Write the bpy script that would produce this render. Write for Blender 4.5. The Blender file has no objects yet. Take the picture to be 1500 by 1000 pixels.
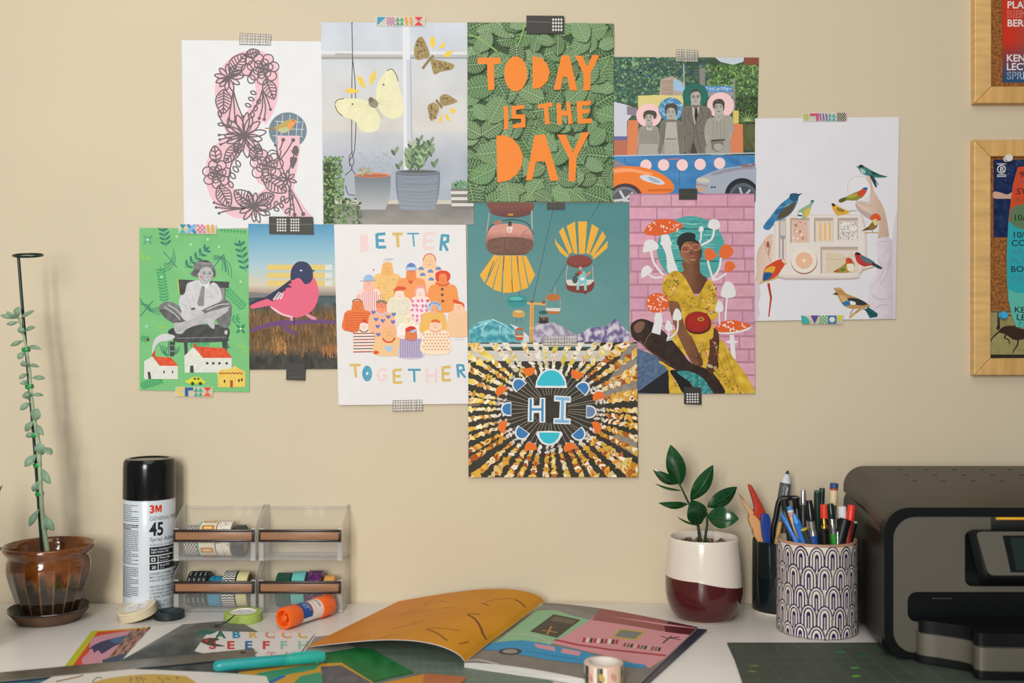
import bpy, bmesh, math, random
from mathutils import Vector, Matrix, noise
from mathutils.geometry import tessellate_polygon
R = random.Random(7)
SC = bpy.context.scene; COL = SC.collection
PI = math.pi; sin = math.sin; cos = math.cos
# ---------------------------------------------------------------- camera, light, exposure
DESK = 0.75; CAMZ = 1.132; CAMD = 1.56; FPX = 1560.0
cd = bpy.data.cameras.new('camera'); cam = bpy.data.objects.new('camera', cd); COL.objects.link(cam)
cam.location = (0, -CAMD, CAMZ); cam.rotation_euler = (PI/2, 0, 0)
cd.sensor_width = 36; cd.lens = FPX/1500*36; cd.clip_start = .05
cd.dof.use_dof = True; cd.dof.focus_distance = 1.53; cd.dof.aperture_fstop = 4.5
SC.camera = cam
SC.view_settings.view_transform = 'Standard'; SC.view_settings.look = 'None'
SC.view_settings.exposure = -0.2; SC.view_settings.gamma = 1; SC.view_settings.use_curve_mapping = False
W = bpy.data.worlds.new('world'); SC.world = W; W.use_nodes = True
W.node_tree.nodes['Background'].inputs[0].default_value = (.90, .93, 1, 1)
W.node_tree.nodes['Background'].inputs[1].default_value = .20
def area(name, loc, target, sx, sy, power, col):
    l = bpy.data.lights.new(name, 'AREA'); l.shape = 'RECTANGLE'; l.size = sx; l.size_y = sy; l.energy = power; l.color = col
    o = bpy.data.objects.new(name, l); COL.objects.link(o); o.location = loc
    o.rotation_euler = (Vector(target)-Vector(loc)).to_track_quat('-Z', 'Y').to_euler(); return o
area('window_light', (-.76, -2.75, 1.62), (-.76, 0, 1.5), .24, 1.25, 35, (1, .97, .925))
area('window_light', (-.42, -2.75, 1.62), (-.42, 0, 1.5), .24, 1.25, 35, (1, .97, .925))
area('desk_fill_light', (-.2, -1.5, 2.45), (-.2, -1.1, 0), 1.3, 1.3, 14, (1, .96, .90))  # added overhead fill in place of ceiling bounce, brightens the desk top
# ---------------------------------------------------------------- helpers
def srgb(c):
    if isinstance(c, str):
        c = c.lstrip('#'); c = [int(c[i:i+2], 16) for i in (0, 2, 4)]
    return tuple((v/255/12.92 if v/255 <= .04045 else ((v/255+.055)/1.055)**2.4) for v in c[:3])
def mat(name, col, rough=.5, metal=0, spec=.5, var=0, vscale=30, bump=0, bscale=200, trans=0, ior=1.45, coat=0, emit=0, alpha=1, stretch=None, col2=None):
    m = bpy.data.materials.new(name); m.use_nodes = True; nt = m.node_tree; b = nt.nodes['Principled BSDF']
    L = nt.links.new; N = nt.nodes.new
    c = (*srgb(col), 1); b.inputs['Base Color'].default_value = c
    b.inputs['Roughness'].default_value = rough; b.inputs['Metallic'].default_value = metal
    b.inputs['Specular IOR Level'].default_value = spec; b.inputs['IOR'].default_value = ior
    b.inputs['Transmission Weight'].default_value = trans; b.inputs['Coat Weight'].default_value = coat; b.inputs['Alpha'].default_value = alpha
    if emit: b.inputs['Emission Color'].default_value = c; b.inputs['Emission Strength'].default_value = emit
    tc = N('ShaderNodeTexCoord'); mp = N('ShaderNodeMapping'); L(tc.outputs['Object'], mp.inputs[0])
    if stretch: mp.inputs['Scale'].default_value = stretch
    if var or col2:
        n = N('ShaderNodeTexNoise'); n.inputs['Scale'].default_value = vscale; n.inputs['Detail'].default_value = 4
        L(mp.outputs[0], n.inputs['Vector'])
        r = N('ShaderNodeValToRGB'); L(n.outputs['Fac'], r.inputs[0]); L(r.outputs[0], b.inputs['Base Color'])
        s = srgb(col); k = srgb(col2) if col2 else tuple(v*(1-var) for v in s)
        r.color_ramp.elements[0].position = .35; r.color_ramp.elements[0].color = (*k, 1)
        r.color_ramp.elements[1].position = .65; r.color_ramp.elements[1].color = (*[min(1, v*(1+var*.5)) for v in s], 1)
    if bump:
        n = N('ShaderNodeTexNoise'); n.inputs['Scale'].default_value = bscale; n.inputs['Detail'].default_value = 3; L(mp.outputs[0], n.inputs['Vector'])
        bp = N('ShaderNodeBump'); bp.inputs['Strength'].default_value = bump; bp.inputs['Distance'].default_value = .002
        L(n.outputs['Fac'], bp.inputs['Height']); L(bp.outputs[0], b.inputs['Normal'])
    return m
def vmat(name, rough=.55, spec=.35, coat=0, metal=0, grain=.04):
    m = bpy.data.materials.new(name); m.use_nodes = True; nt = m.node_tree; b = nt.nodes['Principled BSDF']
    a = nt.nodes.new('ShaderNodeAttribute'); a.attribute_name = 'Col'
    tc = nt.nodes.new('ShaderNodeTexCoord'); n = nt.nodes.new('ShaderNodeTexNoise'); n.inputs['Scale'].default_value = 900
    mx = nt.nodes.new('ShaderNodeMix'); mx.data_type = 'RGBA'; mx.blend_type = 'SOFT_LIGHT'; mx.inputs[0].default_value = grain
    L = nt.links.new; L(tc.outputs['Object'], n.inputs['Vector']); L(a.outputs['Color'], mx.inputs[6]); L(n.outputs['Color'], mx.inputs[7]); L(mx.outputs[2], b.inputs['Base Color'])
    b.inputs['Roughness'].default_value = rough; b.inputs['Specular IOR Level'].default_value = spec; b.inputs['Coat Weight'].default_value = coat; b.inputs['Metallic'].default_value = metal
    return m
M_PRINT = vmat('print_ink', .5, .16, 0); M_GLOSSPRINT = vmat('gloss_print', .28, .5, .2); M_GLAZE = vmat('painted_glaze', .18, .5, .5); M_MATTEINK = vmat('matte_ink', .7, .2)
def empty(name, loc, label=None, cat=None, group=None, rz=0):
    o = bpy.data.objects.new(name, None); COL.objects.link(o); o.location = loc; o.rotation_euler = (0, 0, rz); o.empty_display_size = .02
    return tag(o, label, cat, group)
def tag(o, label=None, cat=None, group=None, kind=None):
    if label: o['label'] = label
    if cat: o['category'] = cat
    if group: o['group'] = group
    if kind: o['kind'] = kind
    return o
def obj(name, bm_or_me, m, parent=None, smooth=True, angle=40):
    if isinstance(bm_or_me, bmesh.types.BMesh):
        me = bpy.data.meshes.new(name); bmesh.ops.recalc_face_normals(bm_or_me, faces=bm_or_me.faces[:]); bm_or_me.to_mesh(me); bm_or_me.free()
    else: me = bm_or_me
    if smooth:
        me.shade_smooth()
        try: me.set_sharp_from_angle(angle=math.radians(angle))
        except Exception: pass
    if m and not me.materials: me.materials.append(m)
    o = bpy.data.objects.new(name, me); COL.objects.link(o)
    if parent: o.parent = parent
    return o
def nb(): return bmesh.new()
def box(bm, c, s, bev=0, seg=2, rot=None):
    r = bmesh.ops.create_cube(bm, size=1); vs = r['verts']
    bmesh.ops.scale(bm, vec=s, verts=vs)
    if bev:
        es = list({e for v in vs for e in v.link_edges})
        g = bmesh.ops.bevel(bm, geom=es, offset=bev, segments=seg, affect='EDGES', profile=.5)
        vs = list({v for f in g['faces'] for v in f.verts} | {v for v in vs if v.is_valid})
    if rot: bmesh.ops.rotate(bm, cent=(0, 0, 0), matrix=rot, verts=vs)
    bmesh.ops.translate(bm, vec=c, verts=vs); return vs
def lathe(bm, prof, n=48, c=(0, 0, 0), axis=None, rmod=None):
    rings = []
    T = Matrix.Identity(3) if axis is None else Vector(axis).to_track_quat('Z', 'Y').to_matrix()
    c = Vector(c)
    for (r, z) in prof:
        if r < 1e-6: rings.append([bm.verts.new(c+T@Vector((0, 0, z)))])
        else:
            rr = []
            for i in range(n):
                a = 2*PI*i/n; q = r*(rmod(a, z) if rmod else 1)
                rr.append(bm.verts.new(c+T@Vector((q*cos(a), q*sin(a), z))))
            rings.append(rr)
    for A, B in zip(rings, rings[1:]):
        if len(A) == 1 and len(B) == 1: continue
        for i in range(n):
            j = (i+1) % n
            if len(A) == 1: bm.faces.new((A[0], B[i], B[j]))
            elif len(B) == 1: bm.faces.new((A[i], B[0], A[j]))
            else: bm.faces.new((A[i], B[i], B[j], A[j]))
    return rings
def tube(bm, path, rad, n=8, cap=True, flat=1):
    path = [Vector(p) for p in path]; rings = []
    up = None
    for i, p in enumerate(path):
        d = (path[min(i+1, len(path)-1)]-path[max(i-1, 0)]).normalized()
        if up is None: up = d.orthogonal().normalized()
        up = (up-d*up.dot(d)).normalized(); w = d.cross(up)
        r = rad[i] if isinstance(rad, (list, tuple)) else rad
        rings.append([bm.verts.new(p+r*(cos(2*PI*k/n)*up+sin(2*PI*k/n)*w*flat)) for k in range(n)])
    for A, B in zip(rings, rings[1:]):
        for k in range(n): bm.faces.new((A[k], A[(k+1) % n], B[(k+1) % n], B[k]))
    if cap: bm.faces.new(rings[0][::-1]); bm.faces.new(rings[-1])
def slab(bm, pts, z0, z1, bev=0):
    A = [bm.verts.new((x, y, z0)) for x, y in pts]; B = [bm.verts.new((x, y, z1)) for x, y in pts]; n = len(pts)
    bm.faces.new(A[::-1]); bm.faces.new(B)
    for i in range(n): bm.faces.new((A[i], A[(i+1) % n], B[(i+1) % n], B[i]))
def wallP(px, py, off=0): return Vector(((px-750)/1000, -off, CAMZ+(500-py)/1000))
def D(py, z=0): return (CAMZ-DESK-z)*FPX/(py-500)
def G(px, py, z=0):
    d = D(py, z); return Vector(((px-750)*d/FPX, d-CAMD, DESK+z))
# ---------------------------------------------------------------- vector artwork on real surfaces
def clip_half(P, a, b, c):
    out = []; n = len(P)
    for i in range(n):
        p, q = P[i], P[(i+1) % n]; dp = a*p[0]+b*p[1]+c; dq = a*q[0]+b*q[1]+c
        if dp >= 0: out.append(p)
        if (dp >= 0) != (dq >= 0):
            t = dp/(dp-dq); out.append((p[0]+t*(q[0]-p[0]), p[1]+t*(q[1]-p[1])))
    return out
def crom(P, n=6, closed=True):
    out = []; m = len(P)
    rng = range(m) if closed else range(m-1)
    for i in rng:
        g = (lambda k: P[k % m]) if closed else (lambda k: P[min(max(k, 0), m-1)])
        a, b, c, d = g(i-1), g(i), g(i+1), g(i+2)
        for k in range(n):
            t = k/n
            out.append(tuple(.5*((2*b[j])+(c[j]-a[j])*t+(2*a[j]-5*b[j]+4*c[j]-d[j])*t*t+(3*b[j]-a[j]-3*c[j]+d[j])*t**3) for j in (0, 1)))
    if not closed: out.append(tuple(P[-1][:2]))
    return out
def mixc(a, b, t): return tuple(a[i]+(b[i]-a[i])*t for i in range(3))
def hx(c):
    if isinstance(c, str): c = c.lstrip('#'); return tuple(int(c[i:i+2], 16) for i in (0, 2, 4))
    return c
def jit(c, a=10, r=R): c = hx(c); d = r.uniform(-a, a); return tuple(min(255, max(0, v+d+r.uniform(-a, a)*.4)) for v in c)
FONTC = {}
def glyphs(s, off=0):
    k = (s, off)
    if k not in FONTC:
        cu = bpy.data.curves.new('t', 'FONT'); cu.body = s; cu.resolution_u = 3; cu.offset = off
        o = bpy.data.objects.new('t', cu); COL.objects.link(o); bpy.context.view_layer.update()
        me = o.to_mesh(); me.calc_loop_triangles()
        V = [v.co for v in me.vertices]
        T = [[(V[i].x, V[i].y) for i in t.vertices] for t in me.loop_triangles]
        w = max([v.x for v in V] or [0]); o.to_mesh_clear(); bpy.data.objects.remove(o); bpy.data.curves.remove(cu)
        FONTC[k] = (T, w)
    return FONTC[k]
class Art:
    """flat print: polygons in page coordinates laid on a surface by fmap(x, y, lift)"""
    def __init__(s, fmap, quad=None, cut=0, inc=1.6e-6, base=0):
        s.f = fmap; s.cut = cut; s.inc = inc; s.lift = base; s.M = {}; s.cur = ('artwork', 0); s.fr = (0, 0, 1); s.same = False; s.cyc = 1; s.ci = 0; s.hold = False; s.b0 = 0; s.half = []
        if quad:
            ar = sum(quad[i][0]*quad[(i+1) % len(quad)][1]-quad[(i+1) % len(quad)][0]*quad[i][1] for i in range(len(quad)))
            for i in range(len(quad)):
                (x0, y0), (x1, y1) = quad[i], quad[(i+1) % len(quad)]
                a, b = -(y1-y0), (x1-x0)
                if ar < 0: a, b = -a, -b
                s.half.append((a, b, -(a*x0+b*y0)))
    def part(s, n): s.cur = (n, len(s.M))
    def frame(s, x0, y0, k): s.fr = (x0, y0, k)
    def up(s): s.lift += s.inc
    def poly(s, P, c, raw=False, tri=False):
        x0, y0, k = s.fr
        Q = [(x0+p[0]*k, y0+p[1]*k) for p in P] if not raw else list(P)
        if not s.hold: s.step()
        for h in s.half:
            Q = clip_half(Q, *h)
            if len(Q) < 3: return
        pieces = [Q]
        if s.cut:
            u0 = min(q[0] for q in Q); u1 = max(q[0] for q in Q); i0 = math.floor(u0/s.cut); i1 = math.ceil(u1/s.cut)
            if i1-i0 > 1:
                pieces = []
                for i in range(i0, i1):
                    A = clip_half(clip_half(Q, 1, 0, -i*s.cut), -1, 0, (i+1)*s.cut)
                    if len(A) > 2: pieces.append(A)
        V, F, C = s.M.setdefault(s.cur, ([], [], []))
        fn = callable(c)
        if fn and not tri and not s.cut:
            # tonal areas: cut into small cells so that the tone can vary inside them
            g = 3.2
            for ax in (0, 1):
                out = []
                for P_ in pieces:
                    a0 = math.floor(min(q[ax] for q in P_)/g); a1 = math.ceil(max(q[ax] for q in P_)/g)
                    if a1-a0 < 2: out.append(P_); continue
                    e = (1, 0) if ax == 0 else (0, 1)
                    for i in range(a0, a1):
                        A = clip_half(clip_half(P_, e[0], e[1], -i*g), -e[0], -e[1], (i+1)*g)
                        if len(A) > 2: out.append(A)
                pieces = out
        if not fn: cc = (*srgb(hx(c)), 1)
        for A in pieces:
            b = len(V)
            V.extend(s.f(x, y, s.lift) for x, y in A)
            if len(A) == 3: T = [(0, 1, 2)]
            elif len(A) == 4 and tri: T = [(0, 1, 2), (0, 2, 3)]
            else: T = tessellate_polygon([[Vector((x, y, 0)) for x, y in A]])
            for t in T:
                (ax, ay), (bx, by), (cx, cy) = (A[i] for i in t)
                cr = (bx-ax)*(cy-ay)-(by-ay)*(cx-ax)
                if abs(cr) < 1e-9: continue
                if cr > 0: t = t[::-1]
                F.append(tuple(b+i for i in t))
                for i in t:
                    C.append((*srgb(c((A[i][0]-x0)/k, (A[i][1]-y0)/k)), 1) if fn else cc)
    def step(s):
        if not s.same: s.up()
        elif s.cyc > 1: s.lift = s.b0+s.inc*(s.ci % s.cyc); s.ci += 1
    def batch(s, k=20): s.up(); s.b0 = s.lift; s.cyc = k; s.ci = 0; s.same = True
    def end(s): s.lift = s.b0+s.inc*s.cyc; s.same = False
    def ell(s, x, y, rx, ry=None, c=0, rot=0, n=20, a0=0, a1=360):
        ry = rx if ry is None else ry; r = math.radians(rot); P = []
        full = (a1-a0) >= 360; m = n if full else n+1
        for i in range(m):
            a = math.radians(a0+(a1-a0)*i/n); u = rx*cos(a); v = ry*sin(a)
            P.append((x+u*cos(r)-v*sin(r), y+u*sin(r)+v*cos(r)))
        s.poly(P, c)
    def rect(s, x0, y0, x1, y1, c): s.poly([(x0, y0), (x1, y0), (x1, y1), (x0, y1)], c)
    def line(s, P, w, c, closed=False, w1=None):
        Q = [P[0]]
        for p in P[1:]:
            if math.hypot(p[0]-Q[-1][0], p[1]-Q[-1][1]) > 1e-4: Q.append(p)
        n = len(Q)
        if n < 2: return
        if closed and math.hypot(Q[0][0]-Q[-1][0], Q[0][1]-Q[-1][1]) < 1e-4: Q.pop(); n -= 1
        E = []
        for i in range(n):
            a, b = (Q[i-1], Q[(i+1) % n]) if closed else (Q[max(i-1, 0)], Q[min(i+1, n-1)])
            p = Q[i]; d0 = (p[0]-a[0], p[1]-a[1]); d1 = (b[0]-p[0], b[1]-p[1])
            l0 = math.hypot(*d0) or 1; l1 = math.hypot(*d1) or 1
            tx = (d0[0]/l0 if d0 != (0, 0) else 0)+(d1[0]/l1 if d1 != (0, 0) else 0); ty = (d0[1]/l0 if d0 != (0, 0) else 0)+(d1[1]/l1 if d1 != (0, 0) else 0)
            l = math.hypot(tx, ty)
            if l < .2: tx, ty, l = d0[0], d0[1], l0
            m = 1/max(.55, l/2) if (closed or 0 < i < n-1) else 1
            ww = (w if w1 is None else w+(w1-w)*i/(n-1))/2*m
            E.append((p[0]-ty/l*ww, p[1]+tx/l*ww, p[0]+ty/l*ww, p[1]-tx/l*ww))
        washold = s.hold
        if not washold: s.step(); s.hold = True
        for i in range(n if closed else n-1):
            A = E[i]; B = E[(i+1) % n]
            s.poly([(A[0], A[1]), (B[0], B[1]), (B[2], B[3]), (A[2], A[3])], c, tri=True)
        s.hold = washold
    def blob(s, P, c, n=5): s.poly(crom(P, n), c)
    def curve(s, P, w, c, closed=False, n=5, w1=None): s.line(crom(P, n, closed), w, c, closed, w1)
    def ring(s, x, y, rx, ry, w, c, a0=0, a1=360, n=24, rot=0):
        r = math.radians(rot)
        s.line([(x+rx*cos(a)*cos(r)-ry*sin(a)*sin(r), y+rx*cos(a)*sin(r)+ry*sin(a)*cos(r)) for a in [math.radians(a0+(a1-a0)*i/n) for i in range(n+1)]], w, c)
    def grad(s, x0, y0, x1, y1, nx, ny, fn):
        s.batch(1)
        for i in range(nx):
            for j in range(ny):
                a, b = x0+(x1-x0)*i/nx, x0+(x1-x0)*(i+1)/nx; c, d = y0+(y1-y0)*j/ny, y0+(y1-y0)*(j+1)/ny
                s.poly([(a, c), (b, c), (b, d), (a, d)], fn, tri=True)
        s.end()
    def text(s, t, x, y, h, c, off=0, rot=0, align='l', wx=1):
        T, w = glyphs(t, off); k = h/.69; r = math.radians(rot); dx = {'l': 0, 'c': -w/2, 'r': -w}[align]
        wh = s.hold
        if not wh: s.step(); s.hold = True
        for tr in T:
            s.poly([(x+((u+dx)*k*wx)*cos(r)+v*k*sin(r), y+((u+dx)*k*wx)*sin(r)-v*k*cos(r)) for u, v in tr], c)
        s.hold = wh
        return w*k*wx
    def build(s, root, m=None, names=None):
        if s.lift > 1e-3: print('LIFT', root.get('label'), round(s.lift*1000, 2))
        for (nm, _), (V, F, C) in s.M.items():
            if not F: continue
            me = bpy.data.meshes.new(nm); me.from_pydata([tuple(v) for v in V], [], F)
            at = me.color_attributes.new('Col', 'FLOAT_COLOR', 'CORNER')
            at.data.foreach_set('color', [x for c in C for x in c])
            me.materials.append(m or M_PRINT)
            o = bpy.data.objects.new(nm, me); COL.objects.link(o)
            o.parent = root; o.matrix_parent_inverse = root.matrix_world.inverted() if False else Matrix.Translation(-root.location)
def fbm(x, y, s=1, o=4, seed=0):
    v = 0; a = 1; t = 0
    for i in range(o): v += a*noise.noise(Vector((x/s*2**i, y/s*2**i, seed+i*7.3))); t += a; a *= .5
    return v/t
# prints taped on the wall: a thin sheet of paper plus its printed parts
def wall_print(quad, base, label, paper='#e2e2e4', group=None, m=None):
    """base = distance of the sheet's face from the wall in metres"""
    cx = sum(q[0] for q in quad)/4; cy = max(q[1] for q in quad)
    root = empty('art_print', wallP(cx, cy), label, 'poster', group)
    bm = nb(); A = [bm.verts.new(wallP(x, y, base)-root.location) for x, y in quad]; B = [bm.verts.new(wallP(x, y, base-.00025)-root.location) for x, y in quad]
    bm.faces.new(A); bm.faces.new(B[::-1])
    for i in range(4): bm.faces.new((A[i], B[i], B[(i+1) % 4], A[(i+1) % 4]))
    obj('paper', bm, PAPERS.setdefault(paper, mat('paper', paper, .6, spec=.25, var=.02)), root, smooth=False)
    return root, Art(lambda x, y, l: wallP(x, y, base+l), quad, base=4e-6)
PAPERS = {}
# ---------------------------------------------------------------- the room
WALLM = mat('wall_paint', '#cec1a7', .55, spec=.3, var=.035, vscale=2.5, bump=.12, bscale=35)
bm = nb(); box(bm, (0, .06, 1.35), (4.4, .12, 2.7)); tag(obj('wall_back', bm, WALLM, smooth=False), kind='structure')
bm = nb(); box(bm, (0, -2.0, -.05), (4.4, 4.3, .1)); tag(obj('floor', bm, mat('floor_wood', '#8a6a4a', .5, var=.2, stretch=(1, 12, 1)), smooth=False), kind='structure')
# desk: white painted board top on legs
desk = empty('desk', (.1, -.34, 0), 'white painted wooden desk against the beige wall', 'desk')
M_DESK = mat('desk_paint', '#f6f2ec', .34, spec=.5, var=.02, vscale=5, bump=.10, bscale=60, stretch=(1, 14, 1))
bm = nb(); box(bm, (0, 0, DESK-.0150), (2.1, .672, .03), .003); obj('desktop', bm, M_DESK, desk)
for sx in (-1, 1):
    for sy in (-1, 1):
        bm = nb(); box(bm, (sx*.98, sy*.28, (DESK-.03)/2), (.05, .05, DESK-.03), .003); obj('leg', bm, M_DESK, desk)
# ---------------------------------------------------------------- ampersand print
def art_ampersand():
    root, a = wall_print([(266.5, 59), (471.5, 61), (474.5, 332), (270, 336)], .0012, 'white print with a pink ampersand of outlined flowers and a small bird', '#e1e3e5')
    a.frame(255, 40, .305); PK = '#e6bcc6'; GR = '#6b6166'
    a.part('ampersand_shape')
    a.blob([(395, 130), (440, 132), (485, 165), (504, 250), (500, 330), (480, 400), (445, 460), (400, 500), (360, 480), (400, 300)], PK, 5)
    a.poly([(497, 521), (603, 521), (606, 590), (575, 780), (660, 915), (545, 915), (505, 860), (430, 790), (380, 640), (340, 540), (420, 460), (470, 560)], PK)
    a.poly([(500, 525), (606, 525), (585, 690), (570, 790), (640, 880), (668, 915), (560, 915), (470, 800), (470, 700)], PK)
    a.blob([(375, 110), (450, 130), (498, 200), (502, 300), (478, 380), (430, 450), (370, 510), (290, 560), (225, 450), (202, 370), (200, 260), (240, 180), (300, 130)], PK)
    a.blob([(345, 480), (400, 540), (480, 640), (540, 720), (540, 830), (440, 880), (330, 920), (230, 880), (170, 800), (150, 700), (175, 600), (240, 530)], PK)
    W = '#e1e3e5'
    a.blob([(345, 235), (385, 262), (392, 320), (365, 380), (330, 425), (300, 370), (286, 300), (305, 250)], W)
    a.blob([(340, 590), (375, 640), (400, 740), (440, 765), (400, 800), (340, 800), (285, 770), (270, 700), (295, 640)], W)
    a.poly([(430, 450), (500, 560), (500, 640), (440, 600), (385, 535), (395, 490)], W)
    a.part('flower_outlines'); a.batch(40)
    w = 6.5
    def petal(cx, cy, ang, l, wd, r0=0, ww=w):
        an = math.radians(ang); c, s = cos(an), sin(an)
        P = [(r0, 0), (r0+l*.3, wd*.42), (r0+l*.72, wd*.45), (r0+l, 0), (r0+l*.72, -wd*.45), (r0+l*.3, -wd*.42)]
        a.curve([(cx+x*c-y*s, cy+x*s+y*c) for x, y in P], ww, GR, True, 3)
    def daisy(cx, cy, r, n, ph=0):
        for i in range(n): petal(cx, cy, ph+360*i/n+R.uniform(-6, 6), r*R.uniform(.8, 1.1), r*.34, r*.12)
        a.ell(cx, cy, r*.16, c=GR)
    def rose(cx, cy, r):
        for n, q, pr in ((7, .72, .33), (6, .42, .24), (4, .17, .16)):
            for i in range(n):
                t = 2*PI*i/n+n; a.ring(cx+r*q*cos(t), cy+r*q*sin(t), r*pr*R.uniform(.9, 1.15), r*pr, w*.9, GR, n=12)
        a.ell(cx, cy, r*.07, c=GR)
    def leaf(x0, y0, x1, y1, wd, n=5):
        dx, dy = x1-x0, y1-y0; l = math.hypot(dx, dy); c, s = dx/l, dy/l
        T = lambda u, v: (x0+u*c-v*s, y0+u*s+v*c)
        a.curve([T(0, 0), T(l*.3, wd*.45), T(l*.65, wd*.45), T(l, 0), T(l*.65, -wd*.45), T(l*.3, -wd*.45)], w, GR, True, 4)
        a.line([T(0, 0), T(l, 0)], w, GR)
        for i in range(n):
            u = l*(.12+.75*i/n)
            for sg in (-1, 1): a.line([T(u, 0), T(u+l*.13, sg*wd*.43*sin(PI*min(.93, (u+l*.13)/l)))], w*.9, GR)
    def berry(P, r=8): a.curve(P, w, GR); a.ell(P[-1][0], P[-1][1], r, c=GR, n=10)
    daisy(263, 243, 62, 11); rose(428, 200, 72); leaf(272, 225, 340, 130, 75, 6); leaf(240, 300, 238, 415, 75, 6)
    leaf(440, 250, 480, 345, 62, 5); leaf(345, 135, 410, 118, 42, 4); a.ring(350, 205, 26, 28, w, GR); a.ring(372, 250, 18, 20, w, GR); a.ring(360, 160, 18, 18, w, GR)
    for P in ([(285, 300), (275, 370), (264, 440)], [(285, 310), (290, 390), (294, 452)], [(285, 300), (305, 370), (330, 430)], [(425, 310), (425, 380), (410, 438)], [(425, 310), (440, 380), (434, 443)], [(430, 310), (450, 350), (464, 395)]): berry(P)
    a.curve([(425, 300), (405, 360), (375, 405), (355, 430)], w, GR)
    for x, y, g in ((395, 320, 200), (415, 345, 120), (385, 350, 200), (395, 375, 100), (370, 380, 200), (378, 405, 90)): petal(x, y, g, 28, 16)
    a.curve([(215, 425), (245, 470), (290, 490)], w, GR)
    for x, y, g in ((228, 430, 240), (240, 470, 190), (262, 475, 300), (270, 480, 200)): petal(x, y, g, 28, 14)
    daisy(338, 520, 92, 15, 10)
    for P in ([(320, 515), (260, 515), (217, 518)], [(320, 520), (260, 530), (220, 540)], [(320, 525), (270, 545), (225, 563)]): berry(P, 7)
    leaf(320, 560, 243, 650, 60, 6); leaf(205, 650, 195, 570, 55, 3); rose(207, 705, 66); leaf(215, 760, 268, 862, 70, 6)
    for x, y, g in ((290, 600, 300), (300, 640, 60), (285, 670, 45), (272, 700, 50), (265, 740, 60)): petal(x, y, g, 34, 20)
    a.curve([(310, 590), (275, 660), (262, 750)], w, GR)
    rose(447, 665, 78); leaf(380, 640, 410, 565, 62, 5); a.ring(480, 630, 22, 24, w, GR); leaf(430, 720, 540, 790, 76, 6)
    daisy(385, 862, 66, 12, 5); leaf(375, 855, 292, 785, 72, 6); leaf(400, 845, 480, 805, 62, 6)
    for P in ([(340, 870), (260, 880), (217, 893)], [(340, 872), (260, 870), (203, 865)], [(340, 870), (250, 860), (193, 842)]): berry(P, 7)
    a.curve([(400, 880), (450, 880), (500, 850), (530, 830)], w, GR)
    for x, y, g in ((440, 885, 40), (450, 870, 300), (480, 870, 20), (485, 860, 290), (510, 845, 60), (515, 835, 300)): petal(x, y, g, 26, 16)
    daisy(545, 730, 42, 7, 20)
    for P in ([(548, 700), (562, 660), (580, 600)], [(505, 640), (515, 590), (525, 541)], [(508, 640), (545, 590), (573, 542)], [(550, 760), (590, 830), (621, 897)], [(550, 760), (570, 830), (580, 900)], [(545, 750), (530, 700), (508, 640), (490, 565)]): berry(P, 10)
    a.blob([(568, 580), (600, 590), (590, 620), (578, 612), (565, 600)], GR); a.blob([(560, 625), (592, 628), (580, 665), (570, 680), (560, 660)], GR)
    a.curve([(550, 780), (560, 840), (555, 905)], w, GR)
    for x, y, g in ((555, 800, 60), (553, 820, 130), (560, 850, 60), (555, 870, 130)): petal(x, y, g, 30, 16)
    a.end()
    a.part('bird_medallion')
    a.ell(547, 497, 91, 88, '#70828f', n=32)
    a.batch()
    for x in (490, 515, 550, 587, 612): a.line([(x+8, 420 if 500 < x < 600 else 450), (x, 560 if x < 500 else 520)], 3, '#ccd3d8')
    for y in (452, 487, 521): a.line([(462+abs(y-497)*.5, y), (632-abs(y-497)*.5, y+4)], 3, '#ccd3d8')
    a.end()
    a.poly([(497, 521), (603, 521), (606, 590), (497, 590)], PK); a.batch()
    for P in ([(505, 590), (515, 575), (525, 541)], [(545, 590), (560, 565), (573, 542)]): berry(P, 10)
    a.ell(585, 590, 15, 22, GR); a.end()
    a.blob([(476, 484), (515, 462), (552, 443), (585, 447), (574, 470), (548, 500), (520, 506), (488, 492)], '#b9a25c')
    a.blob([(555, 455), (585, 447), (576, 472), (552, 498), (545, 480)], '#e59a52'); a.blob([(500, 490), (545, 480), (548, 500), (520, 508)], '#b8c08f')
    a.line([(437, 486), (490, 486)], 5, '#9b7a46'); a.poly([(583, 446), (595, 450), (583, 456)], '#c98a3e'); a.ell(573, 451, 3, c='#2b2420')
    a.build(root)
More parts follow.
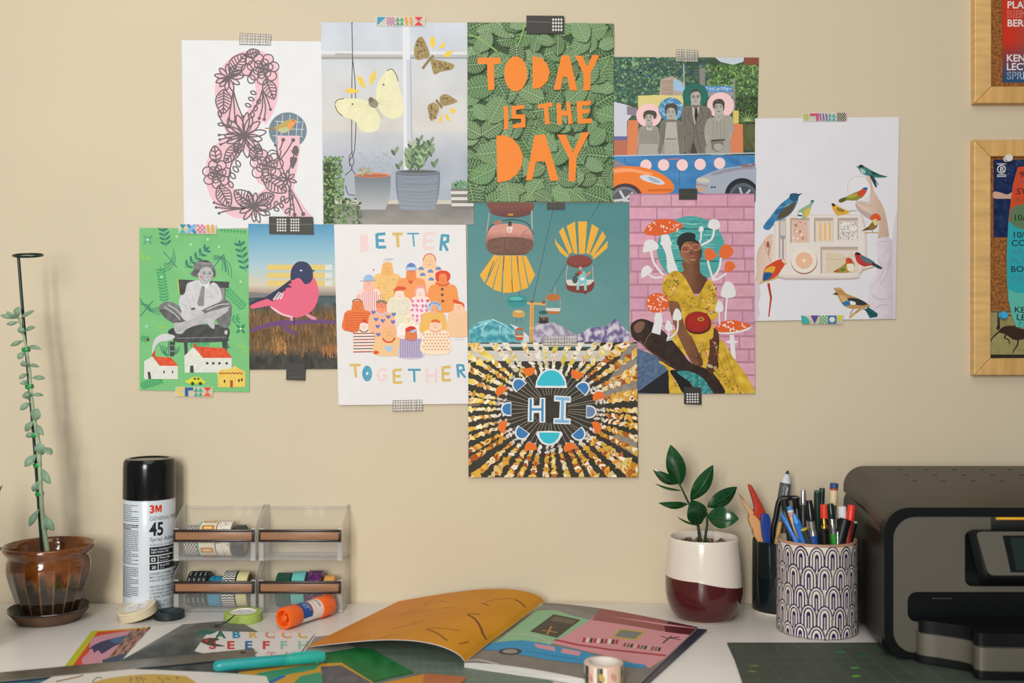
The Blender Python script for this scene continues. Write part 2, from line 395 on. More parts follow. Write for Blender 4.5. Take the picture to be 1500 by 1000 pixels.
# ---------------------------------------------------------------- butterflies at the window
def art_butterfly():
    root, a = wall_print([(470.5, 33.5), (688, 34), (694.5, 329), (474, 329)], .0022, 'print of pale butterflies before a frosted window with potted succulents', '#cfd0d2')
    a.frame(460, 20, .315); a.part('window_photo')
    def bg(x, y):
        t = min(1, max(0, (y-60)/560)); c = mixc((199, 207, 217), (208, 204, 196), t)
        if y > 560: c = mixc((196, 198, 202), (168, 176, 188), min(1, (y-560)/150))
        n = fbm(x, y, 120, 3)*14; return tuple(min(255, max(0, v+n)) for v in c)
    a.grad(30, 40, 750, 885, 36, 42, bg)
    a.grad(35, 885, 750, 985, 20, 6, lambda x, y: tuple(v+fbm(x, y, 60, 3)*22 for v in mixc((128, 126, 122), (150, 147, 142), (y-885)/100)))
    a.rect(30, 868, 745, 886, '#c9c2b4')
    a.part('window_bars')
    for P, c in (([(30, 175), (745, 180), (745, 192), (30, 190)], '#dadde2'), ([(30, 190), (745, 192), (745, 204), (30, 202)], '#bcbcbc'), ([(30, 202), (745, 204), (745, 212), (30, 214)], '#9f9f9d'),
                 ([(412, 40), (445, 40), (455, 880), (420, 880)], '#dcdfe5'), ([(430, 215), (452, 215), (458, 880), (436, 880)], '#c6cbd3'), ([(447, 215), (452, 215), (458, 620), (453, 620)], '#a9adb3')): a.poly(P, c)
    a.rect(100, 186, 180, 204, '#b0aeaa')
    a.part('hanging_cord'); a.batch()
    for P in ([(177, 42), (180, 200), (177, 330), (176, 480), (176, 560), (177, 640), (186, 690), (176, 720), (196, 752)], [(179, 200), (186, 260), (192, 330), (196, 500), (192, 600), (186, 650), (165, 690), (178, 720), (146, 752)], [(180, 640), (165, 670), (168, 710)], [(148, 800), (160, 838), (192, 846)]): a.curve(P, 4, '#4b4c50')
    a.line([(175, 42), (181, 42)], 10, '#4b4c50'); a.end()
    a.part('frost_photo')
    a.batch()
    for i in range(160):
        x, y = R.uniform(190, 360), R.uniform(640, 740); a.ell(x, y, R.uniform(1, 3), c=jit('#8e99a8', 12), n=5)
    a.end()
    a.part('printed_butterfly')
    YL = lambda x, y: tuple(v+fbm(x, y, 40, 2)*10 for v in (226, 224, 184))
    a.blob([(98, 420), (120, 400), (180, 396), (230, 402), (272, 432), (305, 480), (303, 530), (270, 552), (220, 545), (190, 500), (140, 480), (105, 445)], YL)
    a.blob([(355, 260), (380, 285), (398, 350), (415, 410), (410, 470), (375, 490), (335, 480), (300, 435), (288, 380), (300, 320), (325, 285)], YL)
    a.batch(); a.curve([(98, 420), (110, 403), (140, 396)], 4, '#6e6246', False); a.curve([(98, 425), (110, 455), (135, 478)], 4, '#6e6246', False); a.curve([(340, 268), (362, 260), (382, 285), (392, 315)], 4, '#6e6246', False); a.end()
    a.batch()
    for i in range(5):
        a.line([(262, 425), (140+i*25, 415+i*25)], 1.3, '#cfcb9c'); a.line([(300, 420), (330+i*15, 300+i*35)], 1.3, '#cfcb9c')
    a.end()
    a.ell(180, 422, 5, c='#7a6c50', n=8); a.ell(324, 332, 5, c='#7a6c50', n=8)
    a.ell(277, 418, 24, 20, '#8e8878', 40); a.ell(266, 402, 12, 12, '#77684c'); a.line([(290, 440), (322, 490)], 9, '#c9c39a')
    def moth(wings, spots, body):
        for w in wings: a.blob(w, lambda x, y: tuple(v+fbm(x, y, 10, 2)*45 for v in (160, 140, 92)))
        a.batch()
        for (x, y, r) in spots: a.ell(x, y, r, r*.6, jit('#6d5630', 12), R.uniform(0, 90), n=7)
        a.end(); a.line(body, 12, '#8a7a52')
    moth([[(485, 115), (505, 112), (525, 150), (538, 195), (510, 212), (480, 216), (466, 190), (470, 145)], [(545, 215), (590, 220), (650, 238), (640, 262), (590, 272), (560, 284), (548, 250)]],
         [(R.uniform(478, 520), R.uniform(130, 205), R.uniform(3, 8)) for i in range(14)]+[(R.uniform(555, 630), R.uniform(232, 262), R.uniform(3, 8)) for i in range(14)], [(556, 196), (530, 225), (505, 258)])
    moth([[(588, 385), (615, 376), (650, 395), (668, 410), (640, 422), (600, 430), (586, 410)], [(530, 430), (560, 415), (582, 440), (570, 480), (545, 500), (534, 470)]],
         [(R.uniform(598, 650), R.uniform(386, 412), R.uniform(3, 7)) for i in range(10)]+[(R.uniform(540, 568), R.uniform(430, 488), R.uniform(3, 7)) for i in range(10)], [(568, 402), (585, 425), (596, 440)])
    for P in ([(140, 356), (175, 347), (215, 362), (175, 375)], [(197, 288), (225, 300), (243, 350), (215, 335)], [(262, 290), (285, 264), (290, 295), (268, 335), (258, 320)], [(542, 110), (560, 108), (566, 140), (552, 166), (540, 145)], [(582, 162), (600, 135), (613, 140), (600, 165)], [(598, 200), (620, 176), (650, 176), (625, 205)],
              [(628, 445), (650, 440), (662, 458), (640, 466)], [(608, 470), (622, 468), (636, 500), (618, 498)], [(580, 505), (586, 475), (596, 480), (594, 508)]): a.part('yellow_petal'); a.poly(P, '#e9c84e')
    a.part('printed_pots')
    def pot(x0, x1, y0, y1, bx, ca, cb, n=10):
        for i in range(n):
            t0, t1 = i/n, (i+1)/n; f = lambda t: (x0+(bx*.9)*t**3, x1-(bx*.9)*t**3)
            (l0, r0), (l1, r1) = f(t0), f(t1); a.poly([(l0, y0+(y1-y0)*t0), (r0, y0+(y1-y0)*t0), (r1, y0+(y1-y0)*t1), (l1, y0+(y1-y0)*t1)], mixc(hx(ca), hx(cb), (t0+t1)/2))
    pot(190, 357, 752, 912, 28, '#707880', '#b4b8ba'); a.ell(273, 752, 83, 12, '#d98a66'); a.ell(273, 754, 72, 8, '#b0674a')
    pot(380, 586, 738, 915, 32, '#6d7682', '#848d98', 14); a.ell(483, 736, 103, 10, '#7f8893'); a.ell(483, 736, 92, 7, '#5c5f5c')
    a.batch()
    for i in range(26):
        y = 752+i*6.2; a.curve([(386+i*.5, y+R.uniform(-2, 2)), (440, y+6+R.uniform(-2, 2)), (520, y+6), (580-i*.5, y+R.uniform(-2, 2))], 1.8, jit('#a4acb5', 15), n=3)
    a.end()
    for i in range(7): a.rect(637+i*.7, 812+i*14, 745, 826+i*14, '#d5d3cd' if i % 2 else '#7b7873')
    a.part('printed_plants'); a.batch()
    for i in range(420):
        y = R.uniform(672, 975); x = R.uniform(50, 128) if y < 860 else R.uniform(60, 205); x = x+(y-672)*.06
        a.ell(x, y, R.uniform(4, 8), R.uniform(3, 6), jit(R.choice(['#6f8f55', '#587844', '#8aa46e', '#3f5c33']), 14), R.uniform(0, 180), n=6)
    a.end(); a.poly([(45, 690), (100, 695), (95, 975), (48, 978)], '#3b4a30'); a.batch()
    for i in range(220): a.ell(R.uniform(42, 140), R.uniform(665, 980), R.uniform(4, 7), R.uniform(3, 5), jit(R.choice(['#6f8f55', '#8ea970', '#557544']), 14), R.uniform(0, 180), n=6)
    a.end()
    for i in range(9):
        x = R.uniform(420, 550); y = R.uniform(600, 670); x0 = 450+(x-450)*.4; a.line([(x0, 730), (x, y)], 4, '#5d6d50')
        for k in range(8):
            t = .15+.85*k/7; px, py = x0+(x-x0)*t, 730+(y-730)*t
            for sg in (-1, 1): a.ell(px+sg*9, py-7, 15, 6, jit(R.choice(['#6c8766', '#4f6b50', '#88a17e', '#a9b894']), 10), sg*-50, n=8)
    for x, y in ((375, 635), (540, 590), (560, 690), (395, 700), (490, 580), (545, 640)): a.ell(x+8, y, 18, 7, jit('#7b956f', 10), -60); a.ell(x-6, y+12, 16, 7, jit('#577257', 10), 60)
    a.batch()
    for i in range(30): a.ell(R.uniform(205, 270), R.uniform(715, 750), 9, 3, jit('#a7a88c', 18), R.uniform(0, 180), n=6)
    for i in range(40): a.ell(R.uniform(645, 712), R.uniform(780, 812), 9, 5, jit('#6f9a72', 15), R.uniform(0, 180), n=6)
    a.end(); a.build(root)
# ---------------------------------------------------------------- TODAY IS THE DAY
def art_today():
    root, a = wall_print([(684.8, 34), (898.7, 35.5), (897.7, 296), (685, 296)], .0032, 'green leaf photo print lettered TODAY IS THE DAY in orange', '#40503c')
    a.frame(675, 15, .29); a.part('leaf_photo')
    a.grad(30, 60, 775, 970, 20, 24, lambda x, y: tuple(v+fbm(x, y, 60, 3)*20 for v in (62, 82, 56)))
    pts = []
    r = random.Random(5)
    for j in range(13):
        for i in range(11): pts.append((40+i*72+r.uniform(-28, 28)+(j % 2)*36, 80+j*73+r.uniform(-28, 28), r.uniform(48, 86), r.uniform(0, 360)))
    r.shuffle(pts)
    for x, y, L, g in pts:
        c = jit(r.choice(['#4c6c44', '#5e7f52', '#426039', '#6f8d62']), 8, r); an = math.radians(g); C, S = cos(an), sin(an); wd = L*r.uniform(.62, .8)
        T = lambda u, v: (x+u*C-v*S, y+u*S+v*C)
        OUT = [T(-L, 0), T(-L*.7, wd*.6), T(-L*.1, wd), T(L*.5, wd*.72), T(L*.85, wd*.25), T(L, 0), T(L*.85, -wd*.25), T(L*.5, -wd*.72), T(-L*.1, -wd), T(-L*.7, -wd*.6)]
        a.blob([(p[0]+4, p[1]+5) for p in OUT], '#334630', 2)
        a.blob(OUT, c, 2); a.batch(8); vc = jit('#a3bb93', 10, r)
        a.line([T(-L, 0), T(L*.95, 0)], 3, vc)
        for k in range(8):
            u = -L*.85+L*1.65*k/8; q = math.sqrt(max(0, 1-((u+L*.28)/L)**2))*wd*.92
            for sg in (-1, 1):
                a.line([T(u, 0), T(u+L*.16, sg*q*.55), T(u+L*.24, sg*q)], 1.9, vc)
                if k < 7: a.line([T(u+L*.16, sg*q*.55), T(u+L*.24, sg*q*.25)], 1.2, vc); a.line([T(u+L*.24, sg*q*.9), T(u+L*.32, sg*q*.5)], 1.2, vc)
        a.end()
    a.curve([(38, 130), (90, 145), (140, 180), (185, 215)], 9, '#86ad62'); a.curve([(320, 75), (310, 130), (285, 190)], 8, '#86ad6a'); a.curve([(150, 740), (120, 820), (60, 810)], 7, '#7fa15f')
    a.part('lettering'); O = '#ec8733'
    P = [[(85, 245), (200, 243), (202, 275), (168, 277), (170, 405), (138, 408), (133, 277), (86, 275)],
         [(508, 233), (548, 233), (588, 410), (550, 408), (536, 343), (516, 340), (503, 405), (468, 407)],
         [(575, 235), (612, 235), (638, 290), (662, 232), (700, 232), (655, 322), (653, 408), (618, 410), (618, 325)],
         [(217, 488), (240, 487), (241, 605), (219, 606)],
         [(257, 488), (320, 482), (322, 500), (278, 508), (280, 530), (325, 530), (327, 595), (262, 600), (262, 582), (305, 572), (304, 552), (257, 552)],
         [(388, 480), (462, 468), (464, 490), (440, 494), (450, 578), (425, 580), (418, 498), (392, 502)],
         [(482, 475), (505, 472), (508, 512), (535, 510), (530, 470), (552, 466), (563, 578), (542, 580), (538, 535), (510, 537), (510, 580), (487, 582)],
         [(583, 465), (655, 460), (656, 482), (612, 487), (613, 505), (650, 502), (650, 522), (613, 527), (615, 552), (660, 550), (660, 574), (590, 577)],
         [(180, 638), (215, 634), (260, 650), (295, 690), (315, 740), (308, 790), (280, 835), (240, 862), (185, 874)],
         [(372, 635), (425, 630), (495, 862), (452, 865), (425, 765), (380, 768), (360, 860), (328, 862)],
         [(487, 632), (530, 632), (565, 720), (610, 622), (650, 618), (585, 745), (577, 866), (543, 868), (545, 750)],
         [(362, 238), (405, 245), (435, 275), (449, 318), (438, 362), (405, 395), (362, 403)]]
    for p in P: a.poly(p, O)
    a.ell(277, 326, 58, 88, O, n=28); a.build(root)
# ---------------------------------------------------------------- family and cars collage
def foliage(a, x0, y0, x1, y1, n, cols, s0=5, s1=12, r=R, layers=4, inside=None):
    for l in range(layers):
        a.batch()
        for i in range(n//layers):
            x, y = r.uniform(x0, x1), r.uniform(y0, y1)
            if inside and not inside(x, y): continue
            a.ell(x, y, r.uniform(s0, s1), r.uniform(s0, s1)*.6, jit(r.choice(cols[:1+int(len(cols)*(l+1)/layers)]), 12, r), r.uniform(0, 180), n=6)
        a.end()
def art_family():
    root, a = wall_print([(898, 84), (1111, 85), (1106, 296), (898, 296)], .0022, 'collage print of a grey family of four above two cars', '#8a948e')
    a.frame(890, 65, .235); a.part('garden_photo')
    a.grad(30, 78, 945, 700, 20, 14, lambda x, y: tuple(v+fbm(x, y, 90, 3)*40 for v in (70, 92, 70)))
    a.poly([(660, 78), (850, 78), (845, 110), (780, 130), (700, 110)], '#c3cdd6')
    foliage(a, 30, 80, 400, 370, 900, ['#3c5b52', '#5e8463', '#4a7068', '#85a676', '#34596a'], 6, 14)
    foliage(a, 400, 80, 630, 300, 260, ['#3a5660', '#4f6e5c', '#6d8a66'], 6, 14)
    foliage(a, 620, 130, 940, 330, 700, ['#55794a', '#6d9152', '#3f5e3a', '#90ad66'], 6, 13)
    foliage(a, 790, 330, 935, 500, 260, ['#3c4a34', '#54703f', '#2f3d2e'], 6, 13)
    a.grad(800, 500, 940, 660, 5, 5, lambda x, y: tuple(v+fbm(x, y, 20, 2)*30 for v in (92, 96, 60)))
    a.batch()
    for i in range(9): a.line([(600, 165), (600+75*cos(i*.7), 165+40*sin(i*.7)+abs(cos(i*.7))*15)], 6, '#7b9069', w1=2)
    for i in range(10): a.line([(870, 480), (870+80*cos(PI+i*.35), 480+70*sin(PI+i*.35))], 5, '#9fbf78', w1=1)
    a.end(); a.rect(572, 150, 605, 260, '#8a8880'); a.line([(472, 125), (476, 260)], 8, '#aab4bb')
    a.rect(848, 82, 942, 130, '#8a4f3c')
    a.part('painted_walls')
    a.poly([(330, 220), (400, 200), (470, 240), (490, 320), (320, 330)], '#b3a494'); a.poly([(410, 220), (440, 225), (480, 270), (480, 300), (410, 290)], '#9cc0dd')
    for i in range(9): a.line([(335, 232+i*11), (405, 228+i*11)], 4, jit('#94826f', 15))
    a.poly([(600, 262), (775, 262), (775, 300), (600, 300)], '#5b8fc2'); a.batch()
    for i in range(30): a.ell(R.uniform(610, 765), R.uniform(268, 292), 7, 4, jit('#a7c3dc', 12), n=6)
    a.end(); a.poly([(600, 300), (778, 300), (778, 330), (600, 330)], '#9c9a96'); a.rect(778, 215, 792, 520, '#8f9088')
    a.poly([(188, 322), (320, 318), (470, 322), (470, 380), (188, 400)], '#d9cd86'); a.rect(780, 415, 815, 495, '#d3c56a')
    a.poly([(38, 360), (120, 380), (185, 405), (120, 480), (120, 590), (38, 600)], '#c8ccd6'); a.poly([(118, 385), (185, 400), (180, 450), (120, 440)], '#8a7f88'); a.rect(38, 575, 120, 602, '#6a6aa0')
    a.poly([(38, 600), (118, 597), (118, 697), (38, 697)], '#b97058')
    a.poly([(125, 475), (190, 475), (190, 700), (118, 700)], '#d8835a'); a.poly([(745, 490), (840, 500), (843, 680), (745, 690)], '#d8835a')
    a.part('round_halos')
    a.ell(256, 445, 79, 75, '#eec7c6', n=32); a.ell(394, 408, 78, 74, '#4f88b4', n=32); a.batch()
    for i in range(26):
        t = R.uniform(0, 6.28); q = R.uniform(45, 70); a.ell(394+q*cos(t), 408+q*sin(t), 14, 4, jit('#9cc0d4', 16), math.degrees(t)+60, n=6)
    a.end(); a.ell(545, 322, 80, 77, '#2c6e62', n=32); a.ell(702, 382, 84, 80, '#eec7c6', n=32)
    a.frame(895, 110, .18)
    def fold(xs, y0, y1, c):
        a.batch()
        for x in xs: a.line([(x, y0), (x+R.uniform(-6, 6), y1)], 4, c)
        a.end()
    def face(x, y, rx, ry, hair, c='#b3afa6', smile=True):
        a.ell(x, y, rx, ry, c); a.batch()
        for s in (-1, 1): a.ell(x+s*rx*.42, y-ry*.12, rx*.16, ry*.08, '#3e3b38'); a.line([(x+s*rx*.2, y-ry*.32), (x+s*rx*.65, y-ry*.3)], 3, '#4d4a45')
        a.line([(x, y-ry*.1), (x-rx*.1, y+ry*.22), (x+rx*.12, y+ry*.24)], 2.5, '#87837a'); a.end()
        a.curve([(x-rx*.35, y+ry*.45), (x, y+ry*(.58 if smile else .46)), (x+rx*.35, y+ry*.45)], 5 if smile else 4, '#57504a')
        a.blob(hair, '#4f4a45', 3); a.batch()
        for i in range(10):
            p = R.choice(hair); q = R.choice(hair); a.line([p, (p[0]*.7+q[0]*.3, p[1]*.7+q[1]*.3)], 2, '#77716a')
        a.end()
    def person(torso, skin, cloth, parts=()):
        for s_ in skin: a.blob(s_, '#aaa69d', 3)
        a.poly(crom(torso, 3), cloth)
        for p, c in parts: a.poly(p, c)
    a.part('printed_person'); 
    person([(225, 440), (280, 415), (340, 415), (385, 440), (395, 560), (390, 660), (218, 660), (222, 560)], [[(285, 380), (335, 380), (330, 430), (290, 430)], [(215, 500), (238, 505), (240, 580), (220, 590)], [(378, 510), (400, 510), (396, 600), (380, 610)]], '#98948a', [([(232, 565), (382, 565), (392, 660), (222, 660)], '#b1ada2'), ([(285, 418), (312, 440), (340, 418), (330, 450), (290, 450)], '#c3bfb5')])
    fold(range(245, 380, 16), 455, 555, '#87837a'); fold(range(240, 385, 15), 572, 655, '#9d998f')
    face(305, 350, 33, 42, [(262, 350), (262, 315), (285, 292), (330, 290), (365, 305), (368, 345), (348, 362), (338, 330), (300, 322), (280, 335), (275, 362)])
    a.part('printed_person')
    person([(400, 390), (455, 365), (525, 368), (580, 395), (592, 520), (585, 650), (390, 650), (395, 520)], [[(460, 330), (515, 330), (520, 390), (455, 390)], [(555, 590), (590, 590), (585, 650), (560, 650)]], '#7b776f', [([(448, 385), (530, 385), (540, 520), (560, 655), (400, 655), (435, 520)], '#b4b0a6'), ([(440, 515), (532, 515), (532, 530), (440, 530)], '#8d8980')])
    fold(range(415, 555, 14), 540, 650, '#98948a'); fold((415, 430, 555, 570), 400, 640, '#66625b')
    face(486, 310, 40, 50, [(440, 300), (440, 255), (465, 238), (510, 236), (535, 260), (536, 300), (525, 320), (515, 280), (480, 268), (455, 285), (450, 320)])
    a.part('printed_person')
    person([(590, 265), (660, 248), (730, 250), (800, 275), (818, 340), (800, 450), (775, 560), (765, 640), (610, 645), (598, 520), (575, 400), (575, 300)], [[(655, 215), (715, 215), (720, 270), (655, 270)]], '#77716a', [([(655, 255), (685, 285), (718, 255), (700, 360), (680, 405), (664, 340)], '#b9b5ab'), ([(680, 275), (698, 275), (706, 330), (688, 395), (676, 340)], '#34312f'), ([(640, 640), (668, 540), (700, 640)], '#4a4640')])
    a.batch()
    for P in ([(655, 255), (620, 340), (678, 430)], [(720, 255), (752, 340), (680, 430)], [(680, 430), (672, 520), (630, 630)], [(690, 430), (706, 540), (735, 635)], [(610, 480), (650, 478)], [(720, 478), (760, 475)], [(598, 300), (602, 420)], [(790, 300), (782, 420)]): a.line(P, 4, '#4f4b45')
    a.end()
    face(686, 188, 42, 62, [(642, 175), (645, 140), (670, 120), (705, 120), (728, 145), (728, 175), (718, 145), (690, 138), (655, 148)], smile=False)
    a.ring(666, 182, 14, 10, 2.5, '#3a3733', n=10); a.ring(706, 182, 14, 10, 2.5, '#3a3733', n=10)
    a.part('printed_person')
    person([(780, 365), (850, 345), (930, 330), (985, 350), (995, 470), (960, 480), (965, 640), (765, 640), (800, 500), (755, 478)], [[(845, 300), (905, 300), (910, 350), (850, 352)], [(758, 478), (798, 480), (815, 560), (850, 590), (830, 610), (780, 580)], [(985, 475), (950, 478), (925, 550), (880, 590), (900, 610), (960, 560)]], '#a29e94', [([(810, 545), (910, 540), (912, 560), (905, 610), (860, 630), (815, 605)], '#7b776f'), ([(810, 530), (925, 522), (925, 536), (812, 545)], '#4a4540')])
    a.blob([(835, 570), (870, 560), (905, 575), (900, 610), (860, 620), (840, 600)], '#aaa69d', 3); fold((830, 860, 890, 920), 365, 530, '#8b877d')
    a.line([(850, 345), (868, 375), (905, 340)], 8, '#bdb9af')
    face(872, 270, 40, 55, [(826, 265), (826, 225), (850, 202), (890, 198), (918, 220), (920, 260), (910, 300), (904, 250), (870, 235), (845, 245), (838, 275)])
    a.part('blue_wall'); a.grad(15, 655, 1165, 970, 14, 6, lambda x, y: tuple(v+fbm(x, y, 50, 3)*40 for v in (66, 128, 182)))
    a.line([(15, 660), (1170, 637)], 9, '#b7c3cf'); a.batch()
    for P in ([(556, 670), (554, 900)], [(108, 672), (108, 720)], [(1026, 645), (1028, 730)]): a.line(P, 4, '#2f5876')
    a.end(); a.line([(450, 690), (560, 683)], 10, '#b97a80')
    for x, y in ((282, 737), (425, 734), (577, 734), (722, 729), (880, 720)): a.ell(x, y, 46, 47, '#efcdca', n=24)
    a.part('printed_car')
    a.poly(crom([(10, 748), (120, 742), (250, 752), (380, 790), (460, 840), (508, 895), (500, 945), (440, 965), (250, 975), (160, 975), (10, 975)], 4), '#ea7e35')
    a.poly([(10, 690), (60, 705), (125, 742), (10, 760)], '#8f8286'); a.poly(crom([(20, 770), (150, 762), (330, 800), (300, 815), (150, 790), (20, 800)], 3), '#f4a06a')
    a.blob([(232, 825), (290, 815), (380, 840), (435, 880), (400, 895), (330, 880), (260, 858)], '#cfd4d8'); a.blob([(300, 830), (370, 850), (400, 880), (330, 868)], '#9fb0c2')
    a.poly([(300, 930), (500, 925), (490, 948), (300, 950)], '#d26a28')
    a.ell(115, 1005, 140, 122, '#4a3c40', n=28); a.ell(110, 1015, 118, 104, '#7b7f86', n=28); a.ell(110, 1015, 96, 84, '#5a5e64', n=28)
    for t in range(5): a.line([(110, 1015), (110+92*cos(t*1.256+.5), 1015+80*sin(t*1.256+.5))], 20, '#c4c8cc')
    a.part('printed_car')
    a.poly(crom([(690, 870), (700, 845), (760, 815), (880, 770), (1010, 748), (1165, 740), (1165, 975), (760, 965), (700, 930)], 4), '#a3abb9')
    a.poly(crom([(800, 815), (900, 775), (1010, 755), (1160, 750), (1160, 765), (1000, 775), (880, 810)], 3), '#8a92a2'); a.line([(820, 810), (1160, 752)], 4, '#b07c86')
    a.ell(748, 858, 55, 20, '#c9c3b4', 6); a.line([(690, 890), (780, 905)], 8, '#b07a70'); a.blob([(690, 905), (760, 935), (770, 960), (705, 945)], '#c9a184')
    a.ell(818, 914, 9, 7, '#23252a'); a.ell(840, 914, 9, 7, '#23252a'); a.blob([(1050, 735), (1090, 725), (1130, 735), (1160, 715), (1165, 745), (1060, 750)], '#8a7078')
    a.ell(1062, 985, 140, 145, '#2b2d33', n=28); a.ell(1070, 1000, 118, 120, '#5b6470', n=28); a.ell(1070, 1000, 92, 94, '#474d57', n=28)
    for t in range(6): a.line([(1070, 1000), (1070+88*cos(t*1.05+.2), 1000+88*sin(t*1.05+.2))], 18, '#b8bcc4')
    a.build(root)
# ---------------------------------------------------------------- tray with birds
def bird(a, body, parts, legs=(), eye=None):
    a.blob(body[0], body[1], 4)
    for p, c in parts: a.blob(p, c, 3) if len(p) > 3 else a.poly(p, c)
    for P, w, c in legs: a.line(P, w, c)
    if eye: a.ell(eye[0], eye[1], 3, c='#1c1a18', n=8)
def feathers(a, P, n, w, c, dx, dy):
    a.batch()
    for i in range(n):
        x = P[0][0]+(P[1][0]-P[0][0])*i/(n-1); y = P[0][1]+(P[1][1]-P[0][1])*i/(n-1); a.line([(x, y), (x+dx, y+dy)], w, jit(c, 18), w1=w*.3)
    a.end()
def art_tray():
    root, a = wall_print([(1105.4, 174), (1316, 172), (1310.5, 467), (1104, 470)], .0032, 'white print of hands holding a lunch tray with colourful birds', '#dcdbe0')
    a.frame(1105, 230, .24); a.part('tray_photo')
    # right arm, sleeve and plate
    a.blob([(865, 330), (870, 560), (865, 1000), (820, 1000), (840, 700), (830, 560)], '#d0c8d0', 3)
    a.ell(638, 195, 74, 78, '#e0dee2', n=30); a.ring(638, 195, 74, 77, 3, '#bfb8b8', n=30)
    a.blob([(615, 280), (660, 275), (720, 290), (760, 370), (720, 390), (650, 350), (620, 315)], '#b8a59c', 3)
    SK = lambda x, y: mixc((214, 190, 172), (186, 158, 138), min(1, max(0, (x-690)/140)))
    a.poly(crom([(675, 125), (700, 122), (715, 170), (735, 225), (775, 290), (800, 370), (815, 500), (750, 510), (755, 400), (700, 345), (650, 320), (620, 280), (680, 280), (705, 240), (700, 180)], 4), SK)
    a.line([(700, 130), (712, 200), (705, 250)], 3, '#b9957f'); a.line([(640, 285), (690, 300), (715, 290)], 3, '#b08f7c')
    SL = lambda x, y: tuple(v+fbm(x, y, 40, 3)*14 for v in mixc((216, 208, 216), (196, 186, 198), min(1, max(0, (x-740)/110))))
    a.poly(crom([(745, 505), (832, 500), (838, 640), (840, 800), (835, 1000), (740, 1000), (690, 900), (700, 780), (740, 700), (745, 600)], 4), SL)
    a.batch()
    for P in ([(750, 520), (790, 515), (830, 520)], [(750, 620), (780, 700), (740, 760)], [(830, 600), (800, 720), (760, 780)], [(710, 840), (760, 870), (830, 860)], [(720, 930), (780, 900), (830, 910)]): a.curve(P, 4, '#b7abb8')
    a.end()
    a.poly(crom([(95, 480), (110, 500), (120, 560), (105, 640), (70, 720), (40, 775), (0, 780), (10, 690), (10, 600), (40, 530)], 4), lambda x, y: mixc((206, 180, 162), (222, 200, 184), min(1, x/100)))
    a.poly(crom([(60, 500), (100, 470), (112, 480), (90, 530), (95, 600), (75, 570), (60, 560)], 4), '#d9b9a2'); a.line([(72, 520), (90, 545), (80, 600)], 4, '#a6806c'); a.ell(80, 535, 10, 20, '#9c5c46'); a.curve([(58, 505), (66, 560), (74, 585), (88, 600)], 3, '#a17c68'); a.curve([(18, 600), (40, 545), (62, 510)], 3, '#c3a28d'); a.curve([(100, 640), (85, 610), (92, 560), (104, 510)], 3, '#a17c68')
    a.poly(crom([(0, 765), (25, 775), (35, 850), (20, 900), (30, 960), (0, 1000), (-20, 900)], 4), '#cdc3ca')
    # tray
    a.poly(crom([(130, 395), (160, 360), (400, 352), (620, 352), (660, 375), (680, 480), (678, 640), (640, 725), (600, 748), (300, 752), (160, 745), (125, 700), (115, 560)], 4), '#b9aeb0')
    a.poly(crom([(122, 395), (160, 358), (400, 352), (620, 352), (655, 375), (675, 480), (674, 640), (640, 708), (600, 738), (300, 738), (160, 732), (122, 690), (112, 560)], 4), '#d9cfc6')
    a.poly(crom([(135, 400), (165, 366), (400, 360), (615, 360), (645, 382), (664, 480), (663, 630), (632, 695), (595, 724), (300, 722), (168, 718), (136, 680), (126, 560)], 4), '#e0d8d0')
    def well(x0, y0, x1, y1):
        a.poly([(x0, y0), (x1, y0), (x1, y1), (x0, y1)], '#b4a295'); a.poly([(x0+10, y0+14), (x1-2, y0+14), (x1-2, y1), (x0+10, y1)], '#dacfc4'); a.poly([(x0+10, y0+14), (x1-2, y0+14), (x1-8, y0+22), (x0+16, y0+22)], '#c3b3a6')
    well(145, 375, 190, 620); well(215, 372, 333, 525); well(360, 372, 478, 518); well(503, 372, 628, 508); well(400, 548, 628, 710)
    a.poly([(226, 388), (322, 388), (326, 520), (232, 520)], '#d9b7a6'); a.batch()
    for i in range(12): a.ell(R.uniform(235, 315), R.uniform(395, 510), R.uniform(4, 10), c=jit(R.choice(['#c98c6a', '#ecdcd0', '#c07a5e']), 8), n=8)
    a.end()
    for x in (385, 414, 443): a.poly([(x, 402), (x+18, 402), (x+20, 510), (x+2, 510)], '#dfb57e'); a.poly([(x, 402), (x+7, 402), (x+9, 510), (x+2, 510)], '#ecd0a0')
    for l in range(2):
        a.batch()
        for i in range(60):
            x, y, t = R.uniform(520, 620), R.uniform(402, 500), R.uniform(0, 3.1); a.line([(x-9*cos(t), y-9*sin(t)), (x+9*cos(t), y+9*sin(t))], 4, ['#8f8c8c', '#ecebea'][l])
        a.end()
    a.line([(171, 490), (171, 625)], 9, '#8f8e93'); a.poly([(152, 480), (190, 480), (182, 502), (160, 502)], '#9c9ba0')
    for x in (155, 165, 176, 187): a.line([(x, 395), (x, 485)], 3, '#a5a4aa')
    a.ell(300, 636, 81, 80, '#9a6f58', n=30); a.ell(299, 631, 79, 77, '#e5dcd0', n=30); a.ell(300, 632, 52, 50, '#e3b493', n=24); a.batch()
    for i in range(9): a.line([(300, 632), (300+50*cos(i*.7), 632+48*sin(i*.7))], 2, '#eed5bd')
    a.end(); a.ell(300, 632, 8, c='#f0e4d4')
    a.poly([(430, 585), (520, 590), (610, 640), (612, 706), (436, 706)], '#d6c6ac'); a.line([(430, 620), (520, 628), (600, 600)], 3, '#b9a88e')
    a.part('printed_bird')
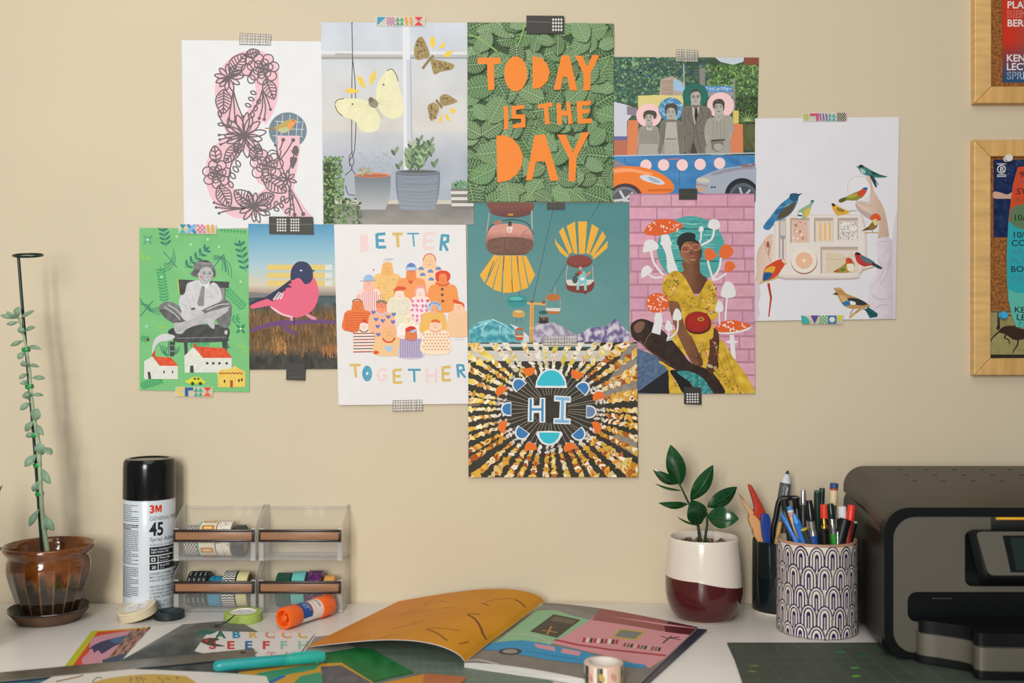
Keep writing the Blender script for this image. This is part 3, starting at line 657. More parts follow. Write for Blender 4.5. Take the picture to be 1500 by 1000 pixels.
    bird(a, ([(50, 428), (95, 365), (150, 295), (205, 250), (228, 226), (255, 225), (265, 250), (250, 300), (215, 350), (160, 385), (115, 398), (85, 445)], '#4584ab'),
         [([(160, 330), (215, 290), (248, 270), (235, 320), (195, 360), (135, 380)], '#59503f'), ([(215, 228), (245, 222), (268, 232), (258, 265), (235, 270), (212, 258)], '#2c5a78'), ([(262, 228), (290, 222), (266, 240)], '#242a30'), ([(50, 428), (105, 370), (125, 385), (88, 445)], '#3a78a5'), ([(120, 340), (170, 285), (190, 300), (140, 350)], '#2f6590')], (), (252, 234))
    feathers(a, [(70, 410), (110, 420)], 5, 4, '#2e6a98', 10, -30); feathers(a, [(140, 320), (200, 300)], 6, 5, '#6aa3c4', 20, -20)
    a.part('printed_bird')
    bird(a, ([(258, 350), (270, 325), (310, 300), (335, 285), (342, 265), (362, 268), (345, 300), (330, 350), (305, 376), (270, 378)], '#8fae8c'), [([(300, 335), (335, 310), (330, 350), (305, 372)], '#d9b847'), ([(338, 265), (362, 266), (348, 285)], '#3f6f88'), ([(262, 345), (285, 340), (288, 368), (266, 376)], '#e1e5e6'), ([(262, 352), (286, 356), (284, 364), (264, 362)], '#2d4f6c')])
    a.part('printed_bird')
    bird(a, ([(466, 290), (475, 283), (492, 292), (540, 318), (578, 335), (560, 348), (510, 356), (482, 335)], '#d9a83b'), [([(466, 290), (475, 283), (490, 294), (480, 305)], '#3a3226'), ([(500, 310), (545, 325), (535, 338), (505, 330)], '#8f7c36')], [([(575, 330), (622, 330)], 3, '#6d6a66'), ([(515, 350), (500, 362)], 4, '#b58f4a')])
    a.part('printed_bird')
    bird(a, ([(512, 262), (560, 242), (600, 222), (640, 205), (665, 188), (685, 190), (675, 222), (650, 250), (610, 266), (560, 266), (520, 280)], '#8a8a3a'), [([(625, 225), (650, 198), (685, 190), (672, 225), (640, 245)], '#cf4a30'), ([(655, 195), (670, 186), (688, 190), (676, 205)], '#3f6aa0'), ([(512, 262), (548, 248), (555, 265), (522, 280)], '#5c5a30'), ([(570, 240), (620, 225), (615, 240), (575, 252)], '#b5a642')], [([(620, 262), (622, 272)], 4, '#8a6a3a')], (672, 196))
    a.part('printed_bird')
    bird(a, ([(628, 62), (645, 48), (662, 56), (700, 78), (735, 100), (802, 122), (750, 128), (700, 118), (655, 105), (638, 85)], '#3f7a76'), [([(630, 62), (645, 48), (660, 55), (658, 66)], '#1d3a3c'), ([(640, 72), (668, 80), (672, 100), (652, 102)], '#a9c0bc'), ([(700, 115), (720, 118), (740, 165), (738, 190), (712, 145)], '#244a48'), ([(700, 80), (760, 108), (720, 112)], '#1f4a48')], [([(720, 120), (752, 172)], 4, '#2a4a48'), ([(740, 112), (805, 122)], 4, '#2a4a48'), ([(618, 60), (630, 64)], 4, '#222222')], (645, 57))
    a.part('printed_bird')
    a.batch(24)
    for i in range(17):
        t = PI*(1+i/16); a.line([(735, 385), (735+32*cos(t), 380+34*sin(t))], 9, ['#c8432b', '#dd6a33'][i % 2])
    a.end()
    bird(a, ([(650, 452), (690, 425), (715, 395), (735, 380), (750, 395), (742, 430), (715, 446), (680, 448)], '#8b6f33'), [([(716, 392), (738, 378), (750, 400), (735, 420)], '#d7c98e'), ([(650, 452), (690, 428), (695, 440)], '#4a3d22')], [([(715, 446), (718, 462)], 3, '#6d5630'), ([(668, 465), (700, 462), (750, 462)], 7, '#c3a368')], (741, 391))
    a.part('printed_bird')
    bird(a, ([(608, 590), (625, 582), (648, 596), (690, 620), (725, 645), (770, 672), (765, 684), (715, 662), (665, 668), (625, 645), (612, 615)], '#b93b32'), [([(640, 600), (690, 618), (730, 645), (690, 648), (655, 630)], '#56717a'), ([(720, 645), (772, 674), (762, 684), (715, 662)], '#23404a'), ([(608, 590), (625, 582), (645, 592), (630, 600)], '#1f2226')], [([(650, 695), (690, 680), (735, 668)], 7, '#b99552')], (622, 592))
    a.part('printed_bird')
    bird(a, ([(478, 700), (520, 672), (560, 640), (575, 618), (592, 628), (608, 660), (600, 690), (560, 706), (500, 706)], '#a9873b'), [([(552, 625), (572, 615), (592, 630), (588, 660), (560, 650)], '#c24f30'), ([(560, 655), (600, 655), (604, 690), (570, 696)], '#e4dcc8'), ([(515, 680), (555, 668), (540, 700), (512, 704)], '#6d7a34'), ([(478, 700), (510, 682), (505, 704)], '#a5582b')], (), (582, 630)); a.ring(538, 688, 24, 16, 3, '#c7a94a', n=16)
    a.part('printed_parrot')
    a.line([(82, 770), (98, 860), (84, 975)], 16, '#b93a26', w1=7); a.line([(90, 800), (102, 860)], 6, '#7f4a2a')
    bird(a, ([(48, 735), (60, 680), (90, 655), (135, 630), (175, 622), (192, 635), (180, 660), (160, 690), (135, 725), (90, 752), (55, 762)], '#c94a28'), [([(60, 690), (95, 668), (125, 672), (110, 705), (70, 715)], '#dba43a'), ([(48, 735), (60, 705), (105, 708), (90, 740), (52, 762)], '#2f5f8f'), ([(165, 625), (192, 632), (190, 648), (172, 645)], '#e4dccb'), ([(180, 640), (200, 640), (188, 662)], '#d3c490')], [([(30, 768), (80, 755), (150, 732)], 9, '#c9a95a')], (178, 636))
    feathers(a, [(60, 715), (100, 712)], 6, 6, '#24507e', -5, 40)
    a.part('printed_jay')
    a.batch(24)
    for i in range(9): a.line([(505, 822), (482+i*6, 802-6*sin(i/8*PI))], 7, jit('#b59a6a', 12))
    a.end()
    bird(a, ([(485, 830), (500, 812), (530, 808), (560, 835), (620, 858), (680, 890), (700, 912), (650, 922), (590, 925), (545, 910), (520, 880), (505, 850)], '#b98f58'), [([(470, 838), (500, 828), (505, 842)], '#22211f'), ([(565, 862), (630, 865), (685, 898), (640, 905), (590, 892)], '#2c3a38'), ([(532, 885), (575, 878), (582, 900), (545, 908)], '#2f74a6'), ([(578, 878), (610, 885), (612, 900), (585, 900)], '#e7e2d8'), ([(515, 845), (550, 850), (560, 870), (535, 885)], '#cda97a')], (), (520, 822))
    a.poly([(670, 930), (690, 915), (748, 955), (745, 975), (700, 982)], '#1f5c5c'); a.line([(660, 925), (735, 970)], 6, '#173f44'); a.line([(575, 980), (610, 950), (655, 920)], 14, '#c3a35c'); a.line([(600, 922), (580, 960)], 5, '#8a7350'); a.line([(640, 920), (615, 950)], 5, '#8a7350')
    a.build(root)
# ---------------------------------------------------------------- green print, child on a chair
def sprig(a, x0, y0, x1, y1, n, l, w, c, al=55, stem=3):
    dx, dy = x1-x0, y1-y0; L = math.hypot(dx, dy); g = math.degrees(math.atan2(dy, dx)); a.batch()
    if stem: a.line([(x0, y0), (x1, y1)], stem, c)
    for i in range(n):
        t = (i+.5)/n
        for s in (-1, 1):
            an = math.radians(g+s*al); px, py = x0+dx*t, y0+dy*t; a.ell(px+cos(an)*l*.55, py+sin(an)*l*.55, l*.5, w/2, c, g+s*al, n=8)
    a.ell(x1, y1, l*.5, w/2, c, g, n=8); a.end()
def art_green():
    root, a = wall_print([(205, 333.7), (364.5, 336), (366, 574), (205, 571)], .0022, 'green print of a cross-legged child on a chair above painted houses', '#79bd7c')
    a.frame(195, 315, .275); a.part('printed_leaves')
    a.grad(35, 60, 625, 945, 8, 12, lambda x, y: tuple(v+fbm(x, y, 80, 3)*14 for v in (118, 188, 122)))
    T = '#357a6a'; B = '#3f9d66'
    sprig(a, 180, 170, 165, 75, 4, 34, 13, T); sprig(a, 603, 302, 570, 150, 5, 36, 14, T); sprig(a, 275, 283, 395, 180, 5, 34, 14, T, 50)
    sprig(a, 172, 465, 150, 290, 11, 28, 10, B, 65); sprig(a, 598, 498, 500, 400, 9, 28, 9, B, 65); sprig(a, 40, 912, 150, 878, 8, 26, 10, B); sprig(a, 300, 690, 400, 680, 7, 20, 9, B)
    sprig(a, 40, 655, 80, 660, 3, 20, 9, B); sprig(a, 460, 80, 600, 90, 8, 14, 6, B); sprig(a, 520, 560, 560, 552, 2, 30, 10, B)
    a.batch()
    for i in range(4):
        a.curve([(215-i*2, 180+i*22), (228-i*12, 240+i*5), (200-i*10, 285-i*8), (165, 300-i*14)], 3, T)
        a.curve([(430, 215+i*8), (480-i*2, 225+i*4), (520-i*14, 270+i*6), (526-i*16, 335-i*14)], 3, T)
        a.curve([(40, 440+i*12), (60+i*8, 480), (100, 515-i*5), (150, 530-i*14)], 3, T)
        a.curve([(145+i*14, 690+i*4), (160+i*6, 730), (190, 752)], 4, T); a.curve([(250-i*10, 700+i*4), (240-i*8, 730), (200, 752)], 4, T)
        a.curve([(505+i*6, 680+i*8), (500, 710), (480, 730)], 3, T)
    for P in ([(165, 195), (235, 278)], [(485, 210), (420, 290)], [(485, 210), (500, 300)], [(40, 540), (110, 455)], [(190, 640), (192, 750)]): a.line(P, 4, T)
    a.end()
    for x, y, c in ((80, 132, '#5fa27b'), (575, 605, '#2f8b5a')):
        for t in (45, 135, 225, 315): a.ell(x+17*cos(math.radians(t)), y+17*sin(math.radians(t)), 15, 7, c, t)
        a.ell(x, y, 6, c='#dbe8d0')
    for x, y in ((310, 158), (460, 170), (575, 355), (75, 592), (235, 115), (155, 330), (400, 130)): a.ell(x, y, 8, c='#93cf98'); a.ell(x, y, 4, c='#b5e0b5')
    for P in ([(50, 190), (60, 240), (75, 225), (95, 235)], [(560, 690), (600, 710), (590, 740)], [(130, 600), (180, 596)]): a.curve(P, 7, '#97c94e')
    a.curve([(240, 340), (248, 420)], 5, '#c4c64a'); a.ell(83, 662, 8, c='#7a2f3a')
    a.frame(225, 370, .15); a.part('printed_chair')
    DK = lambda x, y: tuple(max(20, v+fbm(x, y, 50, 3)*35) for v in (70, 72, 72))
    a.poly([(248, 262), (745, 285), (735, 345), (705, 345), (705, 470), (320, 430), (262, 405)], DK); a.poly([(650, 345), (700, 345), (700, 470), (665, 460)], '#8a8c8c')
    a.poly(crom([(145, 770), (250, 720), (600, 700), (740, 740), (735, 830), (690, 868), (240, 875), (200, 830)], 3), DK); a.poly([(160, 868), (215, 870), (205, 1010), (165, 1010)], DK); a.poly([(300, 870), (335, 870), (340, 1010), (310, 1010)], '#45484a'); a.poly([(672, 865), (725, 860), (720, 1000), (685, 1000)], DK)
    a.line([(240, 835), (715, 825)], 6, '#8b8d8d'); a.ell(712, 778, 16, 22, '#b9bbbc'); a.line([(165, 905), (210, 905)], 7, '#8d9090'); a.line([(165, 960), (208, 960)], 7, '#9d9f9f')
    a.part('printed_child')
    gs = lambda b, s=14: (lambda x, y: tuple(max(10, min(245, v+fbm(x, y, 45, 3)*s*3)) for v in (b, b+1, b+2)))
    a.poly(crom([(55, 545), (100, 490), (170, 480), (250, 520), (300, 580), (330, 660), (290, 700), (205, 690), (130, 640)], 4), gs(118)); a.poly(crom([(60, 560), (120, 560), (220, 610), (310, 670), (240, 690), (205, 688), (120, 640)], 3), gs(96))
    a.poly(crom([(380, 600), (520, 520), (640, 470), (720, 465), (762, 510), (765, 600), (740, 720), (650, 720), (600, 640), (450, 640)], 4), gs(112)); a.batch()
    for P in ([(150, 510), (230, 560), (300, 640)], [(110, 530), (200, 590), (270, 660)], [(520, 560), (640, 510), (740, 500)], [(560, 600), (660, 550), (750, 530)]): a.curve(P, 7, '#d0d2d3')
    a.end()
    a.poly(crom([(330, 310), (370, 285), (440, 268), (480, 300), (540, 320), (590, 290), (640, 330), (665, 400), (665, 470), (560, 520), (480, 560), (400, 600), (320, 600), (260, 530), (258, 440), (310, 395)], 4), gs(200, 6)); a.batch()
    for P in ([(320, 420), (350, 470), (370, 560)], [(400, 470), (380, 420)], [(560, 400), (590, 460)], [(520, 440), (580, 420)], [(300, 500), (340, 560)], [(610, 340), (640, 420)]): a.curve(P, 4, '#a5a7a8')
    a.end(); a.poly([(370, 540), (410, 535), (412, 560), (375, 562)], '#5a5c5d')
    a.poly(crom([(280, 570), (340, 570), (380, 620), (370, 670), (320, 665), (280, 630)], 3), gs(195, 6)); a.poly(crom([(360, 570), (440, 560), (500, 590), (450, 640), (390, 650)], 3), gs(190, 6))
    a.poly(crom([(205, 690), (280, 680), (400, 640), (540, 580), (700, 540), (740, 560), (660, 620), (560, 680), (420, 710), (330, 745), (280, 790), (220, 780)], 4), gs(178, 10)); a.blob([(520, 650), (590, 640), (600, 735), (570, 735), (530, 690)], gs(185, 8))
    a.batch()
    for i in range(6): a.line([(225+i*16, 770), (215+i*22, 715)], 3, '#8d8f90')
    a.end()
    a.poly([(440, 268), (500, 300), (560, 290), (540, 330), (520, 350), (490, 325), (455, 305)], '#d9dbdc'); a.poly([(478, 325), (505, 330), (495, 520), (440, 520), (432, 490)], gs(130, 8)); a.batch()
    for i in range(7): a.line([(440, 505-i*25), (495, 470-i*20)], 3, '#9b9d9e')
    a.end()
    a.part('printed_head'); a.poly(crom([(445, 180), (480, 140), (560, 130), (585, 180), (580, 240), (550, 290), (510, 312), (465, 300), (445, 250)], 4), gs(178, 6))
    a.poly(crom([(365, 200), (395, 170), (400, 120), (440, 82), (500, 72), (560, 90), (590, 140), (612, 190), (605, 235), (588, 235), (580, 180), (540, 140), (480, 150), (450, 190), (440, 240), (395, 230), (370, 215)], 4), gs(92, 22)); a.batch()
    for i in range(16):
        x = 400+i*12; a.curve([(x, 170-abs(i-6)*2), (x+15, 110), (x+40, 88+i*2)], 3, jit('#a8aaab', 25))
    a.end(); a.ell(447, 212, 9, 16, '#b9bbbc')
    for x in (500, 556): a.ell(x, 206, 13, 5, '#2f3133'); a.line([(x-18, 190), (x+16, 188)], 5, '#5a5c5d')
    a.line([(534, 205), (540, 240), (524, 244)], 4, '#8a8c8d'); a.curve([(490, 262), (515, 278), (545, 262)], 6, '#4a4c4d'); a.curve([(500, 266), (518, 274), (538, 264)], 4, '#e6e7e8')
    a.poly([(458, 238), (480, 222), (490, 246), (470, 250)], '#df6a4a'); a.poly([(562, 238), (582, 230), (580, 258)], '#df6a4a')
    a.frame(195, 315, .275); a.part('printed_house')
    def house(P, roof, chim, holes):
        a.poly(P, lambda x, y: tuple(v+fbm(x, y, 25, 3)*16 for v in (216, 218, 206)))
        a.poly(chim, '#c8442c'); a.poly(roof, lambda x, y: tuple(max(0, v+fbm(x, y, 18, 3)*45) for v in (214, 82, 46)))
        for h in holes: a.poly(h, '#3b4a48')
    house([(62, 778), (105, 752), (145, 802), (242, 802), (242, 873), (62, 872)], [(108, 752), (205, 758), (243, 802), (146, 802)], [(104, 722), (119, 722), (121, 756), (104, 752)], [[(80, 834), (95, 834), (100, 872), (85, 872)], [(164, 828), (172, 828), (172, 842), (164, 842)], [(210, 828), (217, 828), (217, 842), (210, 842)]])
    a.blob([(103, 740), (108, 690), (125, 652), (165, 632), (215, 638), (224, 652), (195, 668), (150, 675), (125, 695), (114, 722)], '#c9ccce', 4)
    a.part('printed_house')
    house([(276, 750), (325, 700), (375, 760), (528, 760), (528, 838), (278, 838)], [(325, 698), (490, 708), (530, 760), (376, 760)], [(323, 678), (336, 690), (345, 712), (325, 708)], [[(306, 802), (324, 800), (327, 838), (306, 838)]]+[[(x-7, 782), (x+6, 782), (x+6, 795), (x-7, 795)] for x in (398, 430, 463, 502)])
    a.part('printed_house')
    a.poly([(452, 840), (470, 822), (520, 818), (545, 802), (575, 820), (600, 832), (600, 915), (455, 917)], lambda x, y: tuple(v+fbm(x, y, 22, 3)*25 for v in (226, 196, 92))); a.line([(460+i*9, 838+(i % 2)*7) for i in range(15)], 5, '#a6442c')
    for x, y in ((490, 884), (566, 880), (582, 876)): a.ell(x, y, 5, 9, '#3f3a30')
    a.poly([(519, 878), (534, 878), (534, 917), (519, 917)], '#a8522c')
    a.part('printed_car'); a.blob([(280, 882), (300, 874), (320, 862), (358, 862), (375, 878), (390, 886), (380, 895), (300, 896)], '#cfd136'); a.ell(320, 896, 9, c='#3f3a2a'); a.ell(361, 896, 9, c='#3f3a2a'); a.rect(326, 866, 338, 876, '#4a4f3a'); a.rect(344, 866, 356, 876, '#4a4f3a')
    a.build(root)
# ---------------------------------------------------------------- pink bird over a field
def art_pinkbird():
    root, a = wall_print([(364.5, 328), (491, 329), (495, 540), (366, 541)], .0032, 'print of a pink and navy bird on a purple branch at dusk', '#5a5248')
    a.frame(355, 310, .25); a.part('field_photo')
    def sky(x, y):
        st = [(70, (82, 146, 184)), (200, (130, 178, 200)), (330, (170, 196, 202)), (430, (208, 198, 176)), (470, (170, 154, 140)), (500, (110, 108, 106))]
        for (a0, c0), (a1, c1) in zip(st, st[1:]):
            if y <= a1: return mixc(c0, c1, max(0, (y-a0)/(a1-a0)))
        return st[-1][1]
    a.grad(30, 68, 565, 500, 6, 26, sky)
    a.grad(30, 492, 565, 930, 44, 44, lambda x, y: tuple(max(15, v+fbm(x, y*.5, 28, 4)*42+fbm(x, y, 110, 2)*22) for v in mixc(mixc((62, 76, 80), (104, 80, 52), min(1, max(0, (y-520)/90))), (60, 60, 54), min(1, max(0, (y-790)/60)))))
    a.poly([(350, 480), (420, 500), (480, 508), (560, 510), (560, 535), (330, 535)], '#4d5c60'); a.poly([(36, 470), (150, 480), (200, 500), (36, 505)], '#7d7a78')
    for l in range(3):
        a.batch()
        for i in range(150):
            x, y = R.uniform(40, 560), R.uniform(580, 830); h = R.uniform(20, 60); c = jit(R.choice(['#96683c', '#7a5a38', '#b07c42', '#5c4a36']), 14)
            a.line([(x, y+h*.5), (x+R.uniform(-10, 10), y-h*.5)], 3.5, c, w1=1)
        a.end()
    a.batch()
    for i in range(50):
        x, y = R.uniform(180, 260), R.uniform(740, 820); a.line([(x, y+20), (x+R.uniform(-12, 12), y-25)], 2.5, jit('#c08c4c', 14), w1=1)
        x, y = R.uniform(470, 560), R.uniform(790, 850); a.line([(x, y+15), (x+R.uniform(-15, 15), y-20)], 3, jit('#b87434', 14), w1=1)
    a.end()
    a.part('yellow_stripes')
    for y in (327, 374, 420):
        a.rect(150, y-16, 486, y+16, '#d9c06e'); a.rect(486, y-16, 528, y+16, '#d7d8d4'); a.batch(4)
        for i in range(30): a.line([(155+i*12.5, y-14), (158+i*12.5, y+14)], 1.6, '#e3d08c' if i < 26 else '#c3c6c4')
        a.end()
    a.part('printed_branch'); a.poly(crom([(50, 690), (110, 665), (200, 640), (330, 635), (440, 630), (550, 640), (550, 658), (440, 655), (330, 660), (215, 668), (120, 685), (55, 708)], 3), '#6a4675'); a.poly([(215, 662), (250, 665), (325, 712), (325, 728), (260, 700)], '#6a4675')
    a.part('printed_bird'); P = '#de667f'
    a.blob([(288, 400), (290, 340), (305, 310), (320, 330), (300, 400)], P)
    a.blob([(50, 553), (90, 530), (150, 508), (200, 470), (280, 405), (340, 385), (410, 380), (435, 410), (450, 470), (440, 530), (410, 580), (360, 610), (300, 622), (230, 600), (190, 575), (165, 553), (100, 562), (60, 568)], P)
    a.blob([(165, 555), (200, 570), (240, 596), (300, 614), (300, 624), (235, 606), (190, 580)], '#e9b8c4')
    a.poly([(48, 545), (60, 528), (130, 505), (215, 450), (285, 398), (292, 420), (270, 425), (295, 443), (255, 448), (262, 455), (240, 470), (180, 526), (150, 510), (90, 530)], '#2f3650')
    for i in range(3): a.poly([(180+i*20, 515-i*2), (215+i*12, 470+i*4), (222+i*12, 472+i*4), (190+i*20, 518-i*2)], '#d5d3da')
    a.blob([(285, 395), (290, 340), (318, 300), (350, 292), (385, 302), (410, 335), (417, 380), (400, 415), (370, 425), (350, 402), (330, 388), (300, 402)], '#343b5c'); a.poly([(405, 335), (430, 347), (410, 355)], '#3d4668'); a.ell(347, 345, 9, 6, '#8b8fae'); a.ell(347, 345, 4, c='#e8e8ee')
    a.poly([(281, 620), (298, 620), (302, 638), (284, 638)], '#d98aa0'); a.poly([(300, 618), (312, 616), (310, 658), (302, 658)], '#343b5c'); a.poly([(372, 602), (385, 596), (438, 622), (435, 634), (410, 632), (378, 612)], '#d98aa0')
    a.build(root)
# ---------------------------------------------------------------- BETTER TOGETHER
def art_better():
    root, a = wall_print([(490, 329), (682.5, 329.5), (687, 591), (496.6, 593)], .0042, 'white print of a drawn crowd lettered BETTER TOGETHER', '#e3e1e1')
    a.frame(485, 320, .29)
    def stroke_text(items, part):
        a.part(part)
        for ch, x, y, w, h, c, sk, tw in items:
            L = {'B': [[(0, 0), (0, 1)], [(0, .05), (.8, .1), (.85, .4), (.1, .48), (.95, .6), (.9, .93), (0, .95)]], 'E': [[(0, 0), (0, 1)], [(0, .05), (1, 0)], [(0, .48), (.85, .48)], [(0, .95), (1, .93)]], 'T': [[(-.05, .05), (1.1, .05)], [(.5, 0), (.5, 1)]],
                 'R': [[(.05, 0), (.05, 1)], [(.05, .05), (.8, .08), (.85, .42), (.1, .52)], [(.3, .5), (.95, 1)]], 'G': [[(1, .15), (.6, .03), (.15, .15), (0, .5), (.15, .88), (.6, .97), (.95, .8), (.95, .55), (.5, .55)]], 'H': [[(0, 0), (0, 1)], [(1, 0), (1, 1)], [(0, .5), (1, .5)]], 'O': []}[ch]
            if ch == 'B': a.poly([(x, y), (x+w*.85, y+h*.03), (x+w*.9, y+h*.3), (x+w*.75, y+h*.42), (x+w, y+h*.55), (x+w, y+h*.9), (x+w*.2, y+h), (x+w*.02, y+h)], c); continue
            if ch == 'O': a.ell(x+w/2, y+h/2, w/2, h/2, c); a.ell(x+w/2, y+h/2, w*.13, h*.1, '#d5e0e4'); continue
            for S in L: a.line([(x+sk*v*h+u*w, y+v*h) for u, v in S], tw, c)
    BL = '#4e9ab4'; YE = '#d3b765'; PK = '#e8cdcc'
    stroke_text([('B', 148, 82, 45, 92, PK, 0, 14), ('E', 232, 78, 44, 72, BL, .05, 15), ('T', 312, 76, 46, 70, YE, .08, 15), ('T', 388, 74, 52, 68, BL, .1, 8), ('E', 474, 76, 52, 80, PK, -.05, 15), ('R', 560, 82, 40, 82, BL, -.1, 14)], 'lettering')
    stroke_text([('T', 98, 736, 48, 66, YE, .1, 13), ('O', 159, 742, 50, 80, BL, 0, 1), ('G', 238, 757, 44, 62, PK, 0, 13), ('E', 318, 762, 40, 70, YE, .03, 13), ('T', 392, 760, 56, 65, BL, .04, 11), ('H', 484, 757, 46, 72, PK, .03, 13), ('E', 565, 748, 40, 72, YE, .02, 14), ('R', 636, 736, 38, 66, BL, .1, 12)], 'lettering')
    a.batch()
    for i in range(70):
        x, y = R.choice([(R.uniform(165, 205), R.uniform(755, 815)), (R.uniform(232, 275), R.uniform(80, 150)), (R.uniform(560, 605), R.uniform(85, 155)), (R.uniform(640, 675), R.uniform(740, 770))]); 
        if 160 < x < 210: a.ell(x, y, 3, 1.5, '#8cc3d2', R.uniform(0, 90), n=5)
    a.end()
    a.frame(500, 365, .165)
    def heart(x, y, r, c): a.poly([(x, y+r), (x-r, y-r*.1), (x-r*.8, y-r*.75), (x-r*.35, y-r*.75), (x, y-r*.3), (x+r*.35, y-r*.75), (x+r*.8, y-r*.75), (x+r, y-r*.1)], c)
    def folk(cx, ty, hw, hh, bt, bw, bb, skin, cloth, r=.35):
        """rounded head on a broad rounded body"""
        a.part('drawn_person')
        a.poly(crom([(cx-bw*.98, bb), (cx-bw, bt+(bb-bt)*.35), (cx-bw*.85, bt+(bb-bt)*.08), (cx-bw*.45, bt), (cx+bw*.45, bt), (cx+bw*.85, bt+(bb-bt)*.08), (cx+bw, bt+(bb-bt)*.35), (cx+bw*.98, bb)], 4), cloth)
        a.poly(crom([(cx-hw, bt+12), (cx-hw, ty+hh*.5), (cx-hw*.75, ty+hh*.1), (cx, ty), (cx+hw*.75, ty+hh*.1), (cx+hw, ty+hh*.5), (cx+hw, bt+12), (cx, bt+26)], 4), skin)
        a.batch()
        for s in (-1, 1): a.ell(cx+s*hw*.35, ty+hh*.5, 3.5, c='#7a4a3a', n=6)
        a.line([(cx, ty+hh*.5), (cx+3, ty+hh*.64)], 3, '#c2603c'); a.curve([(cx-hw*.25, ty+hh*.74), (cx, ty+hh*.79), (cx+hw*.25, ty+hh*.74)], 3, '#a84a38'); a.end()
    folk(785, 48, 58, 120, 150, 125, 360, '#efc39b', '#f0cda6'); a.curve([(727, 105), (745, 58), (785, 42), (825, 58), (842, 105)], 8, '#d8574c')
    for x, y in ((710, 172), (793, 195), (862, 172), (725, 225), (800, 265)): a.blob([(x-24, y+12), (x-18, y-8), (x, y-16), (x+18, y-8), (x+24, y+12)], '#6f8cc4')
    folk(411, 115, 50, 110, 215, 130, 470, '#e9b268', '#ecc078'); a.batch()
    for i in range(130): a.ell(R.uniform(320, 520), R.uniform(250, 450), 3, c='#a97838', n=5)
    for i in range(5): a.curve([(375+i*15, 110), (395+i*15, 85), (420+i*15, 100)], 2, '#8a8a8a')
    a.end()
    folk(622, 150, 42, 90, 255, 130, 470, '#e88c4e', '#ee9a5c'); a.blob([(582, 185), (583, 150), (600, 130), (622, 122), (645, 130), (662, 150), (662, 188)], '#5c84c0'); a.rect(582, 160, 662, 188, '#b5cfe6'); heart(618, 292, 20, '#d8483a')
    folk(247, 240, 46, 90, 350, 108, 560, '#efb7a4', '#efd6cf'); a.batch()
    for i in range(13): a.line([(146+i*17, 375 if 2 < i < 11 else 400), (144+i*17, 555)], 5, '#d4646a')
    a.end(); a.blob([(205, 280), (206, 250), (225, 230), (247, 226), (272, 232), (290, 252), (292, 280)], '#9db8dc'); a.line([(165, 284), (315, 280)], 4, '#6f7f98'); a.ell(290, 184, 7, c='#c8405a')
    folk(902, 215, 45, 90, 310, 132, 545, '#e98a50', '#ec964e'); a.blob([(838, 250), (840, 215), (870, 195), (905, 190), (945, 198), (968, 225), (966, 262), (940, 290), (935, 235), (900, 215), (870, 235), (868, 285), (845, 280)], '#d9482c'); a.curve([(838, 295), (870, 315), (930, 318), (962, 295)], 14, '#dd5c34')
    for x, y in ((898, 355), (898, 405), (902, 460)): a.ell(x, y, 13, c='#5f5248')
    folk(520, 370, 42, 70, 425, 105, 640, '#f1dccb', '#e4dcc4'); a.blob([(470, 390), (478, 350), (505, 332), (560, 335), (578, 350), (560, 362), (500, 366), (485, 372)], '#d9552f'); a.batch()
    for i in range(90): a.ell(R.uniform(440, 630), R.uniform(440, 640), R.uniform(4, 9), R.uniform(2, 4), jit(R.choice(['#cdd6dc', '#d6c08f', '#b7cdbb', '#e8d8c0']), 8), R.uniform(0, 180), n=6)
    a.end()
    folk(705, 345, 38, 85, 420, 90, 640, '#f4d9cc', '#f3dcdc'); a.ring(705, 390, 44, 62, 14, '#e7a9b0', 170, 370); a.batch()
    for i in range(20): a.ell(635+(i % 4)*42+R.uniform(-8, 8), 460+(i//4)*42+R.uniform(-8, 8), 17, 12, '#d883a4', R.uniform(0, 180), n=9)
    a.end(); heart(772, 455, 13, '#c8402c')
    folk(150, 455, 52, 90, 540, 125, 720, '#dc7a3e', '#e4783c'); a.batch()
    for i in range(9): a.curve([(35, 580+i*17), (150, 565+i*22), (270, 575+i*17)], 6, '#cc4a28')
    a.end(); a.curve([(100, 470), (120, 448), (160, 446), (190, 470)], 10, '#8a7048')
    folk(360, 470, 46, 85, 560, 118, 800, '#ef9a72', '#f0b48e'); a.ring(335, 500, 17, 16, 5, '#d0453c', n=12); a.ring(380, 500, 17, 16, 5, '#d0453c', n=12); a.blob([(310, 480), (325, 455), (360, 450), (400, 462), (408, 485), (360, 475)], '#8b7a60'); a.curve([(315, 560), (355, 580), (405, 558)], 12, '#bcc8e0')
    for x, y in ((288, 560), (420, 600), (312, 622), (372, 634), (462, 645), (327, 685), (332, 757), (468, 578)): heart(x, y, 21, '#5f75bb')
    folk(600, 580, 36, 75, 650, 92, 800, '#eee0c0', '#f3e9e0'); a.batch()
    for i in range(26): a.ell(R.uniform(500, 700), R.uniform(660, 790), 9, 5, jit(R.choice(['#e8b8ae', '#e4d6a8', '#bcd0dc']), 8), R.uniform(0, 180), n=6)
    a.end()
    folk(820, 500, 26, 60, 560, 110, 740, '#ecaf7a', '#e9b75e'); a.ring(828, 530, 48, 52, 30, '#a9c4e4', 165, 375); a.ring(828, 510, 46, 34, 7, '#3f6fa0', 190, 350)
    folk(1045, 470, 45, 75, 545, 100, 765, '#f2c6a6', '#eec39a'); a.blob([(990, 465), (1000, 445), (1040, 458), (1085, 480), (1092, 520), (1070, 492), (1020, 482)], '#d9582f')
    folk(205, 650, 38, 65, 715, 50, 745, '#f1d9cc', '#efe4dc'); a.blob([(180, 655), (195, 635), (205, 612), (222, 635), (236, 660), (205, 650)], '#cf4030'); a.curve([(165, 715), (205, 738), (245, 715)], 12, '#76705c')
    a.poly([(120, 738), (292, 738), (300, 915), (105, 915)], '#e9ddd3')
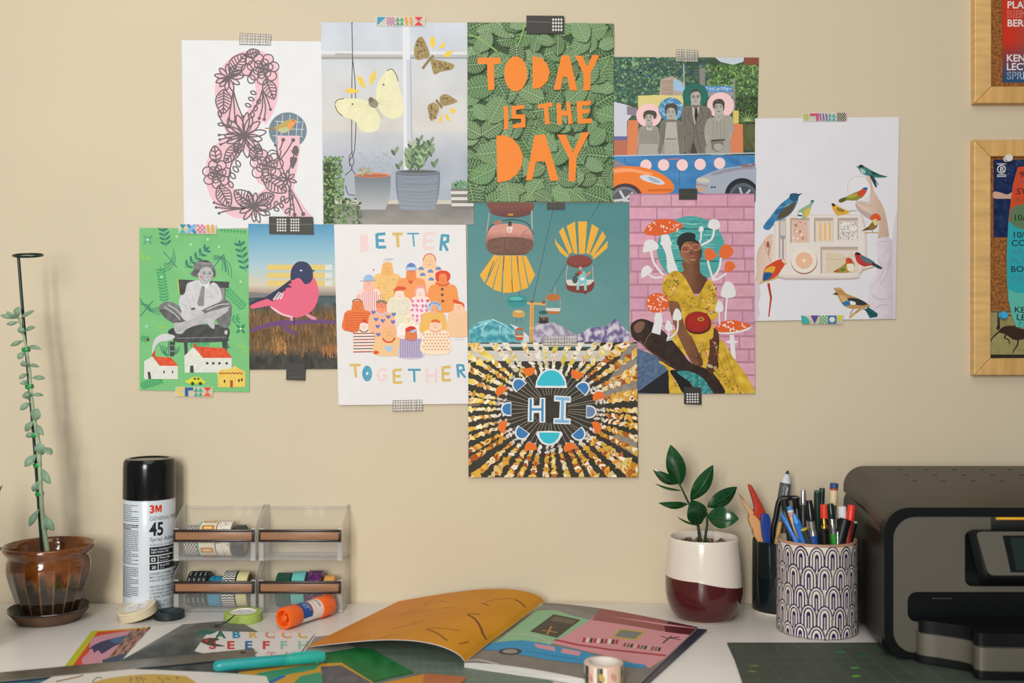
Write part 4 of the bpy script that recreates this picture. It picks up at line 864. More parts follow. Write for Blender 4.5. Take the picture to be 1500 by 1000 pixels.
    for i in range(7): a.line([(110, 748+i*27), (298, 745+i*27)], 9, '#a8382c' if i % 2 == 0 else '#6a5348')
    folk(425, 690, 55, 90, 775, 128, 935, '#eab47a', '#ebc28c'); a.curve([(370, 790), (400, 820), (450, 820), (482, 785)], 16, '#d8532c'); heart(425, 882, 38, '#a9c6e4'); a.ell(312, 915, 25, 16, '#d8532c')
    folk(622, 690, 50, 85, 790, 105, 960, '#dd7a44', '#cdbfd4'); a.blob([(572, 730), (580, 700), (615, 682), (655, 690), (672, 720), (620, 728)], '#cf3f30'); a.poly([(600, 735), (668, 705), (675, 722), (640, 740)], '#a9c6e8'); a.batch(40)
    for i in range(10): a.line([(530+i*20, 795), (528+i*20, 960)], 5, '#6d78b0')
    for i in range(9): a.line([(520, 800+i*19), (722, 800+i*19)], 5, '#7f86b8')
    a.end(); a.batch()
    for i in range(9):
        for j in range(8): a.ell(541+i*20, 810+j*19, 3.5, c='#d88468', n=5)
    a.end()
    folk(840, 630, 52, 85, 715, 122, 920, '#f1cfb2', '#f2dfc0'); a.blob([(800, 650), (810, 628), (845, 622), (875, 635), (880, 655), (840, 648)], '#dd6c3c'); a.curve([(790, 715), (840, 735), (890, 712)], 5, '#c8563c')
    for i in range(8):
        for j in range(6):
            x, y = 735+i*29+(j % 2)*14, 755+j*27
            if x < 955: a.line([(x-8, y-8), (x, y+6), (x+8, y-8)], 4, '#c8563c')
    a.line([(1005, 800), (1095, 802)], 2, '#9a9a9a')
    a.build(root)
# ---------------------------------------------------------------- sky gondolas
def art_gondola():
    root, a = wall_print([(684, 297), (921.5, 297), (922, 507), (686, 506)], .0012, 'teal sky print of red gondola chairs with yellow fans over peaks', '#5f8f8d')
    a.frame(680, 290, .23); a.part('sky_photo')
    a.grad(0, 25, 1055, 945, 10, 10, lambda x, y: tuple(v+fbm(x, y, 150, 2)*8 for v in mixc((76, 132, 134), (104, 148, 146), min(1, y/900))))
    a.part('printed_mountain')
    rock = lambda b, c2: (lambda x, y: mixc(b, c2, min(1, max(0, .5+fbm(x, y, 35, 4)*3))))
    def ridge(P, x0, x1, n, b, c2):
        def top(x):
            for (xa, ya), (xb, yb) in zip(P, P[1:]):
                if xa <= x <= xb: return ya+(yb-ya)*(x-xa)/(xb-xa)
            return P[-1][1]
        a.batch(1)
        for i in range(n):
            xa, xb = x0+(x1-x0)*i/n, x0+(x1-x0)*(i+1)/n
            m = 14
            for j in range(m):
                f = lambda x, k: top(x)+(950-top(x))*k/m
                a.poly([(xa, f(xa, j)), (xb, f(xb, j)), (xb, f(xb, j+1)), (xa, f(xa, j+1))], rock(b, c2), tri=True)
        a.end()
    ridge([(30, 840), (90, 790), (180, 768), (260, 800), (340, 830), (410, 880), (430, 930)], 30, 430, 44, (52, 140, 156), (128, 196, 202))
    a.batch()
    for P in ([(180, 772), (240, 800), (300, 840), (340, 900)], [(150, 790), (120, 830), (110, 880)], [(230, 810), (225, 870)], [(330, 835), (360, 880), (385, 925)], [(60, 830), (130, 800), (180, 775)]): a.curve(P, 7, '#b9dadd', w1=3)
    a.end(); a.poly([(290, 800), (345, 822), (412, 880), (412, 930), (380, 930), (350, 860)], '#cdd8dc')
    ridge([(420, 840), (480, 790), (560, 790), (620, 815), (700, 865), (760, 900), (800, 930)], 420, 800, 38, (142, 132, 158), (200, 196, 206))
    ridge([(720, 870), (800, 825), (900, 820), (965, 765), (1000, 810), (1055, 860)], 720, 1055, 42, (96, 84, 134), (206, 202, 210))
    a.part('cables'); a.batch(6)
    for P in ([(565, 75), (500, 370), (437, 650)], [(865, 30), (770, 180), (640, 440), (550, 600)], [(290, 130), (290, 170)]): a.line(P, 3.5, '#3d5558')
    a.end()
    for i, P in enumerate([[(577, 250), (588, 280), (665, 365), (655, 380), (610, 345), (580, 290)], [(603, 215), (630, 185), (690, 345), (668, 360)], [(652, 178), (705, 150), (720, 355), (698, 352)], [(724, 150), (783, 150), (768, 355), (732, 355)], [(812, 165), (858, 195), (795, 358), (775, 352)], [(880, 210), (902, 248), (822, 370), (800, 362)], [(915, 272), (910, 320), (826, 390), (815, 378)]]): a.part('yellow_slat'); a.poly(P, '#e6ad3c')
    for P in ([(190, 362), (222, 368), (128, 540), (100, 490)], [(200+24, 366), (235, 366), (178, 575), (138, 548)], [(237, 366), (248, 366), (235, 598), (184, 582)], [(252, 366), (298, 366), (304, 602), (246, 604)], [(302, 366), (330, 366), (360, 590), (310, 602)], [(334, 366), (368, 366), (408, 570), (366, 585)], [(372, 366), (396, 370), (452, 490), (414, 558)]): a.part('yellow_slat'); a.poly(P, '#e6ad3c')
    a.batch(4)
    for P in ([(190, 400), (150, 500)], [(255, 370), (248, 465)], [(340, 370), (345, 470)], [(303, 520), (308, 600)]): a.line(P, 5, '#7b5a2c')
    a.end(); a.part('printed_gondola')
    a.poly(crom([(160, 30), (428, 30), (432, 80), (410, 108), (340, 124), (240, 120), (175, 100), (160, 70)], 3), lambda x, y: mixc((132, 82, 72), (102, 66, 62), min(1, max(0, (y-30)/90)))); a.line([(160, 95), (143, 225)], 6, '#b8a394'); a.line([(430, 80), (432, 235)], 6, '#c8b8aa'); a.rect(278, 100, 312, 112, '#c9893a')
    a.curve([(145, 230), (180, 170), (290, 138), (400, 160), (440, 235)], 6, '#36454a')
    a.poly(crom([(138, 260), (160, 200), (200, 172), (290, 162), (370, 168), (415, 195), (440, 250), (438, 310), (410, 345), (370, 362), (200, 360), (155, 335), (138, 300)], 4), lambda x, y: tuple(v+fbm(x, y, 30, 2)*8 for v in mixc((208, 148, 134), (110, 74, 66), min(1, max(0, (y-215)/110)))))
    a.blob([(160, 265), (290, 248), (425, 265), (432, 310), (400, 345), (200, 350), (155, 325)], lambda x, y: tuple(v+fbm(x, y, 12, 3)*35 for v in (116, 84, 72)))
    a.ell(215, 155, 30, 10, '#b8705a', -15); a.poly([(270, 185), (312, 185), (300, 222), (275, 220)], '#e6d0c8'); a.rect(280, 150, 302, 178, '#3f3f42'); a.text('6', 280, 214, 22, '#a8665c'); a.curve([(365, 250), (385, 215), (415, 200)], 3, '#7a5048')
    a.part('printed_gondola')
    a.line([(655, 430), (648, 530)], 5, '#b5b0a8'); a.line([(815, 430), (822, 520)], 5, '#b5b0a8'); a.poly([(648, 520), (825, 520), (826, 550), (800, 575), (670, 570), (650, 545)], '#cfcdc6')
    a.poly(crom([(645, 510), (655, 550), (690, 558), (790, 555), (822, 530), (828, 555), (810, 590), (765, 604), (690, 598), (652, 575)], 3), '#7b3a32'); a.ell(733, 404, 82, 42, '#7d3b35'); a.ell(733, 396, 78, 34, '#87453c')
    a.part('printed_people'); a.ell(740, 447, 11, c='#c9a07c'); a.poly([(720, 470), (770, 465), (782, 540), (730, 552)], '#7fc0c4'); a.line([(770, 495), (805, 470)], 14, '#c99070'); a.line([(725, 545), (722, 585)], 16, '#8cc4c8'); a.line([(770, 540), (772, 588)], 16, '#8cc4c8'); a.ell(735, 475, 16, 12, '#b5442e'); a.ell(752, 515, 14, 10, '#e1e3e1'); a.ell(705, 520, 18, 25, '#4a5a54'); a.ell(720, 488, 15, 12, '#5d4a3a'); a.ell(770, 605, 12, 6, '#6b3430')
    a.part('gondola_pylon'); a.poly([(418, 665), (445, 665), (440, 925), (415, 925)], '#d4a05c'); a.line([(432, 670), (430, 920)], 4, '#b9854a'); a.line([(385, 668), (515, 676)], 15, '#d9a765'); a.line([(412, 828), (446, 828)], 7, '#e2b878'); a.ell(505, 662, 12, c='#8a5a42'); a.ell(432, 660, 14, 8, '#6a6058')
    a.part('printed_gondola'); a.poly(crom([(278, 640), (295, 622), (340, 618), (385, 622), (400, 650), (392, 688), (340, 696), (290, 690), (276, 665)], 3), '#37908f'); a.ell(330, 640, 42, 12, '#55b3ae'); a.line([(350, 590), (350, 620)], 3, '#3f5558'); a.rect(276, 655, 396, 661, '#2b6f70')
    a.part('printed_gondola'); a.poly(crom([(308, 735), (318, 718), (345, 714), (378, 720), (386, 738), (375, 760), (315, 758)], 3), '#c79d55'); a.ell(345, 722, 26, 8, '#ddbf80'); a.line([(335, 760), (333, 795)], 3, '#47605f'); a.line([(362, 760), (366, 795)], 3, '#47605f')
    a.part('printed_gondola'); a.poly(crom([(325, 850), (330, 832), (350, 825), (372, 832), (377, 870), (374, 900), (352, 908), (328, 898)], 3), '#bd5a34'); a.poly([(332, 842), (372, 842), (370, 870), (334, 870)], '#5f9498'); a.rect(328, 876, 376, 884, '#e2c9a0')
    a.part('printed_gondola'); a.ell(567, 632, 47, 22, '#b5703a'); a.line([(525, 640), (520, 715)], 4, '#aaa59a'); a.line([(611, 640), (612, 715)], 4, '#aaa59a'); a.poly([(520, 700), (612, 700), (605, 735), (525, 730)], '#d3d2cb'); a.poly([(518, 718), (613, 722), (600, 740), (530, 736)], '#b5703a'); a.line([(577, 565), (578, 612)], 5, '#b5a58e')
    a.part('printed_gondola'); a.ell(503, 728, 28, 12, '#2f5f62'); a.ell(490, 768, 14, 20, '#4a3a38'); a.ell(522, 770, 14, 18, '#5a3c34'); a.ell(505, 788, 34, 12, '#36302f'); a.ell(492, 756, 6, c='#c99a80'); a.ell(522, 756, 6, c='#b5745a')
    a.build(root)
# ---------------------------------------------------------------- HI
def art_hi():
    root, a = wall_print([(686, 502), (932.6, 500.7), (933.7, 698), (686.5, 698)], .0056, 'print of strung petal garlands radiating around the word HI', '#3a3a34')
    a.frame(680, 490, .215); a.part('garland_photo')
    a.grad(20, 45, 1185, 975, 24, 20, lambda x, y: tuple(v+fbm(x, y, 60, 3)*18 for v in (56, 54, 46)))
    a.poly([(30, 108), (1000, 108), (960, 180), (340, 180), (30, 175)], '#c9c5c0'); a.rect(30, 62, 900, 82, '#c9cac8'); a.rect(30, 82, 900, 96, '#36605e')
    G2 = lambda x, y: tuple(v+fbm(x, y, 40, 3)*30 for v in (142, 134, 124))
    a.poly([(1175, 60), (1175, 430), (960, 440), (930, 380), (1020, 250), (1100, 60)], G2); a.poly([(1175, 700), (1175, 830), (1060, 760), (960, 690), (1060, 680)], G2); a.poly([(40, 440), (110, 440), (110, 480), (40, 490)], '#7d6750')
    cx, cy = 585, 505; rays = []; n = 46
    a.batch(10)
    for i in range(n):
        t = 2*PI*(i+R.uniform(-.25, .25))/n; rays.append(t)
        a.line([(cx+90*cos(t)+30*cos(t), cy+95*sin(t)), (cx+330*cos(t), cy+270*sin(t))], 2.5, '#a89f90', w1=3)
    a.end()
    for k in range(26):
        q = k/25; a.batch(16)
        for t in rays:
            rx, ry = 320, 255
            s = 1+q*1.9+R.uniform(-.02, .02); x, y = cx+rx*cos(t)*s, cy+ry*sin(t)*s
            if not (10 < x < 1200 and 30 < y < 990): continue
            sz = 15+27*q; inner = q < .12; right = cos(t) > .5
            pal = ['#cfc8bd', '#ddd6cb', '#b5aa9c'] if inner else (['#d9a63e', '#e2c98e', '#c98a34', '#e8dcc0', '#a85a24', '#d9b04c'] if right or sin(t) > .5 else ['#e6cf6a', '#e8dcae', '#d6ae3c', '#efe6cc', '#c98f3a'])
            if sin(t) < -.75: pal = ['#d9d3c4', '#e6dfca', '#c9bf9a', '#d8c25a']
            g = math.degrees(t)+R.uniform(-50, 50)+(90 if R.random() < .35 else 0); c = jit(R.choice(pal), 14)
            an = math.radians(g); C, S = cos(an), sin(an); L = sz*R.uniform(.9, 1.5); w = sz*R.uniform(.45, .85)
            T = lambda u, v: (x+u*C-v*S, y+u*S+v*C)
            a.poly([T(-L, w*R.uniform(-.4, .4)), T(-L*.3, w), T(L*.5, w*.8), T(L, w*R.uniform(-.6, .6)), T(L*.4, -w*.9), T(-L*.5, -w*.7)], c)
            if R.random() < .45: a.poly([T(-L*.6, 0), T(0, w*.55), T(L*.6, 0), T(0, -w*.3)], jit(R.choice(['#f0e8d4', '#c8742c', '#e3b040', '#8f3f22'] if not inner else ['#e6e0d6']), 10))
        a.end()
    def dome(x, y, w, h, rot, c, edge=None, k=.8):
        r = math.radians(rot); C, S = cos(r), sin(r)
        f = lambda s, dy=0: [(x+u*C-v*S, y+u*S+v*C) for u, v in [(-w*s, h*.35*s+dy)]+[(-w*s*cos(PI*i/14), -h*sin(PI*i/14)*s*.95+dy) for i in range(15)]+[(w*s, h*.35*s+dy)]]
        if edge: a.part('white_border'); a.poly(f(1), edge); a.part('blue_dome'); a.poly(f(k), c)
        else: a.part('orange_dome'); a.poly(f(1), c)
    E = '#dfe3e6'
    a.part('white_border'); a.poly([(483, 360), (490, 315), (520, 255), (570, 232), (615, 230), (660, 250), (690, 305), (701, 362)], E); a.part('cyan_dome'); a.poly(crom([(497, 344), (510, 300), (540, 258), (590, 241), (640, 256), (670, 295), (684, 344), (590, 346)], 2), '#38b9cc')
    a.part('white_border'); a.poly(crom([(497, 656), (662, 658), (655, 700), (630, 735), (580, 753), (530, 738), (503, 700)], 2), E); a.part('cyan_dome'); a.poly([(508, 664), (650, 665), (640, 700), (615, 730), (580, 742), (540, 730), (516, 700)], '#38b9cc')
    for x, y, w, h, g in ((376, 345, 48, 58, -40), (302, 505, 48, 55, -90), (396, 660, 50, 58, 215), (803, 368, 48, 58, 45), (848, 523, 44, 55, 90), (775, 668, 48, 58, 140)): dome(x, y, w, h, g, '#3c7bb2' if x < 840 else '#6f83a6', E)
    for x, y, g in ((440, 240, 172), (768, 262, 200), (255, 385, -35), (915, 425, -15), (270, 625, -75), (893, 630, 70), (452, 770, -5), (718, 770, -20)): dome(x, y, 42, 42, g, '#e2732a')
    a.part('lettering')
    a.poly([(436, 430), (472, 428), (474, 482), (512, 480), (514, 428), (552, 428), (552, 596), (512, 597), (510, 530), (474, 532), (470, 592), (432, 590)], E); a.batch(6)
    a.line([(453, 436), (451, 584)], 15, '#3a86b8'); a.line([(533, 436), (532, 590)], 15, '#3a86b8'); a.line([(455, 507), (530, 507)], 15, '#3a86b8'); a.end()
    a.poly([(612, 412), (726, 420), (724, 462), (692, 460), (690, 568), (724, 570), (722, 608), (606, 604), (608, 566), (646, 565), (650, 455), (610, 452)], E); a.batch(6)
    a.line([(620, 432), (716, 438)], 20, '#7fb4d8'); a.line([(670, 436), (666, 585)], 20, '#7fb4d8'); a.line([(616, 585), (714, 590)], 20, '#7fb4d8'); a.end()
    a.build(root)
# ---------------------------------------------------------------- woman in yellow dress among mushrooms
def art_woman():
    root, a = wall_print([(921.5, 284), (1104, 284), (1105, 576), (923, 576)], .0040, 'print of a seated woman in a yellow dress, pink bricks and mushrooms behind', '#c793a6')
    a.frame(920, 310, .27); a.part('brick_photo')
    a.poly([(0, -100), (690, -100), (690, 990), (0, 990)], '#b07c90')
    for j in range(16):
        y0 = -92+j*70; x = -80-(j % 2)*75; a.batch(1)
        while x < 690:
            w = R.uniform(130, 175); c = jit('#cf9bae', 7); a.poly([(x+4, y0+3), (x+w-3, y0+3), (x+w-3, y0+62), (x+4, y0+62)], lambda X, Y: tuple(v+fbm(X, Y, 30, 3)*14 for v in c)); x += w
        a.end()
    a.poly([(45, 740), (150, 780), (235, 850), (235, 990), (45, 990)], lambda x, y: tuple(v+fbm(x, y, 14, 3)*50 for v in (82, 104, 132))); a.poly([(45, 980), (225, 850), (235, 990)], '#22242a')
    a.part('teal_disc'); a.ell(338, 205, 184, 180, '#4aa09c', n=40); a.batch()
    for i in range(110):
        y = R.uniform(40, 370); hw = 178*math.sqrt(max(0, 1-((y-205)/178)**2)); x = R.uniform(338-hw, 338+hw*.6); a.line([(x, y), (min(x+R.uniform(30, 90), 338+hw), y+R.uniform(-5, 5))], R.uniform(2, 4), jit(R.choice(['#7cc4be', '#36807e', '#9ad2cc']), 8), w1=1)
    for y in (92, 265): a.line([(338-160, y), (338+150, y+4)], 5, '#1f4a48')
    a.end()
    a.part('printed_mushroom'); Wh = '#dcdcdc'
    def spots(x0, x1, y0, y1, n, ok):
        a.batch(6)
        for i in range(n):
            x, y = R.uniform(x0, x1), R.uniform(y0, y1)
            if ok(x, y): a.ell(x, y, R.uniform(3, 6), c='#ecd8cf', n=7)
        a.end()
    a.poly(crom([(178, 130), (220, 130), (232, 200), (250, 270), (268, 330), (215, 330), (205, 240), (182, 180)], 3), Wh); a.ell(204, 172, 32, 16, Wh)
    a.poly(crom([(85, 110), (110, 70), (160, 44), (230, 44), (285, 65), (296, 82), (240, 115), (160, 130), (100, 126)], 4), '#d9602e'); spots(100, 285, 50, 120, 34, lambda x, y: ((x-190)/95)**2+((y-86)/36)**2 < 1)
    def shroom(cap, stem, w, c=Wh):
        a.part('printed_mushroom')
        a.curve(stem, w, Wh); a.poly(crom(cap, 3), c)
    shroom([(78, 215), (90, 165), (125, 152), (158, 175), (160, 202), (120, 215), (85, 222)], [(122, 210), (140, 280), (190, 345)], 12); shroom([(68, 350), (75, 310), (105, 292), (130, 320), (110, 340), (80, 358)], [(108, 338), (140, 358), (185, 355)], 10)
    shroom([(380, 105), (385, 85), (400, 80), (408, 100), (395, 112)], [(394, 108), (392, 150), (380, 180)], 9); shroom([(430, 75), (445, 45), (480, 45), (498, 75), (480, 98), (440, 92)], [(465, 92), (450, 150), (388, 185)], 12)
    O = '#dd6b35'
    shroom([(413, 215), (435, 198), (470, 220), (478, 245), (450, 262), (420, 262)], [(428, 255), (440, 310), (460, 370)], 11, O); shroom([(490, 225), (510, 182), (550, 185), (570, 222), (535, 255), (500, 250)], [(502, 250), (490, 310), (455, 370)], 12, O); shroom([(520, 300), (530, 272), (560, 272), (580, 300), (545, 330), (525, 325)], [(530, 335), (490, 362), (455, 372)], 11, O)
    shroom([(500, 455), (515, 395), (540, 378), (570, 400), (580, 455), (540, 468)], [(535, 460), (528, 530), (526, 600)], 9); shroom([(470, 540), (480, 495), (492, 482), (508, 500), (512, 540)], [(490, 540), (492, 580), (495, 615)], 7)
    a.part('printed_mushroom'); a.poly([(548, 668), (572, 668), (582, 800), (556, 795)], Wh); a.ell(560, 706, 32, 9, Wh)
    a.poly(crom([(458, 640), (500, 600), (560, 588), (620, 600), (665, 622), (640, 645), (560, 662), (490, 660)], 4), Wh); a.poly(crom([(460, 636), (500, 600), (560, 588), (620, 600), (663, 620), (600, 645), (520, 655), (475, 648)], 4), '#d9602e'); spots(470, 650, 592, 650, 34, lambda x, y: ((x-560)/90)**2+((y-622)/28)**2 < 1)
    a.part('printed_woman'); SK = lambda x, y: tuple(v+fbm(x, y, 40, 2)*14 for v in mixc((126, 84, 58), (82, 52, 38), min(1, max(0, (x-330)/90)))); DKK = lambda x, y: tuple(max(12, v+fbm(x, y, 40, 3)*20) for v in (52, 38, 34))
    a.part('yellow_dress')
    YD = lambda x, y: tuple(max(0, v+fbm(x, y, 45, 3)*55) for v in (202, 164, 50))
    a.poly(crom([(350, 670), (440, 670), (510, 700), (560, 780), (620, 860), (675, 950), (685, 990), (500, 990), (440, 900), (380, 820), (340, 740)], 4), YD); a.poly(crom([(240, 640), (300, 690), (310, 800), (240, 860), (300, 990), (225, 990), (215, 860), (160, 810), (240, 800)], 3), YD)
    a.part('bare_arms')
    a.poly(crom([(440, 640), (480, 640), (492, 700), (485, 790), (485, 850), (430, 850), (440, 740)], 4), SK)
    a.poly(crom([(215, 480), (280, 470), (310, 560), (345, 680), (400, 800), (395, 838), (350, 825), (300, 740), (250, 620)], 4), SK)
    a.poly(crom([(290, 280), (310, 270), (380, 265), (390, 330), (430, 370), (420, 430), (340, 440), (265, 345), (300, 320)], 4), SK)
    a.part('yellow_dress')
    a.poly(crom([(188, 370), (230, 330), (265, 322), (300, 350), (330, 400), (366, 462), (400, 420), (425, 375), (455, 380), (475, 430), (480, 500), (482, 575), (440, 580), (448, 540), (300, 545), (270, 490), (200, 478), (185, 430)], 3), YD); a.poly(crom([(290, 530), (370, 520), (440, 540), (460, 680), (400, 690), (340, 680), (300, 600)], 3), YD)
    a.batch()
    for i in range(170):
        x, y = R.choice([(R.uniform(195, 270), R.uniform(345, 470)), (R.uniform(290, 470), R.uniform(440, 530)), (R.uniform(360, 500), R.uniform(690, 820)), (R.uniform(480, 660), R.uniform(830, 985)), (R.uniform(420, 475), R.uniform(390, 560)), (R.uniform(235, 290), R.uniform(720, 970))])
        if x > 520 and y < 985-(675-x)*1.0: continue
        a.ell(x, y, R.uniform(4, 8), R.uniform(3, 5), jit(R.choice(['#a84a3c', '#7b6a34', '#c98a72', '#8c3434', '#6f7440', '#e0cf9a']), 10), R.uniform(0, 180), n=6)
    for P in ([(300, 470), (330, 520)], [(300, 540), (370, 518), (445, 540)], [(400, 430), (380, 520)], [(520, 740), (560, 860), (600, 980)], [(400, 700), (430, 800), (500, 900)], [(460, 700), (500, 820), (560, 960)]): a.curve(P, 4, '#9b7a24')
    a.end()
    a.part('red_bag'); a.poly(crom([(305, 600), (320, 560), (370, 542), (425, 555), (448, 600), (435, 645), (380, 665), (325, 650)], 4), '#5a1f1e'); a.poly(crom([(308, 595), (322, 560), (370, 545), (422, 556), (440, 598), (425, 636), (378, 652), (328, 640)], 4), '#a3281f'); a.ring(374, 598, 58, 44, 3, '#7c1d18'); a.ell(392, 583, 18, 11, '#b98a3a'); a.ell(392, 583, 8, 5, '#7a2a1c'); a.line([(290, 640), (345, 680)], 5, '#8a5a2a')
    a.part('dark_stockings')
    a.poly(crom([(12, 650), (15, 610), (60, 582), (110, 590), (160, 620), (230, 690), (290, 760), (340, 820), (440, 860), (500, 930), (520, 985), (420, 985), (330, 900), (260, 860), (180, 810), (90, 730), (30, 690)], 4), DKK); a.blob([(30, 620), (60, 595), (90, 605), (70, 650), (40, 655)], '#7b5a48', 3); a.curve([(60, 700), (120, 760), (230, 830)], 10, '#6f5245', w1=3); a.curve([(88, 720), (104, 680), (140, 640)], 3, '#8a6a58')
    a.poly(crom([(225, 860), (300, 870), (330, 920), (370, 985), (300, 985), (260, 920)], 3), '#1e1c1e')
    a.part('teal_boot'); a.poly(crom([(262, 868), (300, 862), (350, 872), (400, 900), (440, 950), (455, 990), (385, 990), (340, 930), (300, 900)], 4), lambda x, y: tuple(max(0, min(255, v+fbm(x, y, 9, 3)*120)) for v in (60, 138, 136)))
    a.part('bracelet'); a.ell(448, 842, 26, 34, SK); a.ell(440, 836, 20, 9, '#b5a68c', 20); a.ell(470, 848, 9, 12, '#b99a52')
    a.part('head'); a.poly(crom([(278, 215), (282, 180), (310, 158), (350, 155), (385, 180), (398, 215), (395, 250), (370, 275), (330, 282), (300, 265), (282, 240)], 4), lambda x, y: tuple(v+fbm(x, y, 30, 2)*14 for v in mixc((150, 102, 74), (88, 56, 42), min(1, max(0, (x-310)/90)))))
    a.poly(crom([(274, 200), (276, 175), (300, 150), (345, 145), (380, 165), (395, 195), (370, 170), (330, 162), (295, 175), (284, 215)], 3), '#2a2422'); a.poly(crom([(265, 180), (265, 150), (285, 125), (320, 113), (350, 118), (362, 125), (360, 150), (335, 155), (290, 165), (280, 188)], 3), '#2c2f30')
    for x, y in ((310, 202), (366, 194)): a.ell(x, y, 24, 17, '#8f4f44', -8); a.ring(x, y, 24, 17, 2.5, '#c9a070', n=16, rot=-8)
    a.line([(332, 198), (344, 196)], 3, '#c9a070'); a.curve([(340, 205), (344, 222), (332, 226), (350, 228)], 3, '#5a3828'); a.ell(346, 236, 20, 6, '#8a4440'); a.ell(347, 242, 17, 5, '#a05a54'); a.ell(350, 262, 16, 6, '#a8745a'); a.blob([(300, 182), (320, 178), (340, 182), (325, 190)], '#b07c5c')
    a.part('printed_mushroom')
    a.poly([(147, 545), (178, 545), (185, 600), (172, 668), (125, 655), (140, 600)], Wh); a.ell(160, 578, 24, 10, Wh); a.poly(crom([(98, 500), (105, 465), (140, 442), (185, 448), (215, 475), (215, 520), (180, 545), (130, 545), (103, 525)], 4), '#d9602e'); spots(102, 214, 446, 542, 34, lambda x, y: ((x-158)/56)**2+((y-494)/48)**2 < 1)
    shroom([(240, 585), (250, 535), (264, 525), (282, 545), (286, 585)], [(268, 580), (262, 650), (215, 690)], 9); shroom([(198, 640), (205, 600), (216, 588), (235, 610), (238, 642)], [(218, 635), (218, 670), (210, 695)], 9); a.line([(205, 700), (245, 690)], 5, '#b8d4c0')
    shroom([(470, 540), (480, 495), (492, 482), (508, 500), (512, 540)], [(490, 540), (492, 580), (495, 615)], 7)
    a.build(root)
# ---------------------------------------------------------------- washi tape strips
M_CLEAR = mat('clear_tape', '#f2efe6', .3, alpha=.28); M_PRINTED_TAPE = mat('printed_tape', '#e6dfcc', .4, alpha=.42)
def tape(quad, base, label, paint, colour=None, group=None):
    cx = sum(q[0] for q in quad)/4; cy = max(q[1] for q in quad); root = empty('washi_tape_strip', wallP(cx, cy), label, 'tape', group)
    bm = nb(); A = [bm.verts.new(wallP(x, y, base+.0002)-root.location) for x, y in quad]; B = [bm.verts.new(wallP(x, y, base+.00005)-root.location) for x, y in quad]
    bm.faces.new(A); bm.faces.new(B[::-1])
    for i in range(4): bm.faces.new((A[i], B[i], B[(i+1) % 4], A[(i+1) % 4]))
    obj('tape', bm, (M_PRINTED_TAPE if colour[1] == 'd' else PAPERS.setdefault(colour, mat('tape_paper', colour, .55))) if colour else M_CLEAR, root, smooth=False)
    a = Art(lambda x, y, l: wallP(x, y, base+.0002+l), quad, base=8e-6); a.part('printed_pattern'); paint(a); a.build(root)
def grid_tape(q):
    def f(a):
        (x0, y0), (x1, y1), (x2, y2), (x3, y3) = q; n = max(6, int(abs(x1-x0)/3.6)); m = max(3, int(abs(y3-y0)/3.6)); a.batch(30)
        L = lambda u, v: ((x0*(1-u)+x1*u)*(1-v)+(x3*(1-u)+x2*u)*v, (y0*(1-u)+y1*u)*(1-v)+(y3*(1-u)+y2*u)*v)
        for i in range(n+1): t = min(.99, max(.01, (i+R.uniform(-.22, .22))/n)); a.line([L(t, 0), L(t+R.uniform(-.01, .01), 1)], R.uniform(.35, .7), '#4a4640')
        for j in range(m+1): t = min(.98, max(.02, (j+R.uniform(-.15, .15))/m)); a.line([L(0, t), L(1, t)], R.uniform(.35, .7), '#4a4640')
        a.end()
    return f
def dots_tape(blocks, line=None):
    def f(a):
        for (x0, y0, x1, y1, nx, ny) in blocks:
            a.batch(1)
            for i in range(nx):
                for j in range(ny): a.ell(x0+(x1-x0)*(i+.5)/nx, y0+(y1-y0)*(j+.5)/ny, (x1-x0)/nx*.38, (y1-y0)/ny*.38, '#d8d6d0', n=8)
            a.end()
        if line: a.line(line, .5, '#8d8c88')
    return f
